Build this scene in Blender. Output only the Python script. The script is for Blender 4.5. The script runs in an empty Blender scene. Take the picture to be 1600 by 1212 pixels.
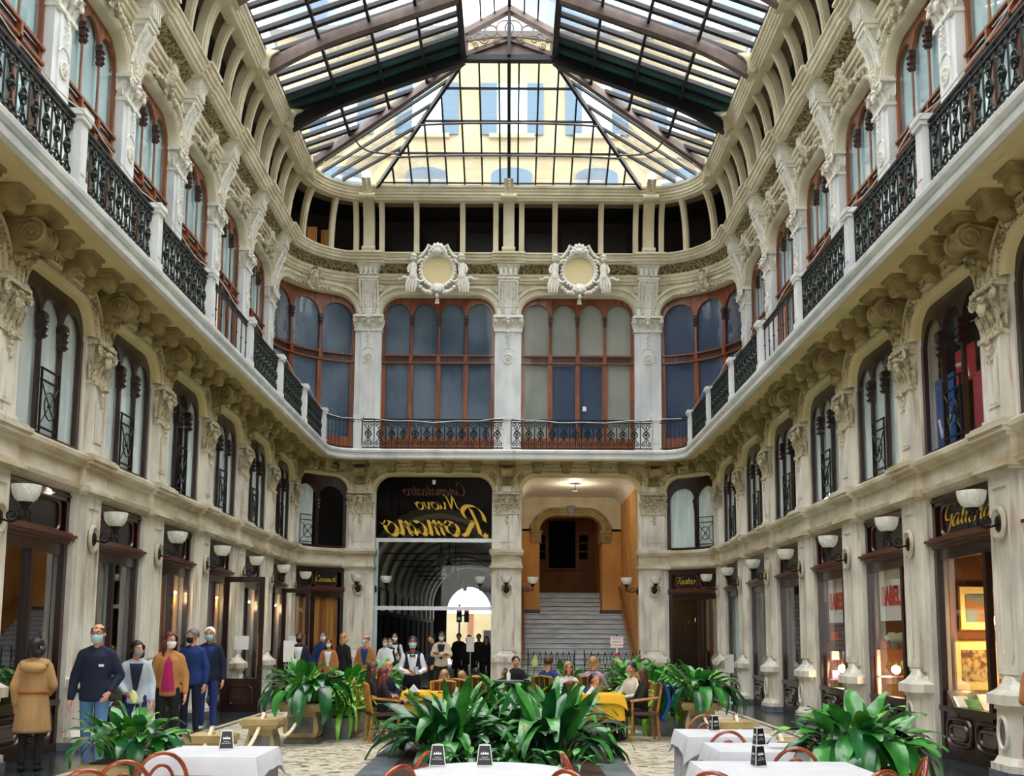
import bpy, bmesh, math, random
import numpy as np
from mathutils import Vector, Matrix, Euler
R_ = random.Random(7)
sc = bpy.context.scene
COL = sc.collection
PI = math.pi
# ------------------------------------------------------------------ camera
F_PX, PITCH, CY, ROLL, CX0, CH = 1560.0, 0.1175, 809.0, 0.0063, 0.164, 1.686
cd = bpy.data.cameras.new('camera'); cam = bpy.data.objects.new('camera', cd); COL.objects.link(cam)
cd.sensor_fit = 'HORIZONTAL'; cd.sensor_width = 36.0; cd.lens = F_PX / 1600 * 36
cd.shift_y = (CY - 606) / 1600; cd.clip_end = 400; cd.clip_start = 0.05
cam.matrix_world = Matrix.Translation((CX0, 0, CH)) @ Matrix.Rotation(PI / 2 + PITCH, 4, 'X') @ Matrix.Rotation(ROLL, 4, 'Z')
sc.camera = cam
# ------------------------------------------------------------------ sky, exposure
wd = bpy.data.worlds.new('overcast_sky'); sc.world = wd; wd.use_nodes = True
nt = wd.node_tree; nt.nodes.clear()
wo = nt.nodes.new('ShaderNodeOutputWorld'); bg = nt.nodes.new('ShaderNodeBackground')
tc = nt.nodes.new('ShaderNodeTexCoord'); nz = nt.nodes.new('ShaderNodeTexNoise'); rp = nt.nodes.new('ShaderNodeValToRGB')
nz.inputs['Scale'].default_value = 7.0; nz.inputs['Detail'].default_value = 5.0
rp.color_ramp.elements[0].position = 0.40; rp.color_ramp.elements[0].color = (0.085, 0.125, 0.175, 1)
rp.color_ramp.elements[1].position = 0.53; rp.color_ramp.elements[1].color = (1.0, 0.985, 0.95, 1)
nt.links.new(tc.outputs['Generated'], nz.inputs['Vector']); nt.links.new(nz.outputs['Fac'], rp.inputs['Fac'])
nt.links.new(rp.outputs['Color'], bg.inputs['Color']); nt.links.new(bg.outputs['Background'], wo.inputs['Surface'])
bg.inputs['Strength'].default_value = 1.35
vs = sc.view_settings
vs.view_transform = 'Standard'; vs.look = 'None'; vs.gamma = 1.0; vs.use_curve_mapping = False
vs.exposure = 2.82
try:
    sc.cycles.transparent_max_bounces = 24
    sc.cycles.max_bounces = 10
    sc.cycles.diffuse_bounces = 5
    sc.cycles.sample_clamp_indirect = 6.0
    sc.cycles.caustics_reflective = False
    sc.cycles.caustics_refractive = False
except Exception:
    pass
# ------------------------------------------------------------------ plan of the gallery
W, RC, YP6, BAY = 6.2, 1.65, 29.09, 2.812
CXC = W - RC                      # corner circle centres at (+-CXC, YP6)
YB = YP6 + RC                     # back wall line
def yp(k): return YP6 - BAY * (6 - k)
YS = -14.0
def px(x, y, Y=None, Z=None, X=None):
    """point of the place seen at a pixel of the 1600x1212 frame, on a plane"""
    dx, dy = x - 800, y - CY
    u = dx * math.cos(ROLL) + dy * math.sin(ROLL); w = -dx * math.sin(ROLL) + dy * math.cos(ROLL)
    v = -w / F_PX
    d = Vector((u / F_PX, math.cos(PITCH) - v * math.sin(PITCH), math.sin(PITCH) + v * math.cos(PITCH)))
    o = Vector((CX0, 0, CH))
    t = (Y - o.y) / d.y if Y is not None else (Z - o.z) / d.z if Z is not None else (X - o.x) / d.x
    return o + d * t
# ------------------------------------------------------------------ materials
def S(r, g, b):
    f = lambda c: (c / 12.92 if c <= 0.04045 else ((c + 0.055) / 1.055) ** 2.4)
    return (f(r / 255), f(g / 255), f(b / 255), 1)
MATS = {}
def _base(name):
    m = bpy.data.materials.new(name); m.use_nodes = True; n = m.node_tree
    return m, n, n.nodes['Principled BSDF']
def mat(name, col, rough=0.6, metal=0.0, col2=None, scale=(4, 4, 4), lo=0.35, hi=0.65, bump=0.0, bscale=30.0, spec=0.5, emit=None, estr=0.0, detail=4.0, streak=None, coat=0.0, sheen=0.0, obj=False):
    m, n, b = _base(name); MATS[name] = m
    b.inputs['Roughness'].default_value = rough; b.inputs['Metallic'].default_value = metal
    b.inputs['Specular IOR Level'].default_value = spec; b.inputs['Base Color'].default_value = col
    b.inputs['Coat Weight'].default_value = coat; b.inputs['Sheen Weight'].default_value = sheen
    m.diffuse_color = col
    if obj:
        t_ = n.nodes.new('ShaderNodeTexCoord'); pos = t_.outputs['Object']
    else:
        g = n.nodes.new('ShaderNodeNewGeometry'); pos = g.outputs['Position']
    out = None
    if col2 is not None:
        mp = n.nodes.new('ShaderNodeMapping'); mp.inputs['Scale'].default_value = scale
        tx = n.nodes.new('ShaderNodeTexNoise'); tx.inputs['Scale'].default_value = 1.0; tx.inputs['Detail'].default_value = detail
        cr = n.nodes.new('ShaderNodeValToRGB'); cr.color_ramp.elements[0].position = lo; cr.color_ramp.elements[1].position = hi
        cr.color_ramp.elements[0].color = col; cr.color_ramp.elements[1].color = col2
        n.links.new(pos, mp.inputs['Vector']); n.links.new(mp.outputs['Vector'], tx.inputs['Vector'])
        n.links.new(tx.outputs['Fac'], cr.inputs['Fac']); out = cr.outputs['Color']
    if streak is not None:
        c3, sscale, slo, shi, amt = streak
        mp = n.nodes.new('ShaderNodeMapping'); mp.inputs['Scale'].default_value = sscale
        tx = n.nodes.new('ShaderNodeTexNoise'); tx.inputs['Scale'].default_value = 1.0; tx.inputs['Detail'].default_value = 6.0
        mr = n.nodes.new('ShaderNodeMapRange'); mr.inputs['From Min'].default_value = slo; mr.inputs['From Max'].default_value = shi
        mr.inputs['To Max'].default_value = amt
        mx = n.nodes.new('ShaderNodeMix'); mx.data_type = 'RGBA'
        n.links.new(pos, mp.inputs['Vector']); n.links.new(mp.outputs['Vector'], tx.inputs['Vector'])
        n.links.new(tx.outputs['Fac'], mr.inputs['Value']); n.links.new(mr.outputs['Result'], mx.inputs['Factor'])
        if out is not None: n.links.new(out, mx.inputs[6])
        else: mx.inputs[6].default_value = col
        mx.inputs[7].default_value = c3; out = mx.outputs[2]
    if out is not None: n.links.new(out, b.inputs['Base Color'])
    if bump:
        tx = n.nodes.new('ShaderNodeTexNoise'); tx.inputs['Scale'].default_value = bscale; tx.inputs['Detail'].default_value = 3
        bp = n.nodes.new('ShaderNodeBump'); bp.inputs['Strength'].default_value = bump; bp.inputs['Distance'].default_value = 0.02
        n.links.new(pos, tx.inputs['Vector']); n.links.new(tx.outputs['Fac'], bp.inputs['Height']); n.links.new(bp.outputs['Normal'], b.inputs['Normal'])
    if emit is not None:
        b.inputs['Emission Color'].default_value = emit; b.inputs['Emission Strength'].default_value = estr
    return m
def glass(name, tint, refl=1.0, rough=0.02, milk=0.0, milkcol=(1, 1, 1, 1), ior=1.5):
    """thin pane: clear with a fresnel mirror and an optional milky film"""
    m = bpy.data.materials.new(name); m.use_nodes = True; n = m.node_tree; n.nodes.clear(); MATS[name] = m
    o = n.nodes.new('ShaderNodeOutputMaterial'); t = n.nodes.new('ShaderNodeBsdfTransparent'); t.inputs['Color'].default_value = tint
    g = n.nodes.new('ShaderNodeBsdfGlossy'); g.inputs['Roughness'].default_value = rough
    fr = n.nodes.new('ShaderNodeFresnel'); fr.inputs['IOR'].default_value = ior
    mu = n.nodes.new('ShaderNodeMath'); mu.operation = 'MULTIPLY'; mu.inputs[1].default_value = refl; mu.use_clamp = True
    mx = n.nodes.new('ShaderNodeMixShader')
    n.links.new(fr.outputs['Fac'], mu.inputs[0]); n.links.new(mu.outputs[0], mx.inputs['Fac'])
    n.links.new(t.outputs[0], mx.inputs[1]); n.links.new(g.outputs[0], mx.inputs[2])
    last = mx.outputs[0]
    if milk:
        tr = n.nodes.new('ShaderNodeBsdfTranslucent'); tr.inputs['Color'].default_value = milkcol
        m2 = n.nodes.new('ShaderNodeMixShader'); m2.inputs['Fac'].default_value = milk
        n.links.new(last, m2.inputs[1]); n.links.new(tr.outputs[0], m2.inputs[2]); last = m2.outputs[0]
    n.links.new(last, o.inputs['Surface'])
    return m
rust = S(146, 104, 62)
mat('marble', S(228, 224, 212), 0.45, col2=S(196, 190, 180), scale=(2.5, 2.5, 1.2), lo=0.42, hi=0.72, streak=(rust, (7, 7, .7), .56, .74, .75), bump=.05)
mat('marble_white', S(226, 228, 226), 0.4, col2=S(190, 196, 200), scale=(2.2, 2.2, .9), lo=.4, hi=.75, streak=(S(168, 146, 112), (6, 6, .6), .6, .8, .45))
mat('marble_band', S(214, 208, 192), 0.5, col2=S(178, 160, 124), scale=(1.6, 1.6, 4), lo=.38, hi=.7, streak=(rust, (5, 5, 1.5), .58, .8, .6))
mat('plaster_ochre', S(168, 150, 100), .75, col2=S(118, 102, 62), scale=(3, 3, 3), lo=.35, hi=.75, bump=.1)
mat('plaster_soffit', S(216, 202, 156), .8, col2=S(196, 180, 130), scale=(1.2, 1.2, 1), lo=.35, hi=.75)
mat('capital_stone', S(206, 196, 170), .6, col2=S(120, 104, 74), scale=(14, 14, 14), lo=.45, hi=.72, bump=.2)
mat('plaster_cream', S(222, 214, 188), .7, col2=S(190, 180, 148), scale=(2, 2, 2), lo=.35, hi=.75)
mat('plaster_white', S(228, 226, 216), .6, col2=S(200, 194, 176), scale=(9, 9, 9), lo=.46, hi=.75)
mat('frieze_relief', S(178, 164, 124), .8, col2=S(80, 68, 42), scale=(16, 16, 5), lo=.42, hi=.6, bump=.8, bscale=22)
mat('rib_cream', S(216, 208, 182), .65, col2=S(196, 184, 152), scale=(1.5, 1.5, 1.5))
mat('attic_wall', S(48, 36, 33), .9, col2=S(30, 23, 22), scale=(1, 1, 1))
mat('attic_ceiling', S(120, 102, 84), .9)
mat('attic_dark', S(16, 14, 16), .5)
mat('wood_orange', S(146, 78, 36), .42, col2=S(88, 40, 16), scale=(14, 14, 1.2), lo=.35, hi=.7, coat=.2)
mat('wood_carved', S(74, 32, 18), .45, col2=S(34, 14, 10), scale=(20, 20, 20), coat=.2)
mat('wood_dark', S(50, 19, 14), .3, col2=S(25, 9, 8), scale=(12, 12, 1.0), lo=.35, hi=.7, coat=.35)
mat('wood_ledge', S(84, 42, 34), .3, coat=.4)
mat('iron', S(22, 26, 26), .45, metal=.6, col2=S(40, 52, 46), scale=(9, 9, 9))
mat('iron_black', S(12, 12, 13), .5, metal=.3)
mat('iron_brown', S(112, 96, 90), .5, metal=.1, col2=S(92, 76, 72), scale=(3, 3, 3))
mat('bar_dark', S(26, 26, 30), .5, metal=.2)
mat('blind_green', S(44, 104, 100), .6, col2=S(20, 54, 56), scale=(.6, 5, .6))
glass('pane_skylight', (.97, .98, .99, 1), .5, milk=.02)
glass('pane_window', (.97, .99, .99, 1), .22, .03)
glass('pane_shop', (.94, .96, .96, 1), .38, .01)
glass('pane_dark', (.5, .5, .5, 1), .25, .02)
glass('pane_screen', (.93, .95, .95, 1), .2, .02)
mat('curtain_teal', S(186, 212, 214), .9, col2=S(164, 194, 200), scale=(.8, .8, .5))
mat('slate_reflection', S(104, 118, 134), .85, col2=S(62, 78, 98), scale=(.5, .5, .5))  # bluish reflections of the window glass, put into a sheet's colour
mat('curtain_grey', S(168, 166, 154), .9, col2=S(132, 136, 132), scale=(.5, .5, .4))
mat('curtain_blue', S(44, 58, 92), .85, col2=S(70, 84, 104), scale=(.5, .5, .4))
mat('curtain_white', S(228, 238, 238), .9, col2=S(200, 214, 216), scale=(3, 3, .4))
mat('curtain_gold', S(196, 140, 60), .8, col2=S(140, 82, 30), scale=(6, 6, .3), sheen=.3)
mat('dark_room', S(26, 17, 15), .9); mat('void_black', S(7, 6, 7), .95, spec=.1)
mat('gold_leaf', S(232, 188, 60), .45, metal=.1)
mat('copper_leaf', S(96, 44, 24), .5)
mat('alu', S(208, 212, 220), .35, metal=.3)
mat('white_paint', S(236, 236, 236), .5)
mat('paper', S(240, 240, 238), .7)
mat('black_card', S(10, 10, 16), .4)
mat('red_ink', S(206, 20, 52), .6)
mat('opal', S(238, 240, 232), .25, col2=S(214, 218, 208), scale=(20, 20, 20), coat=.3)
mat('ochre_wall', S(206, 156, 92), .8, col2=S(188, 134, 72), scale=(1.4, 1.4, 1))
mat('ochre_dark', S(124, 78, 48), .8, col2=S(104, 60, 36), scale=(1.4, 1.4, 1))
mat('step_marble', S(196, 202, 206), .4, col2=S(158, 166, 172), scale=(2, 8, 8), lo=.35, hi=.7)
mat('step_edge', S(70, 74, 78), .6)
mat('leaf_dark', S(30, 104, 50), .32, col2=S(14, 66, 34), scale=(5, 5, 5), coat=.25, spec=.6)
mat('leaf_mid', S(66, 150, 52), .34, col2=S(30, 104, 42), scale=(5, 5, 5), coat=.25, spec=.6)
mat('leaf_light', S(124, 186, 60), .4, col2=S(70, 150, 46), scale=(6, 6, 6), coat=.2)
mat('leaf_fern', S(140, 196, 60), .5, col2=S(76, 154, 44), scale=(5, 5, 5))
mat('stem_green', S(40, 92, 36), .5)
mat('spathe', S(226, 230, 150), .5)
mat('soil', S(40, 28, 24), .95, col2=S(78, 52, 44), scale=(30, 30, 30), bump=.8, bscale=60)
mat('pot_stone', S(186, 166, 116), .6, col2=S(142, 122, 78), scale=(3, 3, 3), lo=.35, hi=.7)
mat('pot_panel', S(118, 116, 112), .4, col2=S(84, 84, 84), scale=(5, 5, 5))
mat('rope', S(226, 214, 188), .9)
mat('kerb_grey', S(112, 120, 130), .35, col2=S(84, 92, 102), scale=(4, 4, 4))
mat('cloth_white', S(208, 210, 216), .85, col2=S(198, 200, 208), scale=(4, 4, 4), sheen=.2)
mat('cloth_yellow', S(232, 178, 34), .8)
mat('bentwood', S(164, 72, 28), .3, col2=S(118, 44, 16), scale=(9, 9, 9), coat=.4)
mat('cane_wood', S(196, 140, 52), .45, col2=S(150, 96, 30), scale=(9, 9, 9), coat=.2)
mat('wicker', S(80, 58, 40), .7)
mat('skin', S(214, 152, 124), .55); mat('skin_brown', S(150, 92, 66), .55); mat('skin_pale', S(230, 178, 152), .55)
mat('lip', S(168, 84, 78), .5)
mat('eye_white', S(225, 222, 218), .3); mat('eye_dark', S(26, 18, 16), .2)
mat('mask_blue', S(176, 212, 222), .8); mat('mask_white', S(232, 236, 240), .8); mat('mask_black', S(20, 20, 24), .8); mat('mask_grey', S(150, 146, 140), .8)
for nm, c in dict(hair_black=(16, 13, 16), hair_brown=(62, 36, 24), hair_red=(78, 26, 24), hair_blond=(150, 116, 78), hair_grey=(96, 92, 92), hair_white=(210, 208, 204)).items():
    mat(nm, S(*c), .45, col2=S(*[int(v * 1.35) for v in c]), scale=(30, 30, 4), bump=.4, bscale=60)
for nm, c in dict(navy=(16, 26, 54), denim=(82, 124, 168), denim_dark=(30, 58, 124), camel=(184, 128, 72), trench=(190, 150, 100), magenta=(176, 24, 96), greyblue=(186, 200, 214), black=(16, 16, 19), indigo=(34, 34, 98), blue=(24, 52, 116), white=(232, 234, 238), lilac=(196, 170, 196), tan=(176, 116, 66), cream=(226, 218, 196), beige=(206, 196, 170), jeans_blue=(36, 86, 168), coral=(196, 92, 78), brownshoe=(58, 40, 30)).items():
    mat('c_' + nm, S(*c), .85, col2=S(*[int(v * .78) for v in c]), scale=(5, 5, 2), lo=.4, hi=.75)
mat('facade_cream', S(146, 136, 106), .9, col2=S(136, 124, 92), scale=(.5, .5, .5))
mat('facade_lilac', S(206, 204, 226), .9)
mat('shutter_blue', S(62, 86, 104), .8)
mat('roof_tile', S(168, 88, 60), .9)
mat('asphalt', S(150, 150, 150), .9)
mat('brass', S(176, 124, 62), .4, metal=.5)
mat('bulb_warm', S(255, 220, 150), .4, emit=S(255, 206, 130), estr=14.0)
mat('print_blue', S(30, 92, 170), .5); mat('print_red', S(196, 30, 40), .5); mat('print_yellow', S(230, 190, 40), .5)
mat('print_pink', S(220, 60, 130), .5); mat('print_green', S(70, 140, 90), .6, col2=S(150, 170, 150), scale=(8, 8, 8))
mat('book_green', S(60, 150, 90), .6); mat('picture_mat', S(238, 214, 150), .7)
mat('picture_map', S(196, 160, 110), .7, col2=S(90, 66, 46), scale=(12, 12, 12), lo=.4, hi=.6)
mat('picture_sky', S(96, 140, 160), .7, col2=S(150, 96, 50), scale=(3, 3, 6), lo=.4, hi=.6)
mat('grey_stone', S(120, 122, 124), .8); mat('handrail', S(132, 82, 44), .4)
def floor_mat():
    m, n, b = _base('floor_mosaic'); MATS['floor_mosaic'] = m
    g = n.nodes.new('ShaderNodeNewGeometry'); sp = n.nodes.new('ShaderNodeSeparateXYZ'); n.links.new(g.outputs['Position'], sp.inputs[0])
    vo = n.nodes.new('ShaderNodeTexVoronoi'); vo.inputs['Scale'].default_value = 10.0; vo.inputs['Randomness'].default_value = 1
    ve = n.nodes.new('ShaderNodeTexVoronoi'); ve.feature = 'DISTANCE_TO_EDGE'; ve.inputs['Scale'].default_value = 10.0
    for v in (vo, ve): n.links.new(g.outputs['Position'], v.inputs['Vector'])
    cr = n.nodes.new('ShaderNodeValToRGB'); e = cr.color_ramp.elements
    e[0].position = 0; e[0].color = S(120, 110, 92); e[1].position = 1; e[1].color = S(216, 206, 184)
    k = e.new(.3); k.color = S(196, 186, 160); k = e.new(.6); k.color = S(222, 214, 196)
    sc_ = n.nodes.new('ShaderNodeSeparateColor'); n.links.new(vo.outputs['Color'], sc_.inputs[0]); n.links.new(sc_.outputs[0], cr.inputs['Fac'])
    mr = n.nodes.new('ShaderNodeMapRange'); mr.inputs['From Max'].default_value = .03; n.links.new(ve.outputs['Distance'], mr.inputs['Value'])
    mx = n.nodes.new('ShaderNodeMix'); mx.data_type = 'RGBA'; mx.inputs[6].default_value = S(140, 132, 114)
    n.links.new(mr.outputs['Result'], mx.inputs['Factor']); n.links.new(cr.outputs['Color'], mx.inputs[7])
    n.links.new(mx.outputs[2], b.inputs['Base Color']); b.inputs['Roughness'].default_value = .35
floor_mat()
mat('floor_dark', S(44, 58, 62), .2, col2=S(24, 34, 38), scale=(2, 2, 2), lo=.35, hi=.65)
mat('floor_line', S(54, 52, 50), .4)
# ------------------------------------------------------------------ mesh helpers
def bend(Rb):
    """flat bay -> bay wrapped on a vertical cylinder, concave towards the viewer"""
    def f(p):
        a = p[0] / Rb; r = Rb + p[1]
        return (r * math.sin(a), r * math.cos(a) - Rb, p[2])
    return f
class MB:
    def __init__(s, warp=None): s.v = []; s.f = []; s.mi = []; s.warp = warp; s.cur = 0
    def add(s, vs, fs):
        o = len(s.v); s.v.extend([tuple(p) for p in vs])
        for f in fs: s.f.append(tuple(i + o for i in f)); s.mi.append(s.cur)
    def box(s, x0, x1, y0, y1, z0, z1, nx=1):
        vs = []; fs = []
        for i in range(nx + 1):
            x = x0 + (x1 - x0) * i / nx
            vs += [(x, y0, z0), (x, y1, z0), (x, y1, z1), (x, y0, z1)]
        for i in range(nx):
            a = 4 * i; b = a + 4
            fs += [(a, a + 1, b + 1, b), (a + 1, a + 2, b + 2, b + 1), (a + 2, a + 3, b + 3, b + 2), (a + 3, a, b, b + 3)]
        fs += [(3, 2, 1, 0), (4 * nx, 4 * nx + 1, 4 * nx + 2, 4 * nx + 3)]
        s.add(vs, fs)
    def sheet(s, x0, x1, y, z0, z1, n=1):
        s.strip([[(x0 + (x1 - x0) * i / n, y, z) for i in range(n + 1)] for z in (z0, z1)])
    def frus(s, c0, sx0, sy0, z0, c1, sx1, sy1, z1):
        vs = [(c0[0] + i * sx0 / 2, c0[1] + j * sy0 / 2, z0) for i, j in ((-1, -1), (1, -1), (1, 1), (-1, 1))]
        vs += [(c1[0] + i * sx1 / 2, c1[1] + j * sy1 / 2, z1) for i, j in ((-1, -1), (1, -1), (1, 1), (-1, 1))]
        s.add(vs, [(3, 2, 1, 0), (4, 5, 6, 7), (0, 1, 5, 4), (1, 2, 6, 5), (2, 3, 7, 6), (3, 0, 4, 7)])
    def prism(s, poly, a0, a1, ax='y'):
        """polygon in the plane across ax, extruded from a0 to a1. ax y: poly=(x,z); x: poly=(y,z); z: poly=(x,y)"""
        n = len(poly)
        def P(u, v, a): return (u, a, v) if ax == 'y' else (a, u, v) if ax == 'x' else (u, v, a)
        vs = [P(u, v, a0) for u, v in poly] + [P(u, v, a1) for u, v in poly]
        s.add(vs, [tuple(range(n - 1, -1, -1)), tuple(range(n, 2 * n))] + [(i, (i + 1) % n, n + (i + 1) % n, n + i) for i in range(n)])
    def lathe(s, prof, n=16, c=(0, 0, 0), ax='z', a0=0.0, a1=2 * PI, sx=1.0, sy=1.0, cap=True):
        full = abs(a1 - a0 - 2 * PI) < 1e-6; m = n if full else n + 1
        vs = []
        for r, z in prof:
            for i in range(m):
                a = a0 + (a1 - a0) * i / n; u, v = r * math.cos(a) * sx, r * math.sin(a) * sy
                p = (u, v, z) if ax == 'z' else (u, z, v) if ax == 'y' else (z, u, v)
                vs.append((p[0] + c[0], p[1] + c[1], p[2] + c[2]))
        fs = []
        for j in range(len(prof) - 1):
            for i in range(n):
                k = (i + 1) % m; fs.append((j * m + i, j * m + k, (j + 1) * m + k, (j + 1) * m + i))
        if cap and full:
            if prof[0][0] > 1e-6: fs.append(tuple(range(m - 1, -1, -1)))
            if prof[-1][0] > 1e-6: fs.append(tuple(range((len(prof) - 1) * m, len(prof) * m)))
        s.add(vs, fs)
    def ball(s, c, r, sx=1, sy=1, sz=1, n=8, m=6):
        s.lathe([(max(r * math.sin(PI * i / m), 1e-5), -r * math.cos(PI * i / m) * sz) for i in range(m + 1)], n, c, 'z', sx=sx, sy=sy, cap=False)
    def tube(s, pts, r, n=6, closed=False, cap=True, flat=None):
        pts = [Vector(p) for p in pts]; N = len(pts)
        rad = r if isinstance(r, (list, tuple)) else [r] * N
        vs = []; up = None
        for i, p in enumerate(pts):
            if closed: t = pts[(i + 1) % N] - pts[i - 1]
            else: t = pts[min(i + 1, N - 1)] - pts[max(i - 1, 0)]
            if t.length < 1e-9: t = Vector((0, 0, 1))
            t.normalize()
            if up is None:
                up = Vector((0, 0, 1)) if abs(t.z) < .9 else Vector((0, 1, 0))
            b = t.cross(up)
            if b.length < 1e-6: b = t.orthogonal()
            b.normalize(); nn = b.cross(t).normalized(); up = nn
            for k in range(n):
                a = 2 * PI * k / n; q = p + (b * math.cos(a) + nn * math.sin(a) * (flat or 1)) * rad[i]
                vs.append(q)
        fs = []
        for i in range(N if closed else N - 1):
            j = (i + 1) % N
            for k in range(n): fs.append((i * n + k, i * n + (k + 1) % n, j * n + (k + 1) % n, j * n + k))
        if cap and not closed: fs += [tuple(range(n - 1, -1, -1)), tuple(range((N - 1) * n, N * n))]
        s.add(vs, fs)
    def grid(s, fn, nu, nv, closed_u=False):
        vs = [fn(i / nu, j / nv) for j in range(nv + 1) for i in range(nu + (0 if closed_u else 1))]
        m = nu if closed_u else nu + 1
        fs = [(j * m + i, j * m + (i + 1) % m, (j + 1) * m + (i + 1) % m, (j + 1) * m + i) for j in range(nv) for i in range(nu)]
        s.add(vs, fs)
    def strip(s, rows, close_ring=False):
        """rows: list of equal-length point lists"""
        m = len(rows[0]); vs = [p for r in rows for p in r]
        fs = [(j * m + i, j * m + (i + 1) % m, (j + 1) * m + (i + 1) % m, (j + 1) * m + i) for j in range(len(rows) - 1) for i in range(m if close_ring else m - 1)]
        s.add(vs, fs)
    def mesh(s, name, mats, smooth=0.6):
        me = bpy.data.meshes.new(name)
        v = [s.warp(p) for p in s.v] if s.warp else s.v
        me.from_pydata([tuple(p) for p in v], [], s.f)
        if isinstance(mats, str): mats = [mats]
        for m in mats: me.materials.append(MATS[m])
        if len(mats) > 1: me.polygons.foreach_set('material_index', s.mi)
        bm = bmesh.new(); bm.from_mesh(me); bmesh.ops.recalc_face_normals(bm, faces=bm.faces); bm.to_mesh(me); bm.free()
        if smooth:
            me.polygons.foreach_set('use_smooth', [True] * len(me.polygons))
            try: me.set_sharp_from_angle(angle=smooth)
            except Exception: pass
        me.update()
        return me
    def obj(s, name, mats, parent=None, smooth=0.6):
        return inst(s.mesh(name, mats, smooth), name, parent)
def inst(me, name, parent=None, loc=None, rotz=None, rot=None, scale=None):
    o = bpy.data.objects.new(name, me); COL.objects.link(o)
    if parent is not None: o.parent = parent
    if loc is not None: o.location = loc
    if rotz is not None: o.rotation_euler = (0, 0, rotz)
    if rot is not None: o.rotation_euler = rot
    if scale is not None: o.scale = scale if hasattr(scale, '__len__') else (scale,) * 3
    return o
def thing(name, label, cat, loc=(0, 0, 0), rotz=0.0, group=None, kind=None):
    o = bpy.data.objects.new(name, None); COL.objects.link(o); o.empty_display_size = .1
    o.location = loc; o.rotation_euler = (0, 0, rotz)
    return tag(o, label, cat, group, kind)
def tag(o, label=None, cat=None, group=None, kind=None):
    if label: o['label'] = label
    if cat: o['category'] = cat
    if group: o['group'] = group
    if kind: o['kind'] = kind
    return o
def struct(name, label=None, loc=(0, 0, 0), rotz=0.0):
    o = bpy.data.objects.new(name, None); COL.objects.link(o); o.location = loc; o.rotation_euler = (0, 0, rotz)
    return tag(o, label, None, None, 'structure')
def spiral(c, r0, r1, turns, a0, n=22, plane='xz', sgn=1):
    out = []
    for i in range(n + 1):
        t = i / n; r = r0 + (r1 - r0) * t; a = a0 + sgn * turns * 2 * PI * t
        u, v = r * math.cos(a), r * math.sin(a)
        out.append((c[0] + u, c[1], c[2] + v) if plane == 'xz' else (c[0], c[1] + u, c[2] + v))
    return out
def arcpts(cx, cz, r, a0, a1, n, y=0.0, rz=None):
    rz = r if rz is None else rz
    return [(cx + r * math.cos(a0 + (a1 - a0) * i / n), y, cz + rz * math.sin(a0 + (a1 - a0) * i / n)) for i in range(n + 1)]
# frames of the plan: (location, rotation) with local x along the wall, y into the wall
def fr_left(Y): return ((-W, Y, 0), PI / 2)
def fr_right(Y): return ((W, Y, 0), -PI / 2)
def fr_back(X): return ((X, YB, 0), 0.0)
Q = math.sqrt(.5)
FR_CL = ((-CXC - RC * Q, YP6 + RC * Q, 0), PI / 4)
FR_CR = ((CXC + RC * Q, YP6 + RC * Q, 0), -PI / 4)
def stations(side, n=10, inset=0.0):
    """(point, outward normal) along the wall line d=0"""
    if side == 'left': return [((-W, YS), (-1, 0)), ((-W, YP6), (-1, 0))]
    if side == 'right': return [((W, YP6), (1, 0)), ((W, YS), (1, 0))]
    out = []
    for i in range(n + 1):
        a = PI - (PI / 2) * i / n; out.append(((-CXC + RC * math.cos(a), YP6 + RC * math.sin(a)), (math.cos(a), math.sin(a))))
    for i in range(n + 1):
        a = PI / 2 - (PI / 2) * i / n; out.append(((CXC + RC * math.cos(a), YP6 + RC * math.sin(a)), (math.cos(a), math.sin(a))))
    return out
def usweep(mb, side, prof, close=False, n=10):
    st = stations(side, n)
    rows = [[(p[0] + nn[0] * y, p[1] + nn[1] * y, z) for y, z in prof] for p, nn in st]
    mb.strip(rows, close)
def along(side, step, y0, lo=None):
    """points spaced along the wall at offset y0 (for beads)"""
    pts = []
    st = stations(side, 24)
    P = [(p[0] + nn[0] * y0, p[1] + nn[1] * y0, nn) for p, nn in st]
    carry = 0.0
    for a, b in zip(P[:-1], P[1:]):
        L = math.hypot(b[0] - a[0], b[1] - a[1]); d = carry
        while d < L:
            t = d / L if L else 0; q = (a[0] + (b[0] - a[0]) * t, a[1] + (b[1] - a[1]) * t)
            if lo is None or q[1] > lo: pts.append((q, (a[2][0] + (b[2][0] - a[2][0]) * t, a[2][1] + (b[2][1] - a[2][1]) * t)))
            d += step
        carry = d - L
    return pts
def basket(w, zs, r, ext=0.0, n=8, leg=0.0, nflat=6, rz=None):
    """basket-handle arch line, offset outwards by ext; list of (x, z, nx, nz)"""
    rz = rz or r; out = []
    if leg: out.append((-w / 2 - ext, zs - leg, -1, 0))
    for i in range(n + 1):
        a = PI - PI / 2 * i / n; out.append((-w / 2 + r + (r + ext) * math.cos(a), zs + (rz + ext) * math.sin(a), math.cos(a), math.sin(a)))
    for i in range(1, nflat):
        out.append((-w / 2 + r + (w - 2 * r) * i / nflat, zs + rz + ext, 0, 1))
    for i in range(n + 1):
        a = PI / 2 - PI / 2 * i / n; out.append((w / 2 - r + (r + ext) * math.cos(a), zs + (rz + ext) * math.sin(a), math.cos(a), math.sin(a)))
    if leg: out.append((w / 2 + ext, zs - leg, 1, 0))
    return out
def archivolt(mb, path, prof):
    """prof: (offset outwards, y)"""
    mb.strip([[(x + nx * o, y, z + nz * o) for o, y in prof] for x, z, nx, nz in path])
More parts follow.
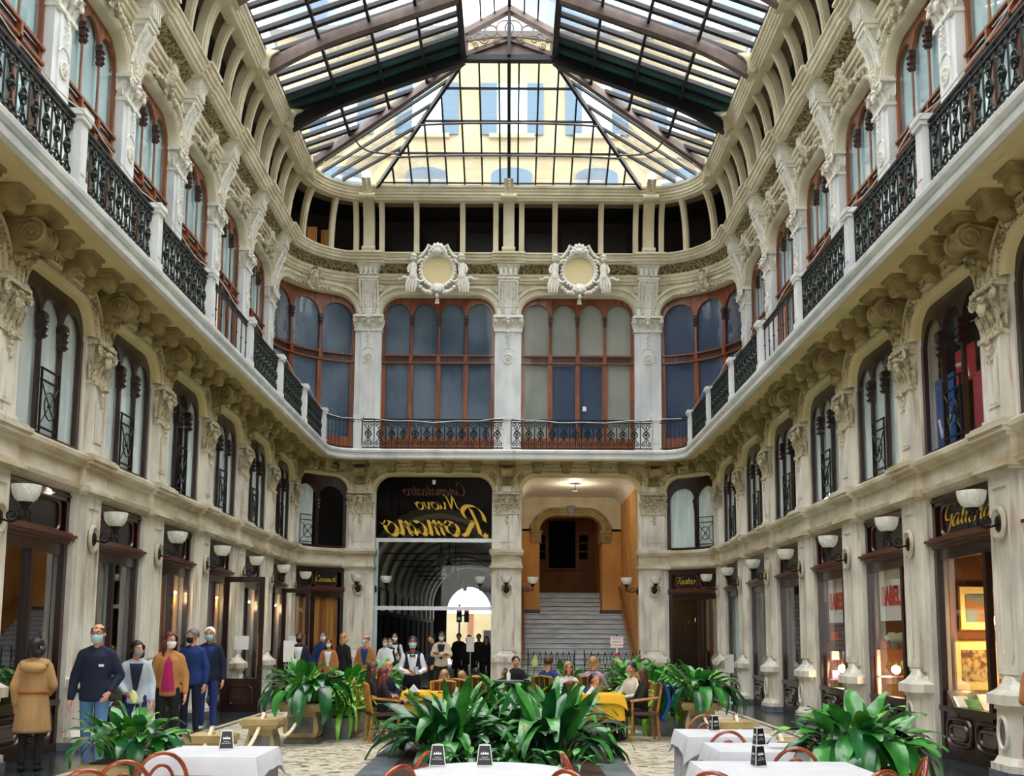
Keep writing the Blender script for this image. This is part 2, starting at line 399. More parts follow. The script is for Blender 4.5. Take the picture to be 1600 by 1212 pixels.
def spandrel(mb, path, xo, ztop, yf, yb):
    """wall plate above an arch between x=-xo..xo up to ztop with its soffit"""
    front = [(x, yf, z) for x, z, a, b in path]; top = [(x, yf, ztop) for x, z, a, b in path]
    mb.strip([front, top])
    z0 = path[0][1]
    mb.add([(-xo, yf, z0), (path[0][0], yf, z0), (path[0][0], yf, ztop), (-xo, yf, ztop)], [(0, 1, 2, 3)])
    mb.add([(path[-1][0], yf, z0), (xo, yf, z0), (xo, yf, ztop), (path[-1][0], yf, ztop)], [(0, 1, 2, 3)])
def path_beads(path, step, o, y, size, mb):
    P = [(x + nx * o, z + nz * o, nx, nz) for x, z, nx, nz in path]
    carry = step / 2
    for a, b in zip(P[:-1], P[1:]):
        L = math.hypot(b[0] - a[0], b[1] - a[1]); d = carry
        while d < L:
            t = d / L; x, z = a[0] + (b[0] - a[0]) * t, a[1] + (b[1] - a[1]) * t
            tx, tz = (b[0] - a[0]) / L, (b[1] - a[1]) / L
            nx, nz = -tz, tx; h, k = size
            vs = [(x + tx * i * h + nx * j * k, yy, z + tz * i * h + nz * j * k) for yy in (y, y + .05) for i, j in ((-1, -1), (1, -1), (1, 1), (-1, 1))]
            mb.add(vs, [(0, 1, 2, 3), (0, 1, 5, 4), (1, 2, 6, 5), (2, 3, 7, 6), (3, 0, 4, 7)])
            d += step
        carry = d - L
def acanthus(mb, c, w, h, out, lean=0.0, n=3):
    """curled leaf rising from c, tip rolling out towards -y"""
    def fn(u, v):
        x = (u - .5) * w * (1 - .55 * v * v) * (1 + .18 * math.sin(v * 14))
        y = -out * (v ** 2.2) + (abs(u - .5) * .25 * w)
        z = h * (v if v < .8 else .8 + (v - .8) * (-.4))
        return (c[0] + x + lean * v, c[1] + y, c[2] + z)
    mb.grid(fn, n, 5)
def capital(w, z0, z1, yf, depth=.34, warp=None, mask=True, drop=.3):
    mb = MB(warp); H = z1 - z0; yb = yf + depth
    mb.frus((0, (yf + yb) / 2), w * .86, depth - .06, z0, (0, (yf + yb) / 2 - .0), w * .9, depth - .02, z1 - .1)
    mb.box(-w * .5, w * .5, yf - .035, yb, z0 - .035, z0 + .03)
    mb.box(-w * .54, w * .54, yf - .1, yb, z1 - .1, z1 - .045); mb.box(-w * .5, w * .5, yf - .07, yb, z1 - .045, z1)
    nl = 4
    for i in range(nl): acanthus(mb, ((i - (nl - 1) / 2) * w / nl, yf - .01, z0 + .03), w / nl * 1.0, H * .5, .14)
    for i in range(3): acanthus(mb, ((i - 1) * w / 3.2, yf - .01, z0 + H * .3), w / 3.4, H * .52, .19)
    for sx in (-1, 1):
        for k in range(2): acanthus(mb, (sx * w * .44, yf + .04 + k * .13, z0 + .05 + k * .1), .12, H * .55, .03, lean=sx * .09)
        mb.tube(spiral((sx * w * .45, yf - .09, z1 - .2), .085, .015, 1.6, PI / 2, 14, 'xz', -sx), .02, 5)
        mb.ball((sx * w * .45, yf - .08, z1 - .2), .03)
        mb.tube(spiral((sx * w * .16, yf - .07, z1 - .19), .055, .012, 1.4, PI / 2, 10, 'xz', sx), .015, 4)
    if mask:
        mb.ball((0, yf - .09, z0 + H * .52), .085, sx=.85, sy=.8, sz=1.25, n=8, m=6)
        mb.ball((0, yf - .15, z0 + H * .5), .022, sz=1.4); mb.ball((0, yf - .1, z0 + H * .7), .1, sx=1, sy=.6, sz=.5)
    for k in range(int(drop / .085)):
        mb.ball((0, yf - .045, z0 - .07 - k * .085), .042 - .004 * k, sx=1, sy=.7, sz=.95, n=6, m=4)
        mb.ball((.05 if k % 2 else -.05, yf - .03, z0 - .05 - k * .085), .024, n=5, m=4)
    return mb
# calligraphic lettering: strokes swept by a broad nib
LET = {
 'R': ([[(.25,.02),(.3,.5),(.42,.98),(.44,1.05)], [(-.05,.55),(-.02,.85),(.2,1.12),(.55,1.16),(.78,.98),(.74,.72),(.52,.56),(.36,.54)], [(.42,.54),(.62,.3),(.82,.05),(1.02,.0),(1.12,.12)], [(.25,.02),(.1,-.05),(.0,.05),(.1,.14)]], 1.1),
 'o': ([[(.38,.52),(.16,.5),(.02,.28),(.12,.02),(.34,.02),(.5,.26),(.44,.5),(.36,.54),(.42,.42),(.62,.44)]], .6),
 'm': ([[(.0,.4),(.1,.54),(.13,.4),(.06,.0)], [(.1,.3),(.26,.55),(.36,.5),(.33,.25),(.28,.0)], [(.32,.3),(.48,.55),(.58,.5),(.55,.2),(.62,.02),(.78,.2)]], .74),
 'n': ([[(.0,.4),(.1,.54),(.13,.4),(.06,.0)], [(.1,.3),(.28,.55),(.4,.5),(.36,.2),(.44,.02),(.6,.2)]], .56),
 'a': ([[(.44,.5),(.22,.54),(.03,.3),(.08,.04),(.24,.04),(.42,.32),(.48,.54)], [(.48,.54),(.42,.2),(.5,.02),(.66,.2)]], .62),
 'u': ([[(.0,.4),(.1,.54),(.08,.2),(.16,.02),(.3,.1),(.42,.35),(.46,.54)], [(.46,.54),(.42,.18),(.5,.02),(.62,.18)]], .58),
 'v': ([[(.0,.44),(.08,.54),(.12,.3),(.16,.04),(.3,.1),(.42,.36),(.4,.54),(.48,.46),(.6,.48)]], .54),
 'N': ([[(-.06,.0),(.08,.05),(.2,.5),(.32,1.02)], [(.32,1.02),(.44,.5),(.58,.0)], [(.58,.0),(.66,.5),(.8,1.0),(.96,1.08)]], .92),
 'G': ([[(.76,.95),(.7,1.12),(.46,1.16),(.2,.9),(.14,.55),(.3,.34),(.54,.4),(.66,.6)], [(.66,.6),(.64,.2),(.5,-.22),(.24,-.3),(.1,-.16)]], .78),
 'l': ([[(.0,.1),(.14,.4),(.28,.9),(.24,1.12),(.14,.96),(.1,.4),(.16,.04),(.3,.12)]], .3),
 'e': ([[(.02,.2),(.24,.28),(.36,.44),(.24,.54),(.08,.38),(.08,.1),(.24,.0),(.44,.16)]], .42),
 'r': ([[(.0,.4),(.1,.54),(.13,.4),(.06,.0)], [(.1,.3),(.22,.52),(.36,.52),(.36,.42)]], .4),
 'i': ([[(.04,.4),(.12,.54),(.08,.18),(.16,.02),(.3,.16)], [(.14,.78),(.17,.82)]], .28),
 't': ([[(.04,.3),(.16,.9),(.1,.3),(.14,.03),(.3,.14)], [(-.04,.58),(.3,.62)]], .3),
 'T': ([[(-.1,.8),(.0,1.02),(.4,.98),(.8,1.12)], [(.46,1.0),(.36,.5),(.26,.08),(.08,.0),(.0,.12)]], .62),
 'C': ([[(.66,.9),(.6,1.1),(.38,1.14),(.1,.8),(.04,.36),(.22,.04),(.5,.04),(.7,.24)]], .7),
 'h': ([[(.0,.1),(.16,.5),(.26,1.0),(.18,1.08),(.12,.6),(.06,.0)], [(.1,.3),(.28,.55),(.38,.48),(.34,.2),(.42,.02),(.56,.2)]], .54),
 'd': ([[(.44,.5),(.22,.54),(.03,.3),(.08,.04),(.24,.04),(.42,.32),(.56,1.1)], [(.5,.8),(.42,.2),(.5,.02),(.66,.2)]], .62),
 's': ([[(.02,.1),(.2,.36),(.26,.56),(.34,.3),(.26,.04),(.08,.04)]], .4),
 'c': ([[(.36,.44),(.26,.54),(.06,.36),(.08,.06),(.24,.02),(.42,.18)]], .42),
 'p': ([[(.0,.4),(.1,.54),(.06,.0),(.0,-.4)], [(.08,.3),(.24,.55),(.4,.4),(.34,.1),(.12,.04)]], .46),
 ' ': ([], .35),
}
def catmull(P, k=5):
    P = [Vector((a, b)) for a, b in P]
    if len(P) < 3: return P
    out = []
    for i in range(len(P) - 1):
        p0 = P[max(i - 1, 0)]; p1 = P[i]; p2 = P[i + 1]; p3 = P[min(i + 2, len(P) - 1)]
        for j in range(k):
            t = j / k
            out.append(.5 * ((2 * p1) + (-p0 + p2) * t + (2 * p0 - 5 * p1 + 4 * p2 - p3) * t * t + (-p0 + 3 * p1 - 3 * p2 + p3) * t ** 3))
    return out + [P[-1]]
def script_text(mb, s, h, nib=.09, slant=.22, y=0.0, mirror=False, width=None):
    """write s centred at x=0, base line z=0, x-height scale h"""
    x = 0; strokes = []
    for ch in s:
        st, adv = LET[ch]
        for p in st: strokes.append([(a + x + slant * b, b) for a, b in catmull(p)])
        x += adv
    k = (width / (x * h)) if width else 1.0
    sx = h * k * (-1 if mirror else 1)
    for p in strokes:
        rows = []
        for a, b in p:
            rows.append([((a - nib * .5 - x / 2) * sx, y, (b - nib * .3) * h), ((a + nib * .5 - x / 2) * sx, y, (b + nib * .3) * h)])
        mb.strip([[r[0] for r in rows], [r[1] for r in rows]])
        mb.strip([[(r[0][0], y + .012, r[0][2]) for r in rows], [(r[1][0], y + .012, r[1][2]) for r in rows]])
def block_text(txt, size, extr=.004, bold=0.0, shear=0.0, spacing=1.0):
    c = bpy.data.curves.new('lettering', 'FONT'); c.body = txt; c.size = size; c.extrude = extr; c.align_x = 'CENTER'; c.align_y = 'CENTER'
    c.offset = bold; c.shear = shear; c.space_character = spacing; c.resolution_u = 2
    o = bpy.data.objects.new('lettering', c); COL.objects.link(o)
    dg = bpy.context.evaluated_depsgraph_get(); me = bpy.data.meshes.new_from_object(o.evaluated_get(dg))
    bpy.data.objects.remove(o); bpy.data.curves.remove(c)
    return me
# ------------------------------------------------------------------ walls: shells, bands, balcony, cornice
wall = {s: struct('wall_' + s, l) for s, l in (('left', 'long arcaded marble wall with shops under the left balcony'), ('right', 'long arcaded marble wall with shops under the right balcony'), ('back', 'curved-cornered end wall with the entrance arch and the stairs'))}
SIDES = ('left', 'back', 'right')
def sweep_parts(name, prof, mats, close=False, sides=SIDES, n=10, smooth=.5):
    for s in sides:
        mb = MB(); usweep(mb, s, prof, close, n); mb.obj(name, mats, wall[s], smooth)
def arc_sweep(name, prof, mats, parent, n=12):
    st = stations('back', n)
    for part in (st[:n + 1], st[n + 1:]):
        mb = MB(); mb.strip([[(p[0] + q[0] * y, p[1] + q[1] * y, z) for y, z in prof] for p, q in part]); mb.obj(name, mats, parent, .5)
band = [(.5, 3.74), (.12, 3.74), (.06, 3.76), (.0, 3.80), (-.02, 3.86), (.05, 3.88), (.05, 4.13), (.0, 4.15), (-.02, 4.19), (-.09, 4.22), (-.1, 4.28), (-.05, 4.32), (.5, 4.34)]
sweep_parts('string_course', band, 'marble_band', sides=('left', 'right'))
arc_sweep('string_course', band, 'marble_band', wall['back'])
sweep_parts('balcony_soffit', [(1.0, 7.01), (-.80, 7.01)], 'plaster_soffit', n=16)
sweep_parts('balcony_edge', [(-.78, 7.005), (-.80, 6.99), (-.86, 7.02), (-.87, 7.07), (-.84, 7.09), (-.84, 7.17), (-.9, 7.2), (-.91, 7.26), (-.88, 7.3), (.4, 7.3), (1.3, 7.3)], 'marble_white', n=16)
# upper entablature (plane of the upper wall is y=.9)
sweep_parts('architrave', [(1.0, 13.12), (.86, 13.13), (.84, 13.2), (.8, 13.22), (.8, 13.3), (.75, 13.33), (.74, 13.42), (.84, 13.45)], 'plaster_cream', n=16)
sweep_parts('frieze', [(.86, 13.44), (.83, 13.52), (.75, 13.6), (.62, 13.665), (.5, 13.69)], 'frieze_relief', n=16)
sweep_parts('cornice', [(.56, 13.68), (.44, 13.68), (.42, 13.72), (.36, 13.74), (.35, 13.8), (.31, 13.83), (.29, 13.9), (.24, 13.92), (.24, 13.96), (.3, 13.97), (2.6, 13.97)], 'plaster_cream', n=16)
for s in SIDES:
    mb = MB()
    for (q, nn) in along(s, .24, .345, 11):
        mb.ball((q[0], q[1], 13.865), .045, n=5, m=4)
    o = mb.obj('bead_row', 'plaster_white', wall[s])
    o['kind'] = 'stuff'
# attic: dark loggia behind the ribs, ring beam carrying the glass
sweep_parts('loggia_wall', [(2.0, 13.9), (2.0, 16.0)], 'attic_wall', n=8)  # the unlit look of the loggia is put into the dark wall colour
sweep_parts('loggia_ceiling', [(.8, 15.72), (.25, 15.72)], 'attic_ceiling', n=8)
sweep_parts('loggia_ceiling_shade', [(2.7, 15.715), (.8, 15.715), (.8, 15.72)], 'attic_dark', n=8)  # rear of the ceiling coloured near black for the shade inside
sweep_parts('ring_beam', [(.28, 15.62), (.0, 15.60), (-.02, 15.66), (-.06, 15.68), (-.06, 15.74), (-.1, 15.77), (-.1, 15.84), (-.13, 15.86), (-.14, 15.93), (-.19, 15.96), (-.2, 16.03), (-.14, 16.06), (.28, 16.08), (.28, 15.62)], 'rib_cream', n=14)
sweep_parts('outer_roof', [(.1, 16.08), (4.5, 16.12)], 'grey_stone', n=8)  # unseen roof slab, added to block sky light round the glazing
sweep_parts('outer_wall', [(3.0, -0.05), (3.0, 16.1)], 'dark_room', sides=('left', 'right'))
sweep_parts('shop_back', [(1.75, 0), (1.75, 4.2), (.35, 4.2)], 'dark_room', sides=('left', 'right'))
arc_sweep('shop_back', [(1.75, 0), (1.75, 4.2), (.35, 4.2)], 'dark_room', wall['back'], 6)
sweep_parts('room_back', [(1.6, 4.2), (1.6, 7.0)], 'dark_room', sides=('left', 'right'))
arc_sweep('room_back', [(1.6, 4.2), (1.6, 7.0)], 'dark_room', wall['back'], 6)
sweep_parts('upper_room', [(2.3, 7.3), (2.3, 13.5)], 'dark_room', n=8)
# loggia windows seen between the ribs on the back
def loggia_windows():
    for X in (-3.5, -2.275, -1.0, 1.0, 2.275, 3.5):
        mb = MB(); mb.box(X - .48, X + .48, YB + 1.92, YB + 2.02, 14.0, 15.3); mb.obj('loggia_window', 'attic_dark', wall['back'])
    for X in (-2.78, 2.8):
        for k in range(5): mb = MB(); mb.box(X - .22, X + .22, YB + 1.86, YB + 1.91, 14.02 + k * .13, 14.07 + k * .13); mb.obj('louvre_slat', 'paper', wall['back'])
    for x, y in ((-6.35, 1.85), (-5.95, 2.1)): mb = MB(); mb.box(x - .15, x + .15, YP6 + y - .05, YP6 + y + .05, 14.0, 14.75); mb.obj('loggia_window_glow', 'curtain_gold', wall['back'])  # gold boxes colour in the glow of a lit window
loggia_windows()

# ---------------- ground storey pilaster
def gp_meshes(w, wt):
    M = {}
    mb = MB()
    mb.box(-wt / 2, wt / 2, .09, .36, 0, 3.76); mb.box(-wt / 2 + .05, wt / 2 - .05, .06, .1, .0, 3.74)
    mb.box(-w / 2, w / 2, .0, .12, 1.2, 3.76)
    a = w / 2 - .07
    for x0, x1 in ((-w / 2 + .004, -a), (a, w / 2 - .004)): mb.box(x0, x1, -.025, .02, 1.26, 3.72)
    mb.box(-a, a, -.025, .02, 3.55, 3.72); mb.box(-a, a, -.025, .02, 1.26, 1.36)
    b = a - .05
    for x0, x1 in ((-b, -b + .025), (b - .025, b)): mb.box(x0, x1, -.014, .01, 1.5, 2.78)
    mb.lathe([(b, -.014), (b - .025, -.014)], 10, (0, 0, 1.5), 'y', PI, 2 * PI)
    M['pilaster'] = mb.mesh('pilaster', 'marble')
    mb = MB()
    e = .13
    def octo(hw, yf, z0, z1, hw2=None, yf2=None):
        hw2 = hw if hw2 is None else hw2; yf2 = yf if yf2 is None else yf2
        A = [(-hw, .12), (-hw, yf + e), (-hw + e, yf), (hw - e, yf), (hw, yf + e), (hw, .12)]
        B = [(-hw2, .12), (-hw2, yf2 + e), (-hw2 + e, yf2), (hw2 - e, yf2), (hw2, yf2 + e), (hw2, .12)]
        n = 6; mb.add([(x, y, z0) for x, y in A] + [(x, y, z1) for x, y in B], [tuple(range(n - 1, -1, -1)), tuple(range(n, 2 * n))] + [(i, (i + 1) % n, n + (i + 1) % n, n + i) for i in range(n)])
    hw = w / 2 + .06
    octo(hw + .05, -.17, .12, .2); octo(hw + .02, -.15, .2, .28, hw - .01, -.11)
    octo(hw - .02, -.1, .28, .84); octo(hw + .0, -.12, .84, .9); octo(hw + .06, -.18, .9, 1.02); octo(hw + .06, -.18, 1.02, 1.08, hw - .02, -.1)
    octo(hw - .02, -.1, 1.08, 1.14, hw - .05, -.06); octo(hw - .05, -.05, 1.14, 1.24, hw - .1, -.02)
    M['pedestal'] = mb.mesh('pedestal', 'marble')
    mb = MB(); octo(hw + .07, -.19, 0, .12); mb.box(-wt / 2 - .01, wt / 2 + .01, .05, .5, 0, .12); M['plinth'] = mb.mesh('plinth', 'kerb_grey')
    mb = MB()
    pts = [(.11 * math.cos(t), -.115, .56 + .19 * math.sin(t)) for t in [2 * PI * i / 20 for i in range(20)]]
    mb.tube(pts, .025, 6, True); M['oval_ring'] = mb.mesh('oval_ring', 'marble')
    mb = MB(); mb.lathe([(.001, -.101), (.1, -.103)], 16, (0, 0, .56), 'y', sy=1.8); M['oval_hole_shade'] = mb.mesh('oval_hole_shade', 'pot_panel')  # flat grey disc painted in for the dark of the hole
    mb = MB(); rr = min(.17, w * .36)
    mb.lathe([(rr, -.03), (rr, -.06), (rr - .03, -.075), (rr - .06, -.05), (rr - .08, -.045)], 20, (0, 0, 3.1), 'y', sy=1.25, cap=False)
    M['medallion'] = mb.mesh('medallion', 'marble_band')
    # broken-out string course and the short shaft of the mezzanine
    mb = MB()
    mb.box(-wt / 2, wt / 2, -.04, .4, 3.86, 4.15)
    for z0, z1, o in ((3.72, 3.76, .05), (3.76, 3.82, .1), (3.82, 3.86, .07), (4.13, 4.18, .06), (4.18, 4.24, .12), (4.24, 4.30, .15), (4.30, 4.34, .1)):
        mb.box(-wt / 2 - o * .5, wt / 2 + o * .5, -.04 - o, .4, z0, z1)
    M['ledge'] = mb.mesh('ledge', 'marble_band')
    mb = MB()
    mb.box(-wt / 2, wt / 2, .08, .36, 4.34, 6.15); mb.box(-w / 2, w / 2, -.01, .1, 4.34, 5.46)
    mb.box(-w / 2 - .03, w / 2 + .03, -.05, .1, 4.34, 4.42)
    for x0, x1 in ((-w / 2 + .004, -a), (a, w / 2 - .004)): mb.box(x0, x1, -.035, .02, 4.42, 5.42)
    mb.box(-b, b, -.03, .0, 4.56, 5.2); mb.box(-b + .05, b - .05, -.036, .0, 4.6, 5.16)
    mb.box(-w * .52, w * .52, -.03, .4, 6.12, 6.34)
    M['upper_shaft'] = mb.mesh('upper_shaft', 'marble')
    M['capital'] = capital(w * 1.12, 5.46, 6.14, -.02, .36, drop=.34).mesh('capital', 'capital_stone')
    return M
def put_gp(M, frame, parent, medal=True):
    p = inst(M['pilaster'], 'pilaster', parent, frame[0], frame[1])
    for k in ('pedestal', 'plinth', 'oval_ring', 'oval_hole_shade', 'medallion', 'ledge', 'upper_shaft', 'capital'):
        inst(M[k], k, p)
    return p
# ---------------- big scroll console over each ground pilaster and small modillions
def console_mesh():
    mb = MB()
    mb.box(-.26, .26, -.56, .1, 6.955, 7.006); mb.box(-.23, .23, -.52, .1, 6.9, 6.957)
    cy, cz = -.3, 6.7
    mb.lathe([(.15, -.15), (.16, -.08), (.135, 0), (.16, .08), (.15, .15)], 18, (0, cy, cz), 'x')
    for sx in (-1, 1):
        N = 40; mb.tube(spiral((sx * .16, cy, cz), .178, .03, 2.25, PI / 2, N, 'yz', 1), [.03 - .014 * i / N for i in range(N + 1)], 6)
        mb.ball((sx * .16, cy, cz), .042)
        mb.tube(spiral((sx * .4, -.03, 6.62), .14, .02, 1.8, PI / 2, 24, 'xz', -sx), .024, 5); mb.ball((sx * .4, -.04, 6.62), .035)
        acanthus(mb, (sx * .3, -.02, 6.3), .16, .3, .1, lean=sx * .1)
        mb.tube([(sx * .13, cy + .02, cz + .18), (sx * .13, -.06, 6.84), (sx * .13, .06, 6.8)], .025, 5)
    mb.prism([(.1, 6.9), (.1, 6.3), (.02, 6.3), (-.05, 6.36), (-.08, 6.46), (-.16, 6.54), (-.26, 6.6), (-.3, 6.7), (-.24, 6.86), (-.2, 6.9)], -.125, .125, 'x')
    acanthus(mb, (0, -.05, 6.32), .28, .26, .22); acanthus(mb, (0, -.42, 6.62), .26, .22, .1)
    for i in range(5): mb.ball(((i - 2) * .075, -.12 - .03 * (i % 2), 6.36 + .035 * (i % 2)), .05, n=6, m=4)
    return mb.mesh('console', 'plaster_ochre', .9)
def modillion_mesh():
    mb = MB()
    mb.box(-.19, .19, -.5, .1, 6.955, 7.006); mb.box(-.165, .165, -.46, .1, 6.9, 6.957)
    mb.prism([(.1, 6.9), (.1, 6.74), (0, 6.7), (-.1, 6.71), (-.18, 6.79), (-.27, 6.78), (-.34, 6.72), (-.4, 6.74), (-.43, 6.82), (-.43, 6.9)], -.11, .11, 'x')
    acanthus(mb, (0, -.34, 6.7), .2, .18, .12)
    for sx in (-1, 1): mb.tube(spiral((sx * .118, -.08, 6.8), .07, .015, 1.4, 0, 14, 'yz', -1), .016, 4)
    return mb.mesh('modillion', 'plaster_ochre', .9)
CONSOLE, MODIL = console_mesh(), modillion_mesh()
# ---------------- arches of the ground storey
def g_arch(cw, half, warp, r=.42, zs=6.14):
    M = []
    p = basket(cw, zs, r, 0, 8, 0, 10)
    mb = MB(warp); spandrel(mb, p, half, 7.02, .1, .42); M.append(('spandrel', mb.mesh('spandrel', 'plaster_soffit')))
    mb = MB(warp); archivolt(mb, p, [(0, .42), (0, .02), (.03, -.02), (.10, -.03), (.12, .02), (.15, .03), (.17, -.03), (.21, -.05), (.21, -.02), (.3, -.01), (.31, -.06), (.35, -.06), (.35, .1)])
    M.append(('archivolt', mb.mesh('archivolt', 'plaster_soffit', .8)))
    mb = MB(warp); path_beads(p, .085, .255, -.055, (.026, .036), mb); path_beads(p, .06, .11, -.05, (.018, .014), mb)
    M.append(('bead_moulding', mb.mesh('bead_moulding', 'capital_stone', 0)))
    return M
GP_S, GP_B = gp_meshes(.52, .78), gp_meshes(.68, .92)
KS = range(-1, 6)                 # bays k..k+1 in view along the sides
AR_S = g_arch(BAY - .78, BAY / 2, None)
AR_C = g_arch(1.78, RC * PI / 4, bend(RC))
AR_B = g_arch(4.55 - .92, 4.55 / 2, None, r=.5)
def put(Ms, frame, parent):
    for n, m in Ms:
        o = inst(m, n, parent, frame[0], frame[1])
        if 'bead' in n: o['kind'] = 'stuff'
for side, fr in (('left', fr_left), ('right', fr_right)):
    for k in range(-1, 7):
        put_gp(GP_S, fr(yp(k)), wall[side] if k < 6 else wall['back'])
        inst(CONSOLE, 'console', wall[side], *fr(yp(k)))
    for k in KS:
        f = fr(yp(k) + BAY / 2); put(AR_S, f, wall[side])
        for i in range(3):
            inst(MODIL, 'modillion', wall[side], *fr(yp(k) + BAY * (i + 1.0) / 4))
for X in (-CXC, 0, CXC):
    put_gp(GP_B, fr_back(X), wall['back']); inst(CONSOLE, 'console', wall['back'], *fr_back(X))
for X in (-CXC / 2, CXC / 2):
    put(AR_B, fr_back(X), wall['back'])
    for i in range(4): inst(MODIL, 'modillion', wall['back'], *fr_back(X + (i - 1.5) * .88))
for f, c in ((FR_CL, -1), (FR_CR, 1)):
    put(AR_C, f, wall['back'])
    for i in (-1, 0, 1):
        a = (PI / 2) + (-c) * PI / 4 + i * PI / 8
        inst(MODIL, 'modillion', wall['back'], (c * CXC + RC * math.cos(a), YP6 + RC * math.sin(a), 0), a - PI / 2)

# ---------------- upper storey
UY = .9
def up(frame, d=UY):
    (x, y, z), r = frame
    return ((x - math.sin(r) * d, y + math.cos(r) * d, z), r)
def upil_meshes(w):
    M = {}; mb = MB()
    mb.box(-w / 2, w / 2, .0, .4, 7.3, 11.58); i = w * .28
    mb.box(-i, i, -.04, .02, 7.3, 11.56); mb.box(-w / 2 - .03, w / 2 + .03, -.06, .4, 7.3, 7.62); mb.box(-w / 2 - .02, w / 2 + .02, -.05, .4, 7.62, 7.7)
    mb.box(-i - .05, i + .05, -.07, .0, 8.3, 8.36)
    mb.box(-w / 2, w / 2, -.02, .4, 12.06, 12.36); mb.box(-w * .46, w * .46, -.06, .3, 12.1, 12.32)
    M['pilaster'] = mb.mesh('pilaster', 'marble_white')
    mb = MB(); rr = min(.17, w * .24)
    mb.lathe([(rr, -.035), (rr, -.07), (rr - .035, -.075), (rr - .05, -.045)], 18, (0, 0, 10.62), 'y', cap=False)
    for q in range(6): mb.ball((.06 * math.cos(q * PI / 3), -.06, 10.62 + .06 * math.sin(q * PI / 3)), .034, n=6, m=4)
    mb.ball((0, -.08, 10.62), .035, n=6, m=4)
    mb.tube(arcpts(0, 10.78, .2, .35, PI - .35, 8, -.045), .018, 4)
    M['rosette'] = mb.mesh('rosette', 'plaster_white')
    M['capital'] = capital(w * 1.08, 11.56, 12.08, -.04, .42, drop=.55).mesh('capital', 'plaster_white')
    mb = MB(); bw = w * .27
    pr = [(.1, 12.34), (-.05, 12.34), (-.08, 12.5), (-.12, 12.7), (-.2, 12.9), (-.28, 13.02), (-.3, 13.12), (.1, 13.12)]
    mb.prism(pr, -bw, bw, 'x')
    for sx in (-1, 1):
        line = [(sx * bw * 1.25, y - .01, z) for y, z in pr[1:7]]; mb.tube(line, .045, 5)
        mb.tube(spiral((sx * bw * 1.5, -.1, 12.95), .11, .02, 1.7, PI / 2, 18, 'xz', -sx), .022, 5)
        acanthus(mb, (sx * bw * 1.5, -.05, 12.4), .1, .4, .06, lean=sx * .08)
    for z in [12.4 + .045 * j for j in range(15)]:
        y = -.06 - .24 * max(0, (z - 12.4) / .7) ** 1.6
        for sx in (-1, 1): mb.ball((sx * bw * .6, y - .03, z), .02, n=4, m=3)
    mb.box(-w * .36, w * .36, -.34, .1, 13.12, 13.2); mb.box(-w * .42, w * .42, -.38, .1, 13.2, 13.26)
    mb.box(-w * .34, w * .34, -.32, .1, 13.26, 13.46)
    for q in range(4): mb.box((-.27 + q * .18 - .05) * w, (-.27 + q * .18 + .05) * w, -.42, .0, 13.3, 13.66)
    mb.frus((0, -.1), w * .72, .5, 13.44, (0, -.2), w * .9, .6, 13.68)
    M['console'] = mb.mesh('console', 'plaster_white', .9)
    mb = MB(); cw = w * .62
    for z0, z1, yy in ((13.66, 13.74, -.56), (13.74, 13.83, -.62), (13.83, 13.92, -.68), (13.92, 13.98, -.74)): mb.box(-cw, cw, yy, .0, z0, z1)
    M['cornice_block'] = mb.mesh('cornice_block', 'plaster_cream')
    return M
def put_up(M, frame, parent):
    p = inst(M['pilaster'], 'pilaster', parent, *up(frame))
    for k in ('rosette', 'capital', 'console', 'cornice_block'): inst(M[k], k, p)
def u_arch(cw, half, warp, r=.5, zs=12.1, nf=10):
    M = []
    p = basket(cw, zs, r, 0, 8, 0, nf)
    mb = MB(warp); spandrel(mb, p, half, 13.16, .02, .3); M.append(('spandrel', mb.mesh('spandrel', 'plaster_cream')))
    mb = MB(warp); archivolt(mb, p, [(0, .3), (0, -.02), (.03, -.06), (.09, -.07), (.11, -.02), (.17, -.04), (.2, -.04), (.22, -.1), (.31, -.1), (.33, -.05), (.33, .02)])
    M.append(('archivolt', mb.mesh('archivolt', 'plaster_cream', .8)))
    mb = MB(warp); path_beads(p, .1, .265, -.13, (.032, .03), mb); path_beads(p, .055, .06, -.085, (.014, .014), mb)
    M.append(('bead_moulding', mb.mesh('bead_moulding', 'plaster_white', 0)))
    return M
def cartouche(warp=None, sc_=1.0):
    mb = MB(warp); z = 12.98
    def shield(u, v):
        a = (u - .5) * 2; b = v * 2 - 1
        return (a * .17 * (1 - .25 * b), -.22 - .12 * (1 - a * a) * (1 - b * b * .6) - .1 * b, z + b * .24)
    mb.grid(shield, 6, 6)
    for sx in (-1, 1):
        mb.tube(spiral((sx * .2, -.28, z + .18), .1, .02, 1.5, PI / 2, 14, 'xz', -sx), .03, 5)
        mb.tube(spiral((sx * .18, -.2, z - .2), .07, .02, 1.4, -PI / 2, 12, 'xz', sx), .026, 5)
        for k in range(7): mb.ball((sx * (.24 + k * .085 * sc_), -.12 - .05 * math.sin(k * 1.9), z - .16 - .02 * k + .05 * math.cos(k * 2.2)), .062 - .004 * k, n=6, m=4)
        acanthus(mb, (sx * .3, -.08, z - .1), .16, .26, .12, lean=sx * .18)
    acanthus(mb, (0, -.22, z + .16), .24, .26, .24); acanthus(mb, (0, -.16, z - .34), .2, .2, .16)
    mb.ball((0, -.3, z + .02), .07, n=7, m=5)
    return mb.mesh('cartouche', 'capital_stone', .9)
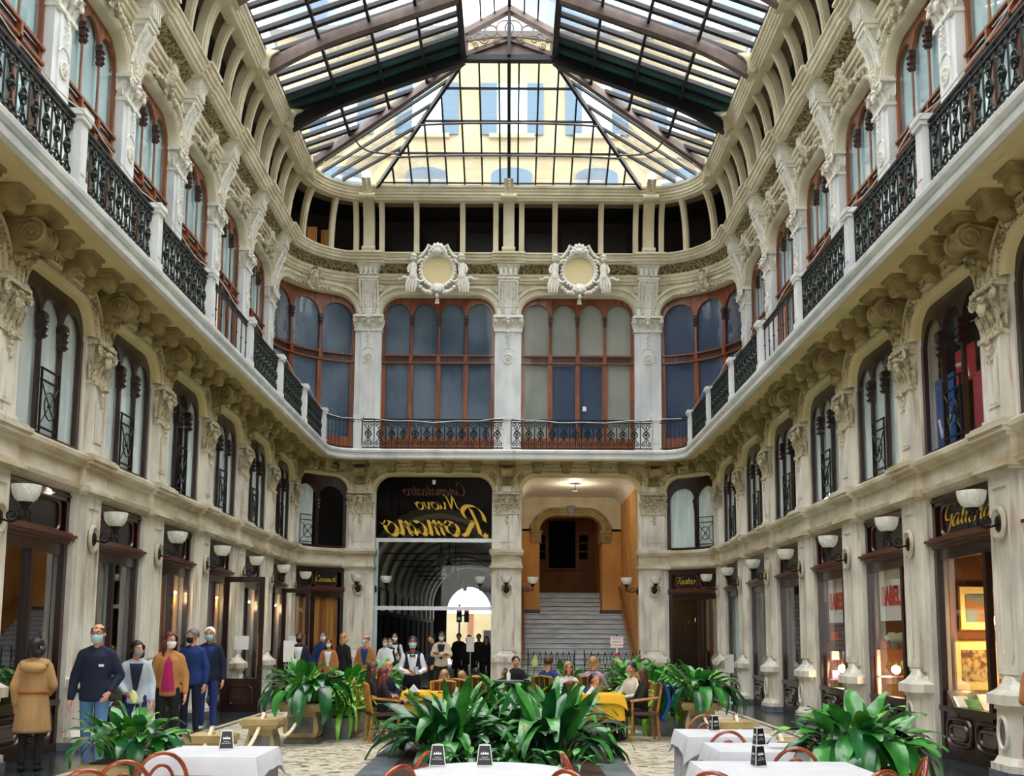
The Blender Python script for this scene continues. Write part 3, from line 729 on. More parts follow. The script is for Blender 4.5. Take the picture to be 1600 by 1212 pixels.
def medallion_big():
    M = []
    cz = 13.32; mb = MB()
    mb.lathe([(.6, .5), (.58, -.2), (.54, -.25), (.5, -.22), (.47, -.16)], 32, (0, 0, cz), 'y', cap=False)
    for q in range(30):
        a = 2 * PI * q / 30; mb.ball((.57 * math.cos(a), -.22, cz + .57 * math.sin(a)), .055, n=6, m=4)
    M.append(('wreath', mb.mesh('wreath', 'plaster_white')))
    mb = MB(); mb.lathe([(.48, -.15), (.44, .0), (.34, .14), (.18, .24), (.001, .27)], 28, (0, 0, cz), 'y'); M.append(('dish', mb.mesh('dish', 'plaster_soffit')))
    mb = MB()
    for q in range(7):
        a = PI * (.1 + .8 * q / 6); mb.tube([(.06 * math.cos(a), -.28, cz + .55 + .06 * math.sin(a)), (.2 * math.cos(a), -.3, cz + .55 + .22 * math.sin(a)), (.26 * math.cos(a), -.22, cz + .55 + .32 * math.sin(a)), (.25 * math.cos(a), -.14, cz + .55 + .3 * math.sin(a))], [.03, .065, .06, .03], 6)
    mb.ball((0, -.3, cz + .62), .12, sy=.7)
    for sx in (-1, 1):
        mb.tube(spiral((sx * .2, -.25, cz + .62), .1, .02, 1.5, -PI / 2, 14, 'xz', sx), .035, 5)
        mb.tube([(sx * .22, -.2, cz + .78), (sx * .3, -.2, cz + .84), (sx * .36, -.2, cz + .7), (sx * .5, -.2, cz + .5), (sx * .62, -.2, cz + .42)], [.04, .06, .05, .05, .04], 6)
    M.append(('shell', mb.mesh('shell', 'plaster_white', .9)))
    for sx in (-1, 1):
        mb = MB(); X = sx * .78
        mb.ball((X, -.26, cz + .38), .105, sz=1.15, n=10, m=8); mb.ball((X - sx * .01, -.3, cz + .45), .11, sy=.9, sz=.7, n=8, m=6)
        mb.ball((X, -.36, cz + .36), .022, sz=1.3)
        mb.lathe([(.05, .28), (.11, .2), (.14, .08), (.11, -.06), (.13, -.16), (.15, -.24), (.1, -.3)], 10, (X, -.2, cz), 'z', sy=.75)
        mb.tube([(X - sx * .1, -.22, cz + .2), (X - sx * .18, -.3, cz + .26), (X - sx * .26, -.26, cz + .36)], [.045, .04, .03], 6)
        mb.tube([(X + sx * .1, -.2, cz + .2), (X + sx * .17, -.22, cz + .04), (X + sx * .14, -.28, cz - .1)], [.045, .04, .03], 6)
        for i in range(4): mb.tube([(X + (i - 1.5) * .06, -.2, cz - .2), (X + (i - 1.5) * .1 + sx * .05, -.24, cz - .45), (X + (i - 1.5) * .08 + sx * .08, -.2, cz - .72)], [.06, .055, .03], 6)
        mb.tube([(X + sx * .1, -.18, cz - .3), (X + sx * .28, -.2, cz - .22), (X + sx * .42, -.18, cz - .3), (X + sx * .5, -.16, cz - .24)], [.05, .05, .035, .03], 6)
        mb.tube([(X - sx * .1, -.2, cz - .28), (X - sx * .22, -.26, cz - .4), (X - sx * .34, -.24, cz - .36)], [.05, .05, .03], 6)
        M.append(('putto', mb.mesh('putto', 'plaster_white', .9)))
    mb = MB()
    mb.ball((0, -.3, cz - .66), .14, sy=.9, sz=1.15, n=10, m=8); mb.ball((0, -.42, cz - .74), .07, sz=.8); mb.ball((0, -.36, cz - .9), .06, sz=1.3)
    for q in range(9):
        a = PI * (.05 + .9 * q / 8); mb.tube([(.12 * math.cos(a), -.28, cz - .66 + .12 * math.sin(a)), (.2 * math.cos(a), -.24, cz - .66 + .2 * math.sin(a)), (.24 * math.cos(a), -.2, cz - .7 + .2 * math.sin(a))], [.05, .05, .02], 5)
    for sx in (-1, 1):
        for k in range(6): mb.ball((sx * (.2 + .085 * k), -.2 - .03 * math.sin(k * 2), cz - .74 + .018 * k * k * .6), .085 - .004 * k, n=6, m=5)
    acanthus(mb, (0, -.2, cz - 1.1), .14, .2, .06)
    M.append(('lion_mask', mb.mesh('lion_mask', 'plaster_white', .9)))
    return M
UP_S, UP_B = upil_meshes(.62), upil_meshes(.86)
RU = RC + UY
UA_S = u_arch(BAY - .62, BAY / 2, None); UA_B = u_arch(4.55 - .86, 4.55 / 2, None, r=.62)
UA_C = u_arch(RU * PI / 2 - .86, RU * PI / 4, bend(RU), r=.62, nf=14)
CART_S, CART_C, MEDB = cartouche(), cartouche(bend(RU), 1.6), medallion_big()
for side, fr in (('left', fr_left), ('right', fr_right)):
    for k in range(-1, 7): put_up(UP_S, fr(yp(k)), wall[side])
    for k in KS:
        f = up(fr(yp(k) + BAY / 2)); put(UA_S, f, wall[side]); inst(CART_S, 'cartouche', wall[side], *f)
for X in (-CXC, 0, CXC): put_up(UP_B, fr_back(X), wall['back'])
for X in (-CXC / 2, CXC / 2):
    f = up(fr_back(X)); put(UA_B, f, wall['back'])
    p = inst(MEDB[0][1], 'medallion', wall['back'], *up(fr_back(X), .36))
    for n, m in MEDB[1:]: inst(m, n, p)
for f0 in (FR_CL, FR_CR):
    f = up(f0); put(UA_C, f, wall['back']); inst(CART_C, 'cartouche', wall['back'], *f)
# ---------------- attic ribs curving up to the ring beam
def rib_mesh(w, d, scroll):
    mb = MB(); pts = []
    for i in range(11):
        t = i / 10; a = t * PI / 2
        y = .5 - (.58) * (1 - math.cos(a)); z = 13.97 + 1.78 * math.sin(a) ** .92
        pts.append((y, z, a))
    fl = [(y, z) for y, z, a in pts]; bk = [(y + d * (1.0 if i < 8 else 1 - (i - 7) * .12), z + .02 * i) for i, (y, z, a) in enumerate(pts)]
    for x0, x1, o in ((-w / 2, w / 2, 0), (-w * .3, w * .3, -.035)):
        mb.strip([[(x0, y + o, z) for y, z in fl], [(x1, y + o, z) for y, z in fl]])
        mb.strip([[(x0, y + o, z) for y, z in fl], [(x0, y, z) for y, z in bk]]); mb.strip([[(x1, y + o, z) for y, z in fl], [(x1, y, z) for y, z in bk]])
    if scroll:
        mb.box(-w * .56, w * .56, .38, .7, 13.97, 14.12)
        mb.lathe([(.09, -w * .6), (.09, w * .6)], 10, (0, .44, 14.14), 'x')
        mb.lathe([(.1, -w * .7), (.1, w * .7)], 10, (0, -.16, 15.66), 'x')
        mb.prism([(-.1, 15.6), (-.24, 15.7), (-.26, 15.9), (-.34, 16.02), (-.5, 16.12), (-.3, 16.14), (.1, 16.14), (.1, 15.6)], -w * .4, w * .4, 'x')
        for k in range(5): mb.ball((0, -.28 - .06 * k, 15.86 + .05 * k), .05, n=5, m=4)
    return mb.mesh('rib', 'rib_cream', .7)
RIB_B, RIB_S = rib_mesh(.36, .2, True), rib_mesh(.17, .14, False)
for side, fr in (('left', fr_left), ('right', fr_right)):
    for k in range(1, 7): inst(RIB_B, 'main_rib', wall[side], *fr(yp(k)))
    for k in range(1, 6):
        for i in (1, 2): inst(RIB_S, 'rib', wall[side], *fr(yp(k) + BAY * i / 3))
for X in (-CXC, 0, CXC):
    inst(RIB_B, 'main_rib', wall['back'], *fr_back(X))
    for dx in (-.42, .42): inst(RIB_S, 'rib', wall['back'], *fr_back(X + dx))
for X in (-3.0, -1.5, 1.5, 3.0): inst(RIB_S, 'rib', wall['back'], *fr_back(X))
for c in (-1, 1):
    for t in (.36, .68):
        a = PI / 2 + (-c) * t * PI / 2
        inst(RIB_S, 'rib', wall['back'], (c * CXC + RC * math.cos(a), YP6 + RC * math.sin(a), 0), a - PI / 2)

# partitions between the shops
for side, sg in (('left', -1), ('right', 1)):
    for k in range(0, 7):
        mb = MB(); a, b = sg * (W + .37), sg * (W + 1.74); mb.box(min(a, b), max(a, b), yp(k) - .06, yp(k) + .06, 0, 4.2); mb.obj('partition', 'ochre_dark' if side == 'right' and k < 4 else 'dark_room', wall[side])  # front right partitions coloured lighter to look lamp-lit, the others dark
# ------------------------------------------------------------------ windows
WN = [0]
def wname():
    WN[0] += 1; return 'window_%d' % WN[0]
def bask_z(x, cw, zs, r, rz=None):
    rz = rz or r; a = abs(x); k = cw / 2 - r
    return zs + (rz if a <= k else rz * math.sqrt(max(0, 1 - ((a - k) / r) ** 2)))
def light_window(n, cw, z0, zs, r, ls, y0, warp, wood, carved, low=None, mull=.07, stile=.08, stilt=0.0):
    """n arched lights in a basket-arched opening; low = (z bottom, z transom lo, z transom hi, panel top) for a lower tier.
       returns list of (name, mesh) for frame bits and panes"""
    M = []; lw = (cw - 2 * stile - (n - 1) * mull) / n
    xs = [-cw / 2 + stile + lw / 2 + i * (lw + mull) for i in range(n)]
    def lowz(x):
        for c in xs:
            d = abs(x - c)
            if d < lw / 2: return min(ls + math.sqrt(max(0, (lw / 2) ** 2 - d * d)) * 1.05, bask_z(x, cw, zs, r) - .06)
        return ls - .02
    mb = MB(warp); N = 14 * n + 2
    X = sorted(set([-cw / 2 + cw * i / N for i in range(N + 1)] + [c + s * lw / 2 * q for c in xs for s in (-1, 1) for q in (1, .999, .97)]))
    lo = [(x, y0, max(lowz(x), 0)) for x in X]; hi = [(x, y0, max(bask_z(x, cw, zs, r), lowz(x))) for x in X]
    mb.strip([lo, hi]); mb.strip([lo, [(x, y0 + .06, z) for x, y, z in lo]])
    for s in (-1, 1): mb.box(min(s * cw / 2, s * (cw / 2 - stile)), max(s * cw / 2, s * (cw / 2 - stile)), y0 - .012, y0 + .05, z0, ls)
    if low:
        tp = MB(warp); tp.box(-cw / 2, cw / 2, y0 + .02, y0 + .08, low[1] + .05, low[2] - .05, 4 * n); M.append(('transom_shade_panel', tp.mesh('transom_shade_panel', 'wood_carved')))  # dark wood stands in for the shaded recess between the rails
        for zz in (low[1], low[2] - .05): mb.box(-cw / 2, cw / 2, y0 - .06, y0, zz, zz + .05, 4 * n)
    mb.box(-cw / 2, cw / 2, y0 - .02, y0 + .09, z0 - .0, z0 + .07, 4 * n)
    M.append(('frame', mb.mesh('frame', wood)))
    mx = [(xs[i] + xs[i + 1]) / 2 for i in range(n - 1)]
    zb = low[2] if low else z0
    for x in mx:
        mb = MB(warp)
        if low:
            mb.tube([(x, y0 + .0, zb), (x, y0 + .0, ls - .3)], mull * .5, 8)
            mb.box(x - mull * .8, x + mull * .8, y0 - .06, y0 + .06, low[1], low[1] + .06); mb.box(x - mull * .7, x + mull * .7, y0 - .07, y0 + .07, low[1] + .05, low[2] - .05)
            mb.box(x - .06, x + .06, y0 - .02, y0 + .06, low[0], low[1])
        else:
            mb.box(x - mull * .5, x + mull * .5, y0 - .015, y0 + .045, z0, ls)
        M.append(('mullion', mb.mesh('mullion', wood)))
        mb = MB(warp)
        for zz, rr in ((ls - .34, .05), (ls - .24, .06), (ls - .1, .075), (ls - .02, .06)): mb.box(x - rr, x + rr, y0 - rr, y0 + .05, zz, zz + .05)
        mb.frus((x, y0), .07, .08, ls - .34, (x, y0 - .01), .13, .14, ls)
        for q in range(3): mb.ball((x, y0 - .07, ls - .3 + q * .1), .035, n=5, m=4)
        M.append(('mullion_capital', mb.mesh('mullion_capital', carved)))
    ztop = zs + r
    for c in xs:
        mb = MB(warp); a, b = c - lw / 2 - .01, c + lw / 2 + .01
        mb.sheet(a, b, y0 + .05, zb, ztop - .03, 4); M.append(('pane', mb.mesh('pane', 'PANE')))
        if low:
            mb = MB(warp); mb.sheet(a + .04, b - .04, y0 + .04, low[3], low[1], 4); M.append(('pane', mb.mesh('pane', 'PANE')))
    if low:
        for c in xs:
            mb = MB(warp); a, b = c - lw / 2 - .02, c + lw / 2 + .02
            mb.box(a, b, y0 + .01, y0 + .06, low[0], low[3], 3); mb.box(a + .08, b - .08, y0 - .015, y0 + .02, low[0] + .12, low[3] - .12, 3); mb.box(a + .14, b - .14, y0 - .03, y0, low[0] + .18, low[3] - .18, 3)
            for xx in (a, b - .05): mb.box(xx, xx + .05, y0 - .01, y0 + .06, low[3], low[1])
            M.append(('lower_panel', mb.mesh('lower_panel', 'wood_orange')))
    return M, xs, lw
MATS['PANE'] = MATS['pane_window']
def sheet(cw, z0, z1, y, warp, m, fold=0.0, name='curtain', n=40, x0=None, x1=None):
    mb = MB(warp); a = -cw / 2 if x0 is None else x0; b = cw / 2 if x1 is None else x1
    mb.strip([[(a + (b - a) * i / n, y + fold * math.sin(i * 1.9) + fold * .6 * math.sin(i * .7), z) for i in range(n + 1)] for z in (z0, z1)])
    return (name, mb.mesh(name, m, 1.2))
def grille_mesh(w, z0, h, y):
    mb = MB(); z1 = z0 + h
    for z in (z0 + .08, z1 - .16, z1): mb.box(-w / 2, w / 2, y - .012, y + .012, z - .012, z + .012)
    for x in (-w / 2 + .03, w / 2 - .03): mb.box(x - .012, x + .012, y - .012, y + .012, z0, z1)
    mb.tube([(-w / 2 + .03, y, z0 + .1), (w / 2 - .03, y, z1 - .18)], .011, 4); mb.tube([(w / 2 - .03, y, z0 + .1), (-w / 2 + .03, y, z1 - .18)], .011, 4)
    c = (z0 + z1) / 2 - .04; mb.tube([(.5 * w * .55 * math.cos(t), y - .01, c + h * .22 * math.sin(t)) for t in [2 * PI * i / 16 for i in range(16)]], .012, 4, True)
    mb.ball((0, y, c), .03)
    return mb.mesh('grille', 'iron_black')
def place_window(Ms, frame, label, extra=(), grille=None):
    w = struct(wname(), label, *frame)
    for n, m in Ms: inst(m, n, w)
    for n, m in extra: inst(m, n, w)
    if grille: inst(grille[0], 'grille', w, (grille[1], 0, 0))
    return w
ORD = {5: 'sixth', 4: 'fifth', 3: 'fourth', 2: 'third', 1: 'second', 0: 'first', -1: 'frontmost'}
BK = {5: 'nearest the back corner', 4: 'second from the back corner', 3: 'third from the back corner', 2: 'fourth from the back corner', 1: 'fifth from the back corner', 0: 'sixth from the back corner', -1: 'frontmost of the row'}
# mezzanine windows: dark wood, three lights
cwS = BAY - .78
MZ_S, xsS, lwS = light_window(3, cwS, 4.34, 6.14, .42, 6.04, .12, None, 'wood_dark', 'wood_dark', mull=.06, stile=.09)
MZ_C, xsC, lwC = light_window(2, 1.78, 4.34, 6.14, .42, 5.86, .12, bend(RC), 'wood_dark', 'wood_dark', mull=.1, stile=.1)
CW1 = sheet(cwS, 4.36, 6.5, .2, None, 'curtain_white', .02)
CW2 = sheet(cwS, 4.36, 6.5, .2, None, 'curtain_white', .02, x0=xsS[0] - lwS / 2, x1=xsS[1] - .05)
CW3 = sheet(cwS, 4.36, 6.5, .2, None, 'curtain_white', .02, x0=xsS[2] - lwS / 2, x1=xsS[2] + lwS / 2)
CWC = sheet(1.78, 4.36, 6.5, .2, bend(RC), 'curtain_white', .02, x0=-.8, x1=-.1); CWC2 = sheet(1.78, 4.36, 6.5, .2, bend(RC), 'curtain_white', .02, x0=.05, x1=.8)
GR = grille_mesh(lwS, 4.4, .9, .09); GRC = grille_mesh(.6, 4.4, .9, .07)
for side, fr in (('left', fr_left), ('right', fr_right)):
    for k in KS:
        ex = [CW1] if (k + (side == 'left')) % 3 else [CW2, CW3]
        if side == 'right' and k == 0: ex = []
        place_window(MZ_S, fr(yp(k) + BAY / 2), f'dark framed mezzanine window on the {side} wall, {BK[k]}', ex, (GR, xsS[1]))
place_window(MZ_C, FR_CL, 'two-light mezzanine window in the curved left corner', [CWC], (GRC, -.36))
place_window(MZ_C, FR_CR, 'two-light mezzanine window in the curved right corner', [CWC, CWC2], (GRC, .36))
# upper storey windows
LOW = (7.32, 10.5, 10.8, 8.05)
def relabel(Ms, pm): 
    out = []
    for n, m in Ms:
        if n == 'pane' and pm:
            m = m.copy(); m.materials[0] = MATS[pm]
        out.append((n, m))
    return out
UW_S, _, _ = light_window(3, BAY - .62, 7.32, 12.1, .5, 12.1, .17, None, 'wood_orange', 'wood_carved', LOW, mull=.05, stile=.08)
UW_B, _, _ = light_window(4, 4.55 - .86, 7.32, 12.1, .62, 12.1, .2, None, 'wood_orange', 'wood_carved', LOW, mull=.09, stile=.1)
UW_C, _, _ = light_window(3, RU * PI / 2 - .86, 7.32, 12.1, .62, 12.0, .2, bend(RU), 'wood_orange', 'wood_carved', LOW, mull=.09, stile=.1)
UCS = sheet(BAY - .66, 7.4, 12.6, .285, None, 'curtain_teal', .004)
UCB = {m: sheet(4.55 - .9, 7.4, 12.75, .285, None, m, .004) for m in ('slate_reflection', 'curtain_grey')}
UCC = {m: sheet(RU * PI / 2 - .9, 7.4, 12.75, .285, bend(RU), m, .004) for m in ('slate_reflection', 'curtain_blue')}
for side, fr in (('left', fr_left), ('right', fr_right)):
    for k in KS:
        if k < -1: continue
        place_window(UW_S, up(fr(yp(k) + BAY / 2)), f'tall three-light wooden window behind the {side} balcony, {BK[k]}', [UCS])
place_window(UW_B, up(fr_back(-CXC / 2)), 'four-light wooden window with painted slate-blue reflections above the glazed entrance', [UCB['slate_reflection']])
wr = place_window(UW_B, up(fr_back(CXC / 2)), 'four-light wooden window with grey glass above the staircase arch', [UCB['curtain_grey']])
mb = MB(); mb.box(-.8, -.06, .262, .27, 8.05, 10.45); mb.box(.06, .8, .262, .27, 8.05, 10.45); mb.obj('dark_blind', 'curtain_blue', wr)
mb = MB(); mb.box(.16, .28, .17, .18, 8.95, 9.1); mb.obj('notice', 'paper', wr)
place_window(UW_C, up(FR_CL), 'curved three-light wooden window in the upper left corner', [UCC['slate_reflection']])
place_window(UW_C, up(FR_CR), 'curved three-light wooden window in the upper right corner', [UCC['curtain_blue']])
# ------------------------------------------------------------------ shopfronts
def rrect(cx, cz, w, h, r, y, n=5):
    out = []
    for (sx, sz, a0) in ((1, 1, 0), (-1, 1, PI / 2), (-1, -1, PI), (1, -1, 1.5 * PI)):
        for i in range(n + 1):
            a = a0 + PI / 2 * i / n; out.append((cx + sx * (w / 2 - r) + r * math.cos(a), y, cz + sz * (h / 2 - r) + r * math.sin(a)))
    return out
def shopfront(cw, warp, lights=2, bulk=.74, door=False, split=None):
    M = []
    mb = MB(warp); y = .2
    for s in (-1, 1): mb.box(min(s * cw / 2, s * (cw / 2 - .1)), max(s * cw / 2, s * (cw / 2 - .1)), y - .03, y + .06, 0, 3.76); 
    mb.box(-cw / 2, cw / 2, y - .03, y + .14, 3.6, 3.76, 8); mb.box(-cw / 2, cw / 2, y - .05, y + .14, 3.66, 3.7, 8)
    mb.box(-cw / 2, cw / 2, y, y + .14, 2.82, 3.14, 8)
    M.append(('frame', mb.mesh('frame', 'wood_dark')))
    mb = MB(warp)
    for zz, o in ((2.98, .06), (3.02, .13), (3.06, .17), (3.1, .1)): mb.box(-cw / 2, cw / 2, y - o, y, zz, zz + .042, 8)
    M.append(('ledge', mb.mesh('ledge', 'wood_ledge')))
    npan = 1 if lights < 3 and not door else 2
    for i in range(npan):
        w = (cw - .4) / npan - .06; c = (i - (npan - 1) / 2) * (w + .08)
        mb = MB(warp); mb.box(c - w / 2, c + w / 2, y + .03, y + .05, 3.15, 3.6, 6); M.append(('sign_panel', mb.mesh('sign_panel', 'black_card')))
        mb = MB(warp); mb.tube(rrect(c, 3.375, w, .44, .12, y + .01), .028, 5, True); M.append(('sign_frame', mb.mesh('sign_frame', 'wood_ledge')))
    xsp = [-cw / 2 + .1] + (split if split else [0.0] if lights == 2 else []) + [cw / 2 - .1]
    for x in xsp[1:-1]:
        mb = MB(warp); mb.box(x - .045, x + .045, y - .02, y + .06, 0, 2.84); M.append(('mullion', mb.mesh('mullion', 'wood_dark')))
    for a, b in zip(xsp[:-1], xsp[1:]):
        mb = MB(warp); mb.sheet(a, b, y + .05, bulk, 2.84, 4); M.append(('pane', mb.mesh('pane', 'pane_shop')))
    if bulk > .2:
        mb = MB(warp); mb.box(-cw / 2, cw / 2, y + .0, y + .1, 0, bulk, 8); mb.box(-cw / 2, cw / 2, y - .05, y + .1, bulk - .08, bulk, 8); mb.box(-cw / 2, cw / 2, y - .04, y + .1, 0, .12, 8)
        M.append(('bulkhead', mb.mesh('bulkhead', 'wood_dark')))
        for c in (-cw * .22, cw * .22):
            mb = MB(warp); mb.tube(rrect(c, .39, cw * .36, .36, .14, y - .02), .03, 6, True); mb.tube(rrect(c, .39, cw * .24, .18, .08, y - .02), .035, 6, True); mb.box(c - cw * .1, c + cw * .1, y - .03, y, .33, .45)
            M.append(('lozenge', mb.mesh('lozenge', 'wood_dark')))
    return M
SF_S = shopfront(cwS, None); SF_C = shopfront(1.78, bend(RC), door=True, bulk=.3); SF_D = shopfront(cwS, None, bulk=.3); SF_R = shopfront(cwS, None, split=[.5])
GOLD_S = sheet(cwS - .3, .1, 2.85, .36, None, 'curtain_gold', .05); GOLD_H = sheet(cwS, .1, 2.85, .36, None, 'curtain_gold', .05, x0=-.1, x1=.5)
GOLD_C = sheet(1.5, .1, 2.85, .33, bend(RC), 'curtain_gold', .05)
PALE = sheet(cwS, .1, 2.85, .36, None, 'curtain_teal', .03, x0=-.85, x1=-.35); PALE2 = sheet(cwS, .1, 2.85, .36, None, 'curtain_white', .03, x0=.1, x1=.4)
shop = {}
for side, fr in (('left', fr_left), ('right', fr_right)):
    for k in range(-1, 6):
        ex = []
        sf = SF_S
        if side == 'left':
            if k == 1: ex = [PALE, PALE2]  # pale sheets stand in for reflections in the shop glass
            if k in (2, 3): ex = [GOLD_S]; sf = SF_D
            if k in (4, 5): ex = [GOLD_H]; sf = SF_D
        else:
            sf = SF_R
            if k in (3, 4): ex = [PALE2]
            if k == 5: ex = [PALE]
        what = {('left', 0): 'broad display window', ('left', 1): 'shopfront with pale reflections painted on sheets', ('left', 2): 'gold-curtained shopfront', ('left', 3): 'gold-curtained shopfront with an open door', ('left', 4): 'half-curtained shopfront', ('left', 5): 'half-curtained shopfront',
                ('right', 0): 'art gallery shopfront with framed pictures', ('right', 1): 'shopfront with a red-lettered banner and a small shirt', ('right', 2): 'shopfront with a red-lettered banner and shelves'}.get((side, k), 'dark shopfront')
        shop[side, k] = place_window(sf, fr(yp(k) + BAY / 2), f'{what} on the {side} side, {BK[k]}', ex)
shop['cl'] = place_window(SF_C, FR_CL, 'curved shopfront with gold curtains in the left corner', [GOLD_C])
shop['cr'] = place_window(SF_C, FR_CR, 'curved dark theatre door in the right corner', [])
# gilt lettering on the sign panels
mb = MB(); script_text(mb, 'Galleria', .30, nib=.075, y=.205, slant=.28, width=1.5)
o = mb.obj('gilt_lettering', 'gold_leaf', shop['right', 0]); o.location = (-.02, 0, 3.27)
mb = MB(bend(RC)); script_text(mb, 'Teatro', .2, nib=.12, y=.205, slant=.25, width=.55)
mb.v = [(x - .4, y, z + 3.3) for x, y, z in mb.v]; mb.obj('gilt_lettering', 'gold_leaf', shop['cr'])
mb = MB(bend(RC)); script_text(mb, 'Caranoti', .17, nib=.11, y=.205, slant=.2, width=.6)
mb.v = [(x + .36, y, z + 3.3) for x, y, z in mb.v]; mb.obj('gilt_lettering', 'gold_leaf', shop['cl'])
# red-lettered banners
for k in (1, 2):
    b = thing('shop_banner', 'white hanging banner with red BABEL lettering in the %s' % ('window with the small shirt' if k == 1 else 'window with the shelves'), 'banner', (W + .34, yp(k) + BAY / 2 + .34, 1.98), -PI / 2)
    mb = MB(); mb.box(-.52, .58, -.01, .01, 0, .85); mb.obj('cloth', 'paper', b)
    t = block_text('BABEL', .42, .004, .012); t.materials.append(MATS['red_ink']); inst(t, 'lettering', b, (0, -.02, .4), rot=(PI / 2, 0, 0), scale=(.7, 1.05, 1))
# ------------------------------------------------------------------ balcony posts and iron railings
def post_mesh():
    mb = MB(); mb.box(-.12, .12, -.84, -.6, 7.3, 7.45); mb.box(-.1, .1, -.82, -.62, 7.45, 8.22); mb.box(-.06, .06, -.835, -.62, 7.52, 8.1)
    mb.box(-.13, .13, -.85, -.59, 8.22, 8.28); mb.box(-.15, .15, -.87, -.57, 8.28, 8.36)
    return mb.mesh('post', 'marble_white')
POST = post_mesh()
def scroll_unit(w, warp=None, x0=0.0):
    """one motif of wrought iron, w wide"""
    mb = MB(warp); z0, z1, y = 7.4, 8.2, -.72; r = .013
    mb.tube([(x0 - w / 2, y, z0 - .03), (x0 - w / 2, y, z1 + .03)], .014, 4)
    for s in (-1, 1):
        mb.tube(spiral((x0 + s * w * .22, y, z1 - .1), .07, .015, 1.3, -PI / 2, 12, 'xz', s), r, 4)
        mb.tube(spiral((x0 + s * w * .22, y, z0 + .1), .07, .015, 1.3, PI / 2, 12, 'xz', -s), r, 4)
        mb.tube([(x0 + s * w * .22, y, z1 - .17), (x0 + s * w * .04, y, z1 - .3), (x0 + s * w * .3, y, z1 - .42), (x0 + s * w * .06, y, z0 + .28), (x0 + s * w * .22, y, z0 + .17)], r, 4)
    mb.tube([(x0, y, z0), (x0, y, z1)], .011, 4)
    mb.tube([(x0 + w * .26 * math.cos(t), y - .01, 7.8 + .1 * math.sin(t)) for t in [2 * PI * i / 10 for i in range(10)]], r, 4, True)
    for z, q in ((7.8, .045), (7.58, .03), (8.02, .03)): mb.ball((x0, y - .01, z), q, n=6, m=4)
    for i in range(4): mb.tube([(x0, y, 7.8), (x0 + .1 * math.cos(i * PI / 2 + .78), y - .02, 7.8 + .1 * math.sin(i * PI / 2 + .78))], [.018, .004], 4)
    return mb.mesh('scroll_panel', 'iron')
def bar_unit(warp=None, x0=0.0):
    mb = MB(warp); mb.tube([(x0, -.72, 7.36), (x0, -.72, 8.24)], .012, 4); mb.ball((x0, -.72, 7.8), .025, n=5, m=4); return mb.mesh('bar', 'iron_black')
def rails(w, warp=None, n=1):
    mb = MB(warp); mb.box(-w / 2, w / 2, -.755, -.685, 8.23, 8.265, n); mb.box(-w / 2, w / 2, -.74, -.7, 8.16, 8.185, n); a = mb.mesh('top_rail', 'iron_black')
    mb = MB(warp); mb.box(-w / 2, w / 2, -.74, -.7, 7.36, 7.39, n); b = mb.mesh('bottom_rail', 'iron_black')
    return a, b
pw = BAY - .24
TR, BR = rails(pw); NU = 9; SU = scroll_unit(pw / NU); BU = bar_unit()
pwb = 4.55 - .24; TRB, BRB = rails(pwb); NB = 12; SUB = scroll_unit(pwb / NB)
wc = (RC - .72) * PI / 2
def railing(frame, label, n, tr, br, unit, w, plain=False):
    r = thing('balcony_railing', label, 'railing', frame[0], frame[1], 'balcony railings')
    inst(tr, 'top_rail', r); inst(br, 'bottom_rail', r)
    if plain:
        for i in range(8): inst(BU, 'bar', r, ((i - 3.5) * w / 7.2, 0, 0))
    else:
        for i in range(n): inst(unit, 'scroll_panel', r, ((i + .5) * w / n - w / 2, 0, 0))
    return r
for side, fr in (('left', fr_left), ('right', fr_right)):
    for k in range(-1, 7): inst(POST, 'balcony_post', wall[side], *fr(yp(k)))
    for k in KS:
        railing(fr(yp(k) + BAY / 2), (f'plain barred iron railing on the {side} balcony' if k == 2 else f'scrolled iron railing on the {side} balcony, {BK[k]}'), NU, TR, BR, SU, pw, k == 2)
for X in (-CXC, 0, CXC): inst(POST, 'balcony_post', wall['back'], *fr_back(X))
railing(fr_back(-CXC / 2), 'long scrolled iron railing above the glazed entrance', NB, TRB, BRB, SUB, pwb)
railing(fr_back(CXC / 2), 'long scrolled iron railing above the staircase arch', NB, TRB, BRB, SUB, pwb)
# the corner railings are wrapped round the curve
for f, s in ((FR_CL, 'left'), (FR_CR, 'right')):
    r = thing('balcony_railing', f'curved iron railing at the {s} corner of the balcony', 'railing', f[0], f[1], 'balcony railings')
    A = RC * PI / 2; wp = bend(RC); a, b = rails(A - .3, wp, 10); inst(a, 'top_rail', r); inst(b, 'bottom_rail', r)
    for i in range(9):
        inst(bar_unit(wp, (i - 4) * A / 10.5), 'bar', r)
# white light cable tied along the handrails
for s in SIDES:
    mb = MB(); P = []
    for i, (q, nn) in enumerate(along(s, .35, -.875, 9.0 if s != 'back' else None)):
        P.append((q[0] - nn[0] * .02, q[1] - nn[1] * .02, 8.27 - .13 * abs(math.sin(PI * ((q[1] - YP6) / BAY if s != 'back' else (q[0] / CXC)))) + .02 * math.sin(i * 1.7)))
    if len(P) > 2: tag(mb.tube(P, .01, 4) or mb.obj('light_cable', 'paper'), {'left': 'thin white cable tied along the left balcony handrail', 'right': 'thin white cable tied along the right balcony handrail', 'back': 'thin white cable tied along the end balcony handrail'}[s], 'cable')
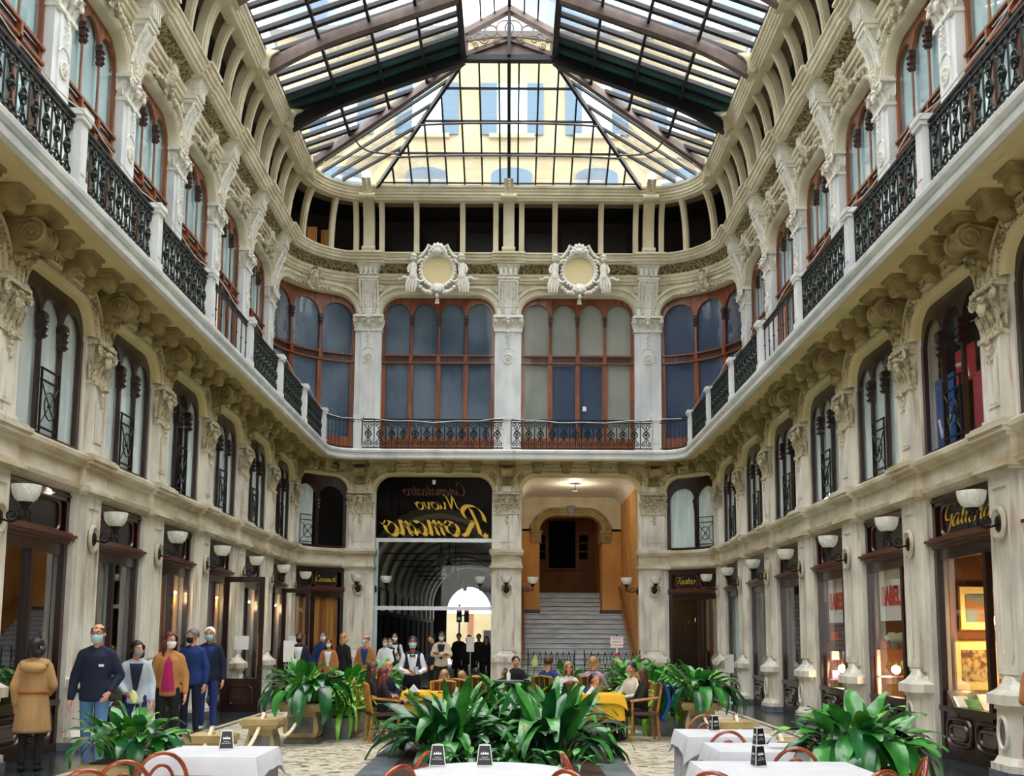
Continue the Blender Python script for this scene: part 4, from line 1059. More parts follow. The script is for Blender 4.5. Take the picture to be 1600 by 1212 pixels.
# ------------------------------------------------------------------ wall lamps
def lamp_meshes():
    mb = MB(); mb.lathe([(.03, 3.275), (.085, 3.29), (.13, 3.33), (.16, 3.39), (.174, 3.46), (.176, 3.5), (.168, 3.5), (.15, 3.4), (.1, 3.32), (.01, 3.3)], 20, (0, -.36, 0)); sh = mb.mesh('shade', 'opal')
    mb = MB(); mb.lathe([(.01, 3.19), (.04, 3.2), (.045, 3.24), (.08, 3.27), (.09, 3.29), (.04, 3.28)], 12, (0, -.36, 0)); cup = mb.mesh('cup', 'iron_black')
    mb = MB()
    mb.tube([(0, -.06, 3.08), (0, -.2, 3.04), (0, -.36, 3.12), (0, -.36, 3.22)], .016, 6); mb.tube(spiral((0, -.2, 3.13), .09, .02, 1.3, PI, 16, 'yz', 1), .012, 5)
    mb.tube([(-.0, -.36, 3.14), (-.12, -.36, 3.06), (-.14, -.36, 3.18), (0, -.36, 3.22)], .011, 5); mb.tube([(0, -.36, 3.14), (.12, -.36, 3.06), (.14, -.36, 3.18), (0, -.36, 3.22)], .011, 5); arm = mb.mesh('arm', 'iron_black')
    mb = MB(); mb.lathe([(.01, -.07), (.07, -.06), (.09, -.03)], 14, (0, 0, 3.1), 'y', sy=1.3); bp = mb.mesh('back_plate', 'iron_black')
    return (('shade', sh), ('cup', cup), ('arm', arm), ('back_plate', bp))
LAMP = lamp_meshes()
def wall_lamp(frame, label):
    t = thing('wall_lamp', label, 'lamp', frame[0], frame[1], 'wall lamps')
    for n, m in LAMP: inst(m, n, t)
for side, fr in (('left', fr_left), ('right', fr_right)):
    for k in range(0, 7):
        wall_lamp(fr(yp(k)), f'white bowl wall lamp on the {side} wall, ' + {6: 'on the last pilaster before the corner', 0: 'closest to the camera'}.get(k, {5: 'second from the corner', 4: 'third from the corner', 3: 'fourth from the corner', 2: 'fifth from the corner', 1: 'sixth from the corner'}.get(k, '')))
for X, l in ((-CXC, 'white bowl wall lamp on the pilaster left of the glazed entrance'), (0, 'white bowl wall lamp on the pilaster between entrance and stairs'), (CXC, 'white bowl wall lamp on the pilaster right of the stairs')): wall_lamp(fr_back(X), l)
for X, r, l in ((-4.09, PI / 2, 'white bowl lamp on the left jamb of the glazed entrance'), (-.46, -PI / 2, 'white bowl lamp on the right jamb of the glazed entrance'), (.46, PI / 2, 'white bowl lamp on the left jamb of the stair arch'), (4.09, -PI / 2, 'white bowl lamp on the right jamb of the stair arch')):
    wall_lamp(((X, YB + .25, 0), r), l)
# ------------------------------------------------------------------ glass roof
XE, ZE, XL, ZL, YH = 6.08, 16.08, 1.28, 17.86, 26.4     # eaves, lantern foot, ridge end
SL = (ZL - ZE) / (XE - XL)
def zroof(x): return ZE + (XE - abs(x)) * SL
roofL = struct('ceiling_left_slope', 'glazed left slope of the gallery roof'); roofR = struct('ceiling_right_slope', 'glazed right slope of the gallery roof')
hip = struct('ceiling_hip', 'hipped glass end of the gallery roof'); lantern = struct('ceiling_lantern', 'raised ridge lantern of the gallery roof')
def clip(poly, a, b, c):
    """keep a*x+b*y<=c"""
    out = []
    for i in range(len(poly)):
        p, q = poly[i], poly[(i + 1) % len(poly)]
        dp, dq = a * p[0] + b * p[1] - c, a * q[0] + b * q[1] - c
        if dp <= 0: out.append(p)
        if (dp < 0) != (dq < 0) and dp != dq:
            t = dp / (dp - dq); out.append((p[0] + (q[0] - p[0]) * t, p[1] + (q[1] - p[1]) * t))
    return out
def beam(mb, p, q, w, h, up=(0, 0, 1)):
    p, q = Vector(p), Vector(q); t = (q - p).normalized(); s = t.cross(Vector(up)).normalized() * w / 2; n = s.cross(t).normalized() * h / 2
    vs = [P + a * s + b * n for P in (p, q) for a, b in ((-1, -1), (1, -1), (1, 1), (-1, 1))]
    mb.add(vs, [(3, 2, 1, 0), (4, 5, 6, 7), (0, 1, 5, 4), (1, 2, 6, 5), (2, 3, 7, 6), (3, 0, 4, 7)])
# hip line A from (XE, YP6) to (XL, YH)
hA = (YP6 - YH) / (XE - XL)
def xhip(Y): return XE if Y > YP6 else max(XL, XL + (Y - YH) / hA)
PUR = [XE, 4.75, 3.5, 2.35, XL]; SP = BAY / 6; YV = yp(1) + 1.4
for sg, roof in ((-1, roofL), (1, roofR)):
    ys = []; y = yp(6)
    while y > YV - SP: ys.append(y); y -= SP
    ys = ys[::-1]
    for y in ys:
        x1 = xhip(y)
        if XE - x1 < .25: continue
        mb = MB(); beam(mb, (sg * XE, y, zroof(XE) + .02), (sg * x1, y, zroof(x1) + .02), .12, .11); mb.obj('glazing_bar', 'bar_dark', roof)
    for x in PUR[1:4]:
        yend = min(YP6, YH + (x - XL) * hA)
        mb = MB(); beam(mb, (sg * x, YV - .5, zroof(x) - .06), (sg * x, yend, zroof(x) - .06), .07, .1); mb.obj('purlin', 'bar_dark', roof)
    for ya, yb in zip(ys[:-1], ys[1:]):
        for xa, xb in zip(PUR[1:], PUR[:-1]):
            poly = [(xa, ya), (xb, ya), (xb, yb), (xa, yb)]
            # keep the part outside the hip: (Y-YH) <= hA*(x-XL)
            poly = clip(poly, -hA, 1, YH - hA * XL)
            if len(poly) < 3: continue
            mb = MB(); n = len(poly)
            mb.add([(sg * x, y, zroof(x) + .05) for x, y in poly], [tuple(range(n))])
            opaque = yp(5) - .95 < (ya + yb) / 2 < yp(5) - .02
            mb.obj('blind_panel' if opaque else 'pane', 'blind_green' if opaque else 'pane_skylight', roof, 0)
    # the roof nearer the camera, outside the picture
    mb = MB(); y = YV - SP
    while y > YS:
        beam(mb, (sg * XE, y, zroof(XE) + .02), (sg * XL, y, zroof(XL) + .02), .075, .11); y -= SP
    mb.obj('glazing_bars', 'bar_dark', roof)['kind'] = 'stuff'
    # curved iron trusses at the pilasters
    for k in range(-3, 6):
        y = yp(k); mb = MB(); N = 14; top = []; bot = []
        for i in range(N + 1):
            x = XE - .1 + (XL - XE + .1) * i / N; t = i / N
            top.append((x, zroof(x) - .02 - .16 * max(0, 1 - t * 3) ** 2)); bot.append((x, zroof(x) - .26 - .30 * max(0, 1 - t * 2.2) ** 2 - .05 * t))
        poly = [(sg * x, z) for x, z in top] + [(sg * x, z) for x, z in bot[::-1]]
        dk = k == 5
        rows = []
        for (x, z), (x2, z2) in zip(top, bot): rows.append([(sg * x, y - .09, z), (sg * x, y + .09, z), (sg * x2, y + .09, z2), (sg * x2, y - .09, z2)])
        mb.strip(rows, True)
        mb.obj('truss', 'bar_dark' if dk else 'iron_brown', roof)
    mb = MB(); mb.tube([(sg * XE, y_, ZE + .12) for y_ in (YS, YP6)], .05, 6); mb.obj('eaves_rail', 'bar_dark', roof)
# hip rafters and end glazing
XB = 4.25; YE = YB - .1; T = (XL, YH, ZL)
def bz(x, y): return ZE + (YE - y) * (ZL - ZE) / (YE - YH)
for sg in (-1, 1):
    for (a, nm) in (((sg * XE, YP6, ZE), 'hip_rafter'), ((sg * XB, YE, ZE), 'hip_rafter')):
        mb = MB(); N = 10; pts = [Vector(a).lerp(Vector((sg * XL, YH, ZL)), i / N) for i in range(N + 1)]
        for i in range(N):
            t = i / N; d = -.12 - .18 * (1 - t) ** 2
            beam(mb, pts[i] + Vector((0, 0, -.1)), pts[i + 1] + Vector((0, 0, -.1)), .14 if a[1] < YE - .5 else .09, .22 if a[1] < YE - .5 else .14)
        mb.obj(nm, 'iron_brown' if a[1] < YE - .5 else 'bar_dark', hip)
# central facet: bars at constant x, cross bars
nb = 15; dx = 2 * XB / nb
def ytop(x): return YH + max(0, (abs(x) - XL)) * (YE - YH) / (XB - XL)
xs_ = [-XB + dx * i for i in range(nb + 1)]
for x in xs_[1:-1] + [0.0]:
    mb = MB(); y1 = ytop(x); w_ = .1 if x == 0 else .05
    beam(mb, (x, YE, ZE + .02), (x, y1, bz(x, y1) + .02), w_, .1); mb.obj('glazing_bar', 'bar_dark', hip)
rows_y = [YE, 29.45, 28.35, 27.3, YH]
for y in rows_y[1:4]:
    h = XL + (y - YH) * (XB - XL) / (YE - YH); mb = MB()
    beam(mb, (-h, y, bz(0, y) - .04), (h, y, bz(0, y) - .04), .05, .06); mb.obj('cross_bar', 'bar_dark', hip)
    if y in (29.45, 28.35):
        mb = MB(); mb.tube([(-h + .0 + (2 * h) * i / 20, y - .12, bz(0, y) - .16 - .08 * abs(i / 10 - 1) ** 3) for i in range(21)], .032, 6); mb.obj('tie_rod', 'iron_brown', hip)
for xa, xb in zip(xs_[:-1], xs_[1:]):
    for ya, yb in zip(rows_y[1:], rows_y[:-1]):
        poly = [(xa, ya), (xb, ya), (xb, yb), (xa, yb)]
        k = (YE - YH) / (XB - XL)
        poly = clip(clip(poly, k, -1, k * XL - YH), -k, -1, k * XL - YH)
        if len(poly) < 3: continue
        mb = MB(); mb.add([(x, y, bz(x, y) + .05) for x, y in poly], [tuple(range(len(poly)))]); mb.obj('pane', 'pane_skylight', hip, 0)
# corner facets
for sg in (-1, 1):
    A = Vector((sg * XE, YP6, ZE)); B = Vector((sg * XB, YE, ZE)); Tt = Vector((sg * XL, YH, ZL))
    base = [Vector((sg * (CXC + (RC - .12) * math.cos(a)), YP6 + (RC - .12) * math.sin(a), ZE)) for a in [PI / 2 * i / 6 for i in range(7)]]
    for i in range(6):
        mb = MB(); mb.add([base[i] + Vector((0, 0, .05)), base[i + 1] + Vector((0, 0, .05)), Tt + Vector((0, 0, .05))], [(0, 1, 2)]); mb.obj('pane', 'pane_skylight', hip, 0)
    for i in (1, 2, 3, 4):
        D = Tt - A; E = Tt - B; P0 = base[i]; den = D.x * E.y - D.y * E.x
        t_ = ((B.x - P0.x) * E.y - (B.y - P0.y) * E.x) / den; u_ = ((B.x - P0.x) * D.y - (B.y - P0.y) * D.x) / den
        e = B + E * max(.02, u_)
        if t_ <= .02: continue
        mb = MB(); beam(mb, base[i] + Vector((0, 0, .02)), e, .05, .09); mb.obj('glazing_bar', 'bar_dark', hip)
    mb = MB(); mid = []
    for i in range(9):
        t = i / 8; p = A.lerp(Tt, .3).lerp(B.lerp(Tt, .3), t) + (Vector((sg * .35, .35, 0)) * math.sin(PI * t)); mid.append(p + Vector((0, 0, -.14)))
    mb.tube(mid, .03, 6); mb.obj('tie_rod', 'iron_brown', hip)
mb = MB(); beam(mb, (-XL - .1, YH + .05, ZL - .02), (XL + .1, YH + .05, ZL - .02), .2, .16); mb.obj('hip_head_beam', 'bar_dark', hip)
mb = MB(); mb.tube([(-XB, YE, ZE + .06), (XB, YE, ZE + .06)], .035, 6)
for i in range(16): mb.tube([(-XB + XB * i / 7.5, YE, ZE - .02), (-XB + XB * i / 7.5, YE, ZE + .06)], .015, 4)
mb.obj('sill_rail', 'bar_dark', hip)
# lantern
ZS, ZA = 18.55, 19.25
for sg in (-1, 1):
    n = 0; y = YH
    while y > YH - 7:
        mb = MB(); mb.box(min(sg * XL, sg * (XL + .06)), max(sg * XL, sg * (XL + .06)), y - .7, y - .04, ZL, ZS); mb.obj('louvre_panel', 'bar_dark', lantern); y -= .7
    mb = MB(); mb.box(min(sg * XL, sg * (XL + .06)), max(sg * XL, sg * (XL + .06)), YS, y, ZL, ZS); mb.obj('louvre_panel', 'bar_dark', lantern)
    mb = MB(); mb.box(sg * XL - .08, sg * XL + .08, YS, YH + .1, ZL - .12, ZL + .06); mb.obj('ridge_beam', 'bar_dark', lantern)
    mb = MB(); mb.box(sg * (XL - .08) - .05, sg * (XL - .08) + .05, YH - .1, YH, ZL, ZS + .1); mb.obj('lantern_post', 'iron_brown', lantern)
    xr = [0, .42, .8, XL + .1]
    zl = lambda x: ZA + .1 - (ZA - ZS) * x / XL
    for x in xr[1:3]:
        mb = MB(); beam(mb, (sg * x, YS, zl(x) - .02), (sg * x, YH, zl(x) - .02), .045, .08); mb.obj('lantern_bar', 'bar_dark', lantern)
    for xa, xb in zip(xr[:-1], xr[1:]):
        for i in range(4):
            ya, yb = YH - 1.2 * i, YH - 1.2 * (i + 1)
            mb = MB(); mb.add([(sg * xa, ya, zl(xa)), (sg * xb, ya, zl(xb)), (sg * xb, yb, zl(xb)), (sg * xa, yb, zl(xa))], [(0, 1, 2, 3)]); mb.obj('pane', 'pane_skylight', lantern, 0)
    # gable truss: raking chord, scrollwork, lower chord
    mb = MB(); beam(mb, (sg * (XL + .05), YH - .05, ZS - .05), (0, YH - .05, ZA + .02), .16, .24, (0, 1, 0)); mb.obj('gable_chord', 'iron_brown', lantern)
    mb = MB()
    for i in range(5): mb.lathe([(.02, YH - .16), (.02, YH - .13)], 6, (sg * (.1 + .05 * i), 0, ZA - .03 - .028 * i + (.05 if i % 2 else -.04)), 'y')
    mb.obj('rivets', 'bar_dark', lantern)
    mb = MB(); yy = YH - .1
    mb.tube([(sg * (XL + .5) * i / 10, yy, 18.42 - .26 * (i / 10) ** 1.4) for i in range(11)], .028, 6)
    for cx, cz, r in ((.12, 18.66, .24), (.52, 18.58, .17), (.86, 18.4, .1), (1.08, 18.3, .06)):
        mb.tube([(sg * (cx + r * math.cos(t)), yy, cz + r * math.sin(t)) for t in [2 * PI * i / 16 for i in range(16)]], .022, 5, True)
    mb.tube(spiral((sg * .72, yy, 18.32), .14, .02, 1.5, 0, 16, 'xz', sg), .02, 5); mb.tube(spiral((sg * .34, yy, 18.3), .1, .02, 1.5, PI, 16, 'xz', -sg), .02, 5)
    mb.tube(spiral((sg * .95, yy, 18.14), .1, .02, 1.5, PI, 16, 'xz', sg), .018, 5)
    mb.obj('gable_scrollwork', 'iron_brown', lantern)
    mb = MB(); beam(mb, (sg * .05, YH, 18.38), (sg * (XL + .1), YH + .02, ZL + .02), .12, .12, (0, 1, 0)); mb.obj('raking_strut', 'iron_brown', lantern)
    mb = MB(); mb.prism([(sg * .03, 18.34), (sg * .03, ZL + .1), (sg * 1.05, ZL + .1)], YH + .05, YH + .09, 'y'); mb.obj('gable_board', 'iron_brown', lantern)
mb = MB(); mb.box(-.05, .05, YH - .14, YH + .04, ZL, ZA + .15); mb.obj('king_post', 'bar_dark', lantern)
mb = MB(); mb.box(-.045, .045, YS, YH, ZA + .02, ZA + .14); mb.obj('ridge_bar', 'bar_dark', lantern)
# ------------------------------------------------------------------ houses outside, seen through the roof
bld = thing('neighbour_house', 'cream house with blue-grey shutters beyond the glass roof', 'building', (0, 44, 0))
mb = MB(); ZH = px(800, 60, Y=44).z; mb.box(-11, 11, 0, 8, 7.2, ZH); mb.obj('wall', 'facade_cream', bld)
def outwin(x, z, w, h, arch):
    p = MB(); p.box(x - w / 2, x + w / 2, -.06, .02, z, z + h)
    if arch: p.prism([(x + w / 2 * math.cos(a), z + h + .35 * math.sin(a)) for a in [PI * i / 8 for i in range(9)]], -.06, .02, 'y')
    o = p.obj('window', 'curtain_teal' if not arch else 'shutter_blue', bld)
    if not arch:
        for s in (-1, 1):
            q = MB(); q.box(x + s * w * .72 - w * .25, x + s * w * .72 + w * .25, -.14, -.04, z, z + h)
            q.obj('shutter', 'shutter_blue', o)
    q = MB(); q.box(x - w * .7, x + w * .7, -.25, .0, z - .2, z); q.obj('sill', 'facade_cream', o)
for i in range(-2, 3):
    X = px(800, 200, Y=44).x + i * 3.95
    outwin(X, px(800, 288, Y=44).z - .9, 1.9, 1.35, True); outwin(X, px(800, 212, Y=44).z, 1.5, px(800, 132, Y=44).z - px(800, 212, Y=44).z, False)
mb = MB(); zc = px(800, 248, Y=44).z; mb.box(-11, 11, -.2, 0, zc, zc + .3); mb.obj('string_course', 'facade_cream', bld)
mb = MB(); mb.box(-11.3, 11.3, -.6, 8, ZH, ZH + .25); mb.obj('eaves', 'grey_stone', bld)
# ------------------------------------------------------------------ glazed entrance (left back bay) and the passage behind it
XC = -CXC / 2; cw = 4.55 - .92
ent = struct('door_1', 'tall glazed entrance screen with mirrored gold lettering')
yg = YB + .4
mb = MB(); mb.box(XC - cw / 2, XC + cw / 2, yg - .05, yg + .05, 4.58, 4.70); mb.obj('upper_transom', 'alu', ent)
mb = MB(); mb.box(XC - cw / 2, XC + cw / 2, yg - .05, yg + .05, 2.46, 2.58); mb.obj('lower_transom', 'alu', ent)
mb = MB(); mb.box(XC - cw / 2, XC - cw / 2 + .09, yg - .04, yg + .04, 0, 4.6); mb.obj('jamb', 'curtain_teal', ent)
p = basket(cw, 6.14, .5)
mb = MB(); pts = [(XC + x, z - .01) for x, z, a, b in p]
mb.add([(x, yg, z) for x, z in pts] + [(XC + cw / 2, yg, 4.7), (XC - cw / 2, yg, 4.7)], [tuple(range(len(pts) + 2))]); mb.obj('pane', 'pane_dark', ent, 0)
mb = MB(); mb.box(XC - cw / 2, XC + cw / 2, yg - .004, yg + .004, 2.58, 4.58); mb.obj('pane', 'pane_screen', ent)
mb = MB(); mb.box(XC - .05, XC + .05, YB + .05, YB + .12, 6.42, 6.5); mb.ball((XC, YB + .05, 6.4), .05); mb.obj('arch_lamp', 'white_paint', ent)
def txt(s, h, z, w, m, nib=.1, x=0):
    mb = MB(); script_text(mb, s, h, nib=nib, slant=.24, y=yg - .025, mirror=True, width=w); mb.v = [(a + XC + x, b, c + z) for a, b, c in mb.v]; mb.obj('gilt_lettering', m, ent, 0)
txt('Romano', .8, 4.8, 3.2, 'gold_leaf', .17, .05); txt('Nuovo', .42, 5.62, 1.35, 'gold_leaf', .13, .1); txt('Cinemateatro', .34, 6.06, 1.95, 'copper_leaf', .14)
pas = struct('wall_passage', 'vaulted passage behind the glazed entrance')
Y0, Y1 = YB + .6, 60.0; rv = 2.25; zs = 3.35
def vault(x, y0, y1, r, m, name, n=18, par=pas, rz=1.05):
    mb = MB(); mb.strip([[(x + r * math.cos(PI * i / n), y, zs + r * rz * math.sin(PI * i / n)) for i in range(n + 1)] for y in (y0, y1)]); return mb.obj(name, m, par)
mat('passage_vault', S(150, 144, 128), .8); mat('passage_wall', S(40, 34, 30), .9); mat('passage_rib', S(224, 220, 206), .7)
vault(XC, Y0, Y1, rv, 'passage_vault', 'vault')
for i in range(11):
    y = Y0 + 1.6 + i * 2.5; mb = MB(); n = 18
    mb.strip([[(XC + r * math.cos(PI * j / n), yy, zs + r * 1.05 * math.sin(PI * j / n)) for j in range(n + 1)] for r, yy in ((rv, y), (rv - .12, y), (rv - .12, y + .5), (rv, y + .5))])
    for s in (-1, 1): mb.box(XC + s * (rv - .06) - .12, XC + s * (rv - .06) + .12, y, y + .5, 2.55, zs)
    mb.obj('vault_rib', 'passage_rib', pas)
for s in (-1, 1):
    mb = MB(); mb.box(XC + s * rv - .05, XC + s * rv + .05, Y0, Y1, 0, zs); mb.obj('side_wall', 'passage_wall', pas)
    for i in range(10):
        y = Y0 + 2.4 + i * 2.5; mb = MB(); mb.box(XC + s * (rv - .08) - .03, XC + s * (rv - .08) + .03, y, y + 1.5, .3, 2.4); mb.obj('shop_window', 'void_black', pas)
mb = MB(); mb.box(XC - rv, XC + rv, Y0, Y1 + .5, -.06, .0); mb.obj('passage_floor', 'asphalt', pas)
mb = MB(); mb.strip([[(XC - .1 + 1.35 * math.cos(PI * i / 16), y, 3.0 + 1.6 * math.sin(PI * i / 16)) for i in range(17)] for y in (Y1, Y1 + .6)])
arch = [(XC - .1 + 1.35 * math.cos(PI * i / 16), 3.0 + 1.6 * math.sin(PI * i / 16)) for i in range(17)]
mb.strip([[(x, Y1, z) for x, z in arch], [(x, Y1, 6.2) for x, z in arch]])
for a, b in ((XC - rv - 1, XC - 1.45), (XC + 1.25, XC + rv + 1)): mb.box(a, b, Y1, Y1 + .4, 0, 6.2)
mb.obj('end_wall', 'passage_wall', pas)
for i in range(5):
    t = thing('passage_lantern', 'dark hanging lantern in the entrance passage, %s from the glazed screen' % ('first', 'second', 'third', 'fourth', 'fifth')[i], 'lamp', (XC, Y0 + 3.0 + i * 4.5, 5.55), group='passage lanterns')
    mb = MB(); mb.tube([(0, 0, 0), (0, 0, -1.1)], .02, 5); mb.obj('rod', 'iron_black', t)
    mb = MB(); mb.frus((0, 0), .18, .18, -1.55, (0, 0), .3, .3, -1.15); mb.frus((0, 0), .3, .3, -1.15, (0, 0), .08, .08, -1.0); mb.obj('body', 'iron_black', t)
for i in range(6):
    mb = MB(); z = 4.4 + .0 * i; mb.tube([(XC - 1.9, Y0 + 2 + i * 3.2, z), (XC + 1.9, Y0 + 2 + i * 3.2, z)], .02, 5); mb.obj('tie_rod', 'iron_black', pas)
mb = MB(); n = 18; A = [(XC + rv * math.cos(PI * i / n), zs + rv * 1.05 * math.sin(PI * i / n)) for i in range(n + 1)]
mb.strip([[(x, Y0, z) for x, z in A], [(x, Y0, 7.3) for x, z in A]]); mb.box(XC - rv - .3, XC - rv, YB + .3, Y0 + .1, 0, 7.3); mb.box(XC + rv, XC + rv + .3, YB + .3, Y0 + .1, 0, 7.3)
mb.obj('lunette', 'dark_room', pas)
mb = MB(); mb.box(XC - 3.2, XC + 3.2, YB + .3, Y1, 7.0, 7.2); mb.obj('passage_roof', 'dark_room', pas)
# street beyond the passage
st = thing('street_house', 'sunlit pale street front at the far end of the passage', 'building', (XC, 78, 0))
mb = MB(); mb.box(-14, 14, 0, 4, 0, 3.4); mb.obj('wall', 'facade_cream', st)
mb = MB(); mb.box(-.9, -.55, -.1, 0, 0, 3.4); mb.obj('door', 'ochre_dark', st)
mb = MB(); mb.box(.3, 2.2, -.12, 0, 0, 2.1); mb.obj('shop_window', 'black_card', st)
tl = thing('traffic_light', 'traffic light standing outside the far passage arch', 'traffic light', (XC - .75, 61.5, 0))
mb = MB(); mb.tube([(0, 0, 0), (0, 0, 3.6)], .06, 8); mb.obj('pole', 'iron_black', tl)
mb = MB(); mb.box(-.16, .16, -.2, -.05, 2.5, 3.4); mb.obj('housing', 'iron_black', tl); mb = MB(); mb.box(.3, .6, -.2, -.05, 2.5, 3.4); mb.tube([(0, 0, 2.9), (.4, 0, 2.9)], .04, 6); mb.obj('housing', 'iron_black', tl)
mb = MB(); mb.ball((0, -.22, 3.2), .1); mb.ball((.45, -.22, 3.2), .1); mb.obj('red_lamp', 'print_red', tl); mb = MB(); mb.ball((0, -.22, 2.7), .1); mb.obj('green_lamp', 'book_green', tl)
# ------------------------------------------------------------------ staircase hall (right back bay)
hall = struct('wall_stair_hall', 'ochre walled stair hall behind the right arch')
XS = CXC / 2; hw = cw / 2
YST = YB + .25; TR_, RI = .30, .165; NW = 15; NN = 5
YW = YST + NW * TR_
for s in (-1, 1):
    mb = MB(); mb.box(XS + s * hw - .02, XS + s * hw + .02, YB + .3, YW + .3, 0, 6.9); mb.obj('side_wall', 'ochre_wall', hall)
    mb = MB(); xi = XS + s * 1.12; xo = XS + s * (hw + .1); mb.box(min(xi, xo), max(xi, xo), YW + .1, YW + .9, NW * RI - .0, 5.5); mb.obj('pier', 'ochre_wall', hall)
    mb = MB(); mb.box(min(xi - s * .03, xo), max(xi - s * .03, xo), YW + .07, YW + .9, NW * RI - .02, NW * RI + .14); mb.obj('pier_base', 'step_edge', hall)
    mb = MB(); mb.box(min(xi - s * .06, xi + s * .3), max(xi - s * .06, xi + s * .3), YW + .0, YW + .9, 5.02, 5.42); mb.box(min(xi - s * .1, xi + s * .34), max(xi - s * .1, xi + s * .34), YW - .04, YW + .9, 5.36, 5.44); mb.obj('pier_capital', 'plaster_ochre', hall)
    mb = MB(); mb.box(XS + s * 1.25 - .03, XS + s * 1.25 + .03, YW + .9, YW + 6.5, NW * RI, 6.9); mb.obj('inner_wall', 'ochre_wall', hall)
    mb = MB(); mb.tube([(XS + s * (hw - .1), YST, .95), (XS + s * (hw - .1), YW - .1, NW * RI + .9), (XS + s * (hw - .1), YW + .2, NW * RI + 1.0), (XS + s * 1.2, YW + .2, NW * RI + 1.0)], .035, 8); mb.obj('handrail', 'handrail', hall)
    for t in (.1, .4, .7, .95): 
        mb = MB(); mb.tube([(XS + s * (hw - .1), YST + t * (YW - YST), .95 + t * (NW * RI)), (XS + s * (hw - .01), YST + t * (YW - YST), .9 + t * (NW * RI))], .015, 5); mb.obj('rail_bracket', 'handrail', hall)
# inner arch and ceiling
mb = MB(); n = 16
pa = basket(2.24, 5.42, .55, 0, 8)
mb.strip([[(XS + x, YW + .1, z) for x, z, a, b in pa], [(XS + x, YW + .1, 6.9) for x, z, a, b in pa]])
for s in (-1, 1): mb.box(min(XS + s * 1.12, XS + s * (hw + .1)), max(XS + s * 1.12, XS + s * (hw + .1)), YW + .1, YW + .14, 5.42, 6.9)
mb.obj('inner_spandrel', 'plaster_cream', hall)
mb = MB(); archivolt(mb, [(x + XS, z, a, b) for x, z, a, b in pa], [(0, YW + .6), (0, YW + .02), (.1, YW - .0), (.12, YW + .05), (.2, YW + .03), (.24, YW - .03), (.3, YW - .03), (.3, YW + .1)]); mb.obj('inner_archivolt', 'plaster_ochre', hall)
for s in (-1, 1): mb = MB(); mb.tube(spiral((XS + s * 1.3, YW - .02, 5.55), .14, .02, 1.5, PI / 2, 16, 'xz', -s), .03, 5); mb.obj('arch_scroll', 'plaster_ochre', hall)
mb = MB(); mb.frus((XS, YW - .05), .16, .1, 5.94, (XS, YW - .08), .3, .16, 6.32); mb.obj('keystone', 'pot_panel', hall)
pc = basket(cw + .06, 6.15, .5)
mb = MB(); mb.strip([[(XS + x, y, z) for x, z, a, b in pc] for y in (YB + .15, YW + .12)]); mb.obj('hall_ceiling', 'plaster_white', hall)
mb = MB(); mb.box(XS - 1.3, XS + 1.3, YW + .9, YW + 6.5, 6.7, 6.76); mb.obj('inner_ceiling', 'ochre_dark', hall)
LZ = (NW + NN) * RI; YL = YW + .9 + NN * TR_
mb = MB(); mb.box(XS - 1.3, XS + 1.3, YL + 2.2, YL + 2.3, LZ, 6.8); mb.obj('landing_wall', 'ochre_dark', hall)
mb = MB(); mb.box(XS - 1.3, XS + 1.3, YL - .0, YL + 2.4, LZ - .16, LZ); mb.obj('landing', 'step_marble', hall)
mb = MB(); mb.box(XS - .62, XS + .45, YL + 2.1, YL + 2.2, LZ + 1.1, LZ + 3.0); mb.obj('dark_doorway', 'void_black', hall)
mb = MB(); mb.tube([(XS - .95, YL + 2.0, LZ + 1.05), (XS + .95, YL + 2.0, LZ + 1.05)], .03, 6); mb.obj('landing_rail', 'handrail', hall)
for s in (-1, 1):
    for i in range(3):
        mb = MB(); c = XS - .08 + s * .85; z = LZ + 1.45 + i * .34; mb.box(c - .17, c + .17, YL + 2.12, YL + 2.19, z, z + .3); o = mb.obj('notice_board', 'void_black', hall)
        mb = MB(); mb.tube([(c - .18, YL + 2.11, z), (c + .18, YL + 2.11, z), (c + .18, YL + 2.11, z + .3), (c - .18, YL + 2.11, z + .3)], .012, 4, True); mb.obj('board_frame', 'brass', o)
stair = struct('floor_staircase', 'wide grey marble staircase climbing under the right arch')
def step(w, y, z, d):
    mb = MB(); mb.box(XS - w, XS + w, y, y + d + .02, 0, z - .035); mb.box(XS - w, XS + w, y - .03, y + d + .02, z - .035, z)
    o = mb.obj('step', 'step_marble', stair)
    m2 = MB(); m2.box(XS - w, XS + w, y - .012, y, z - .055, z - .035); m2.obj('step_painted_shade', 'step_edge', o)  # dark strip colouring in the shade under the nosing
for i in range(NW): step(hw - .02, YST + i * TR_, (i + 1) * RI, TR_)
mb = MB(); mb.box(XS - hw, XS + hw, YW, YW + .92, 0, NW * RI); mb.obj('half_landing', 'step_marble', stair)
for i in range(NN): step(1.2, YW + .9 + i * TR_, (NW + i + 1) * RI, TR_)
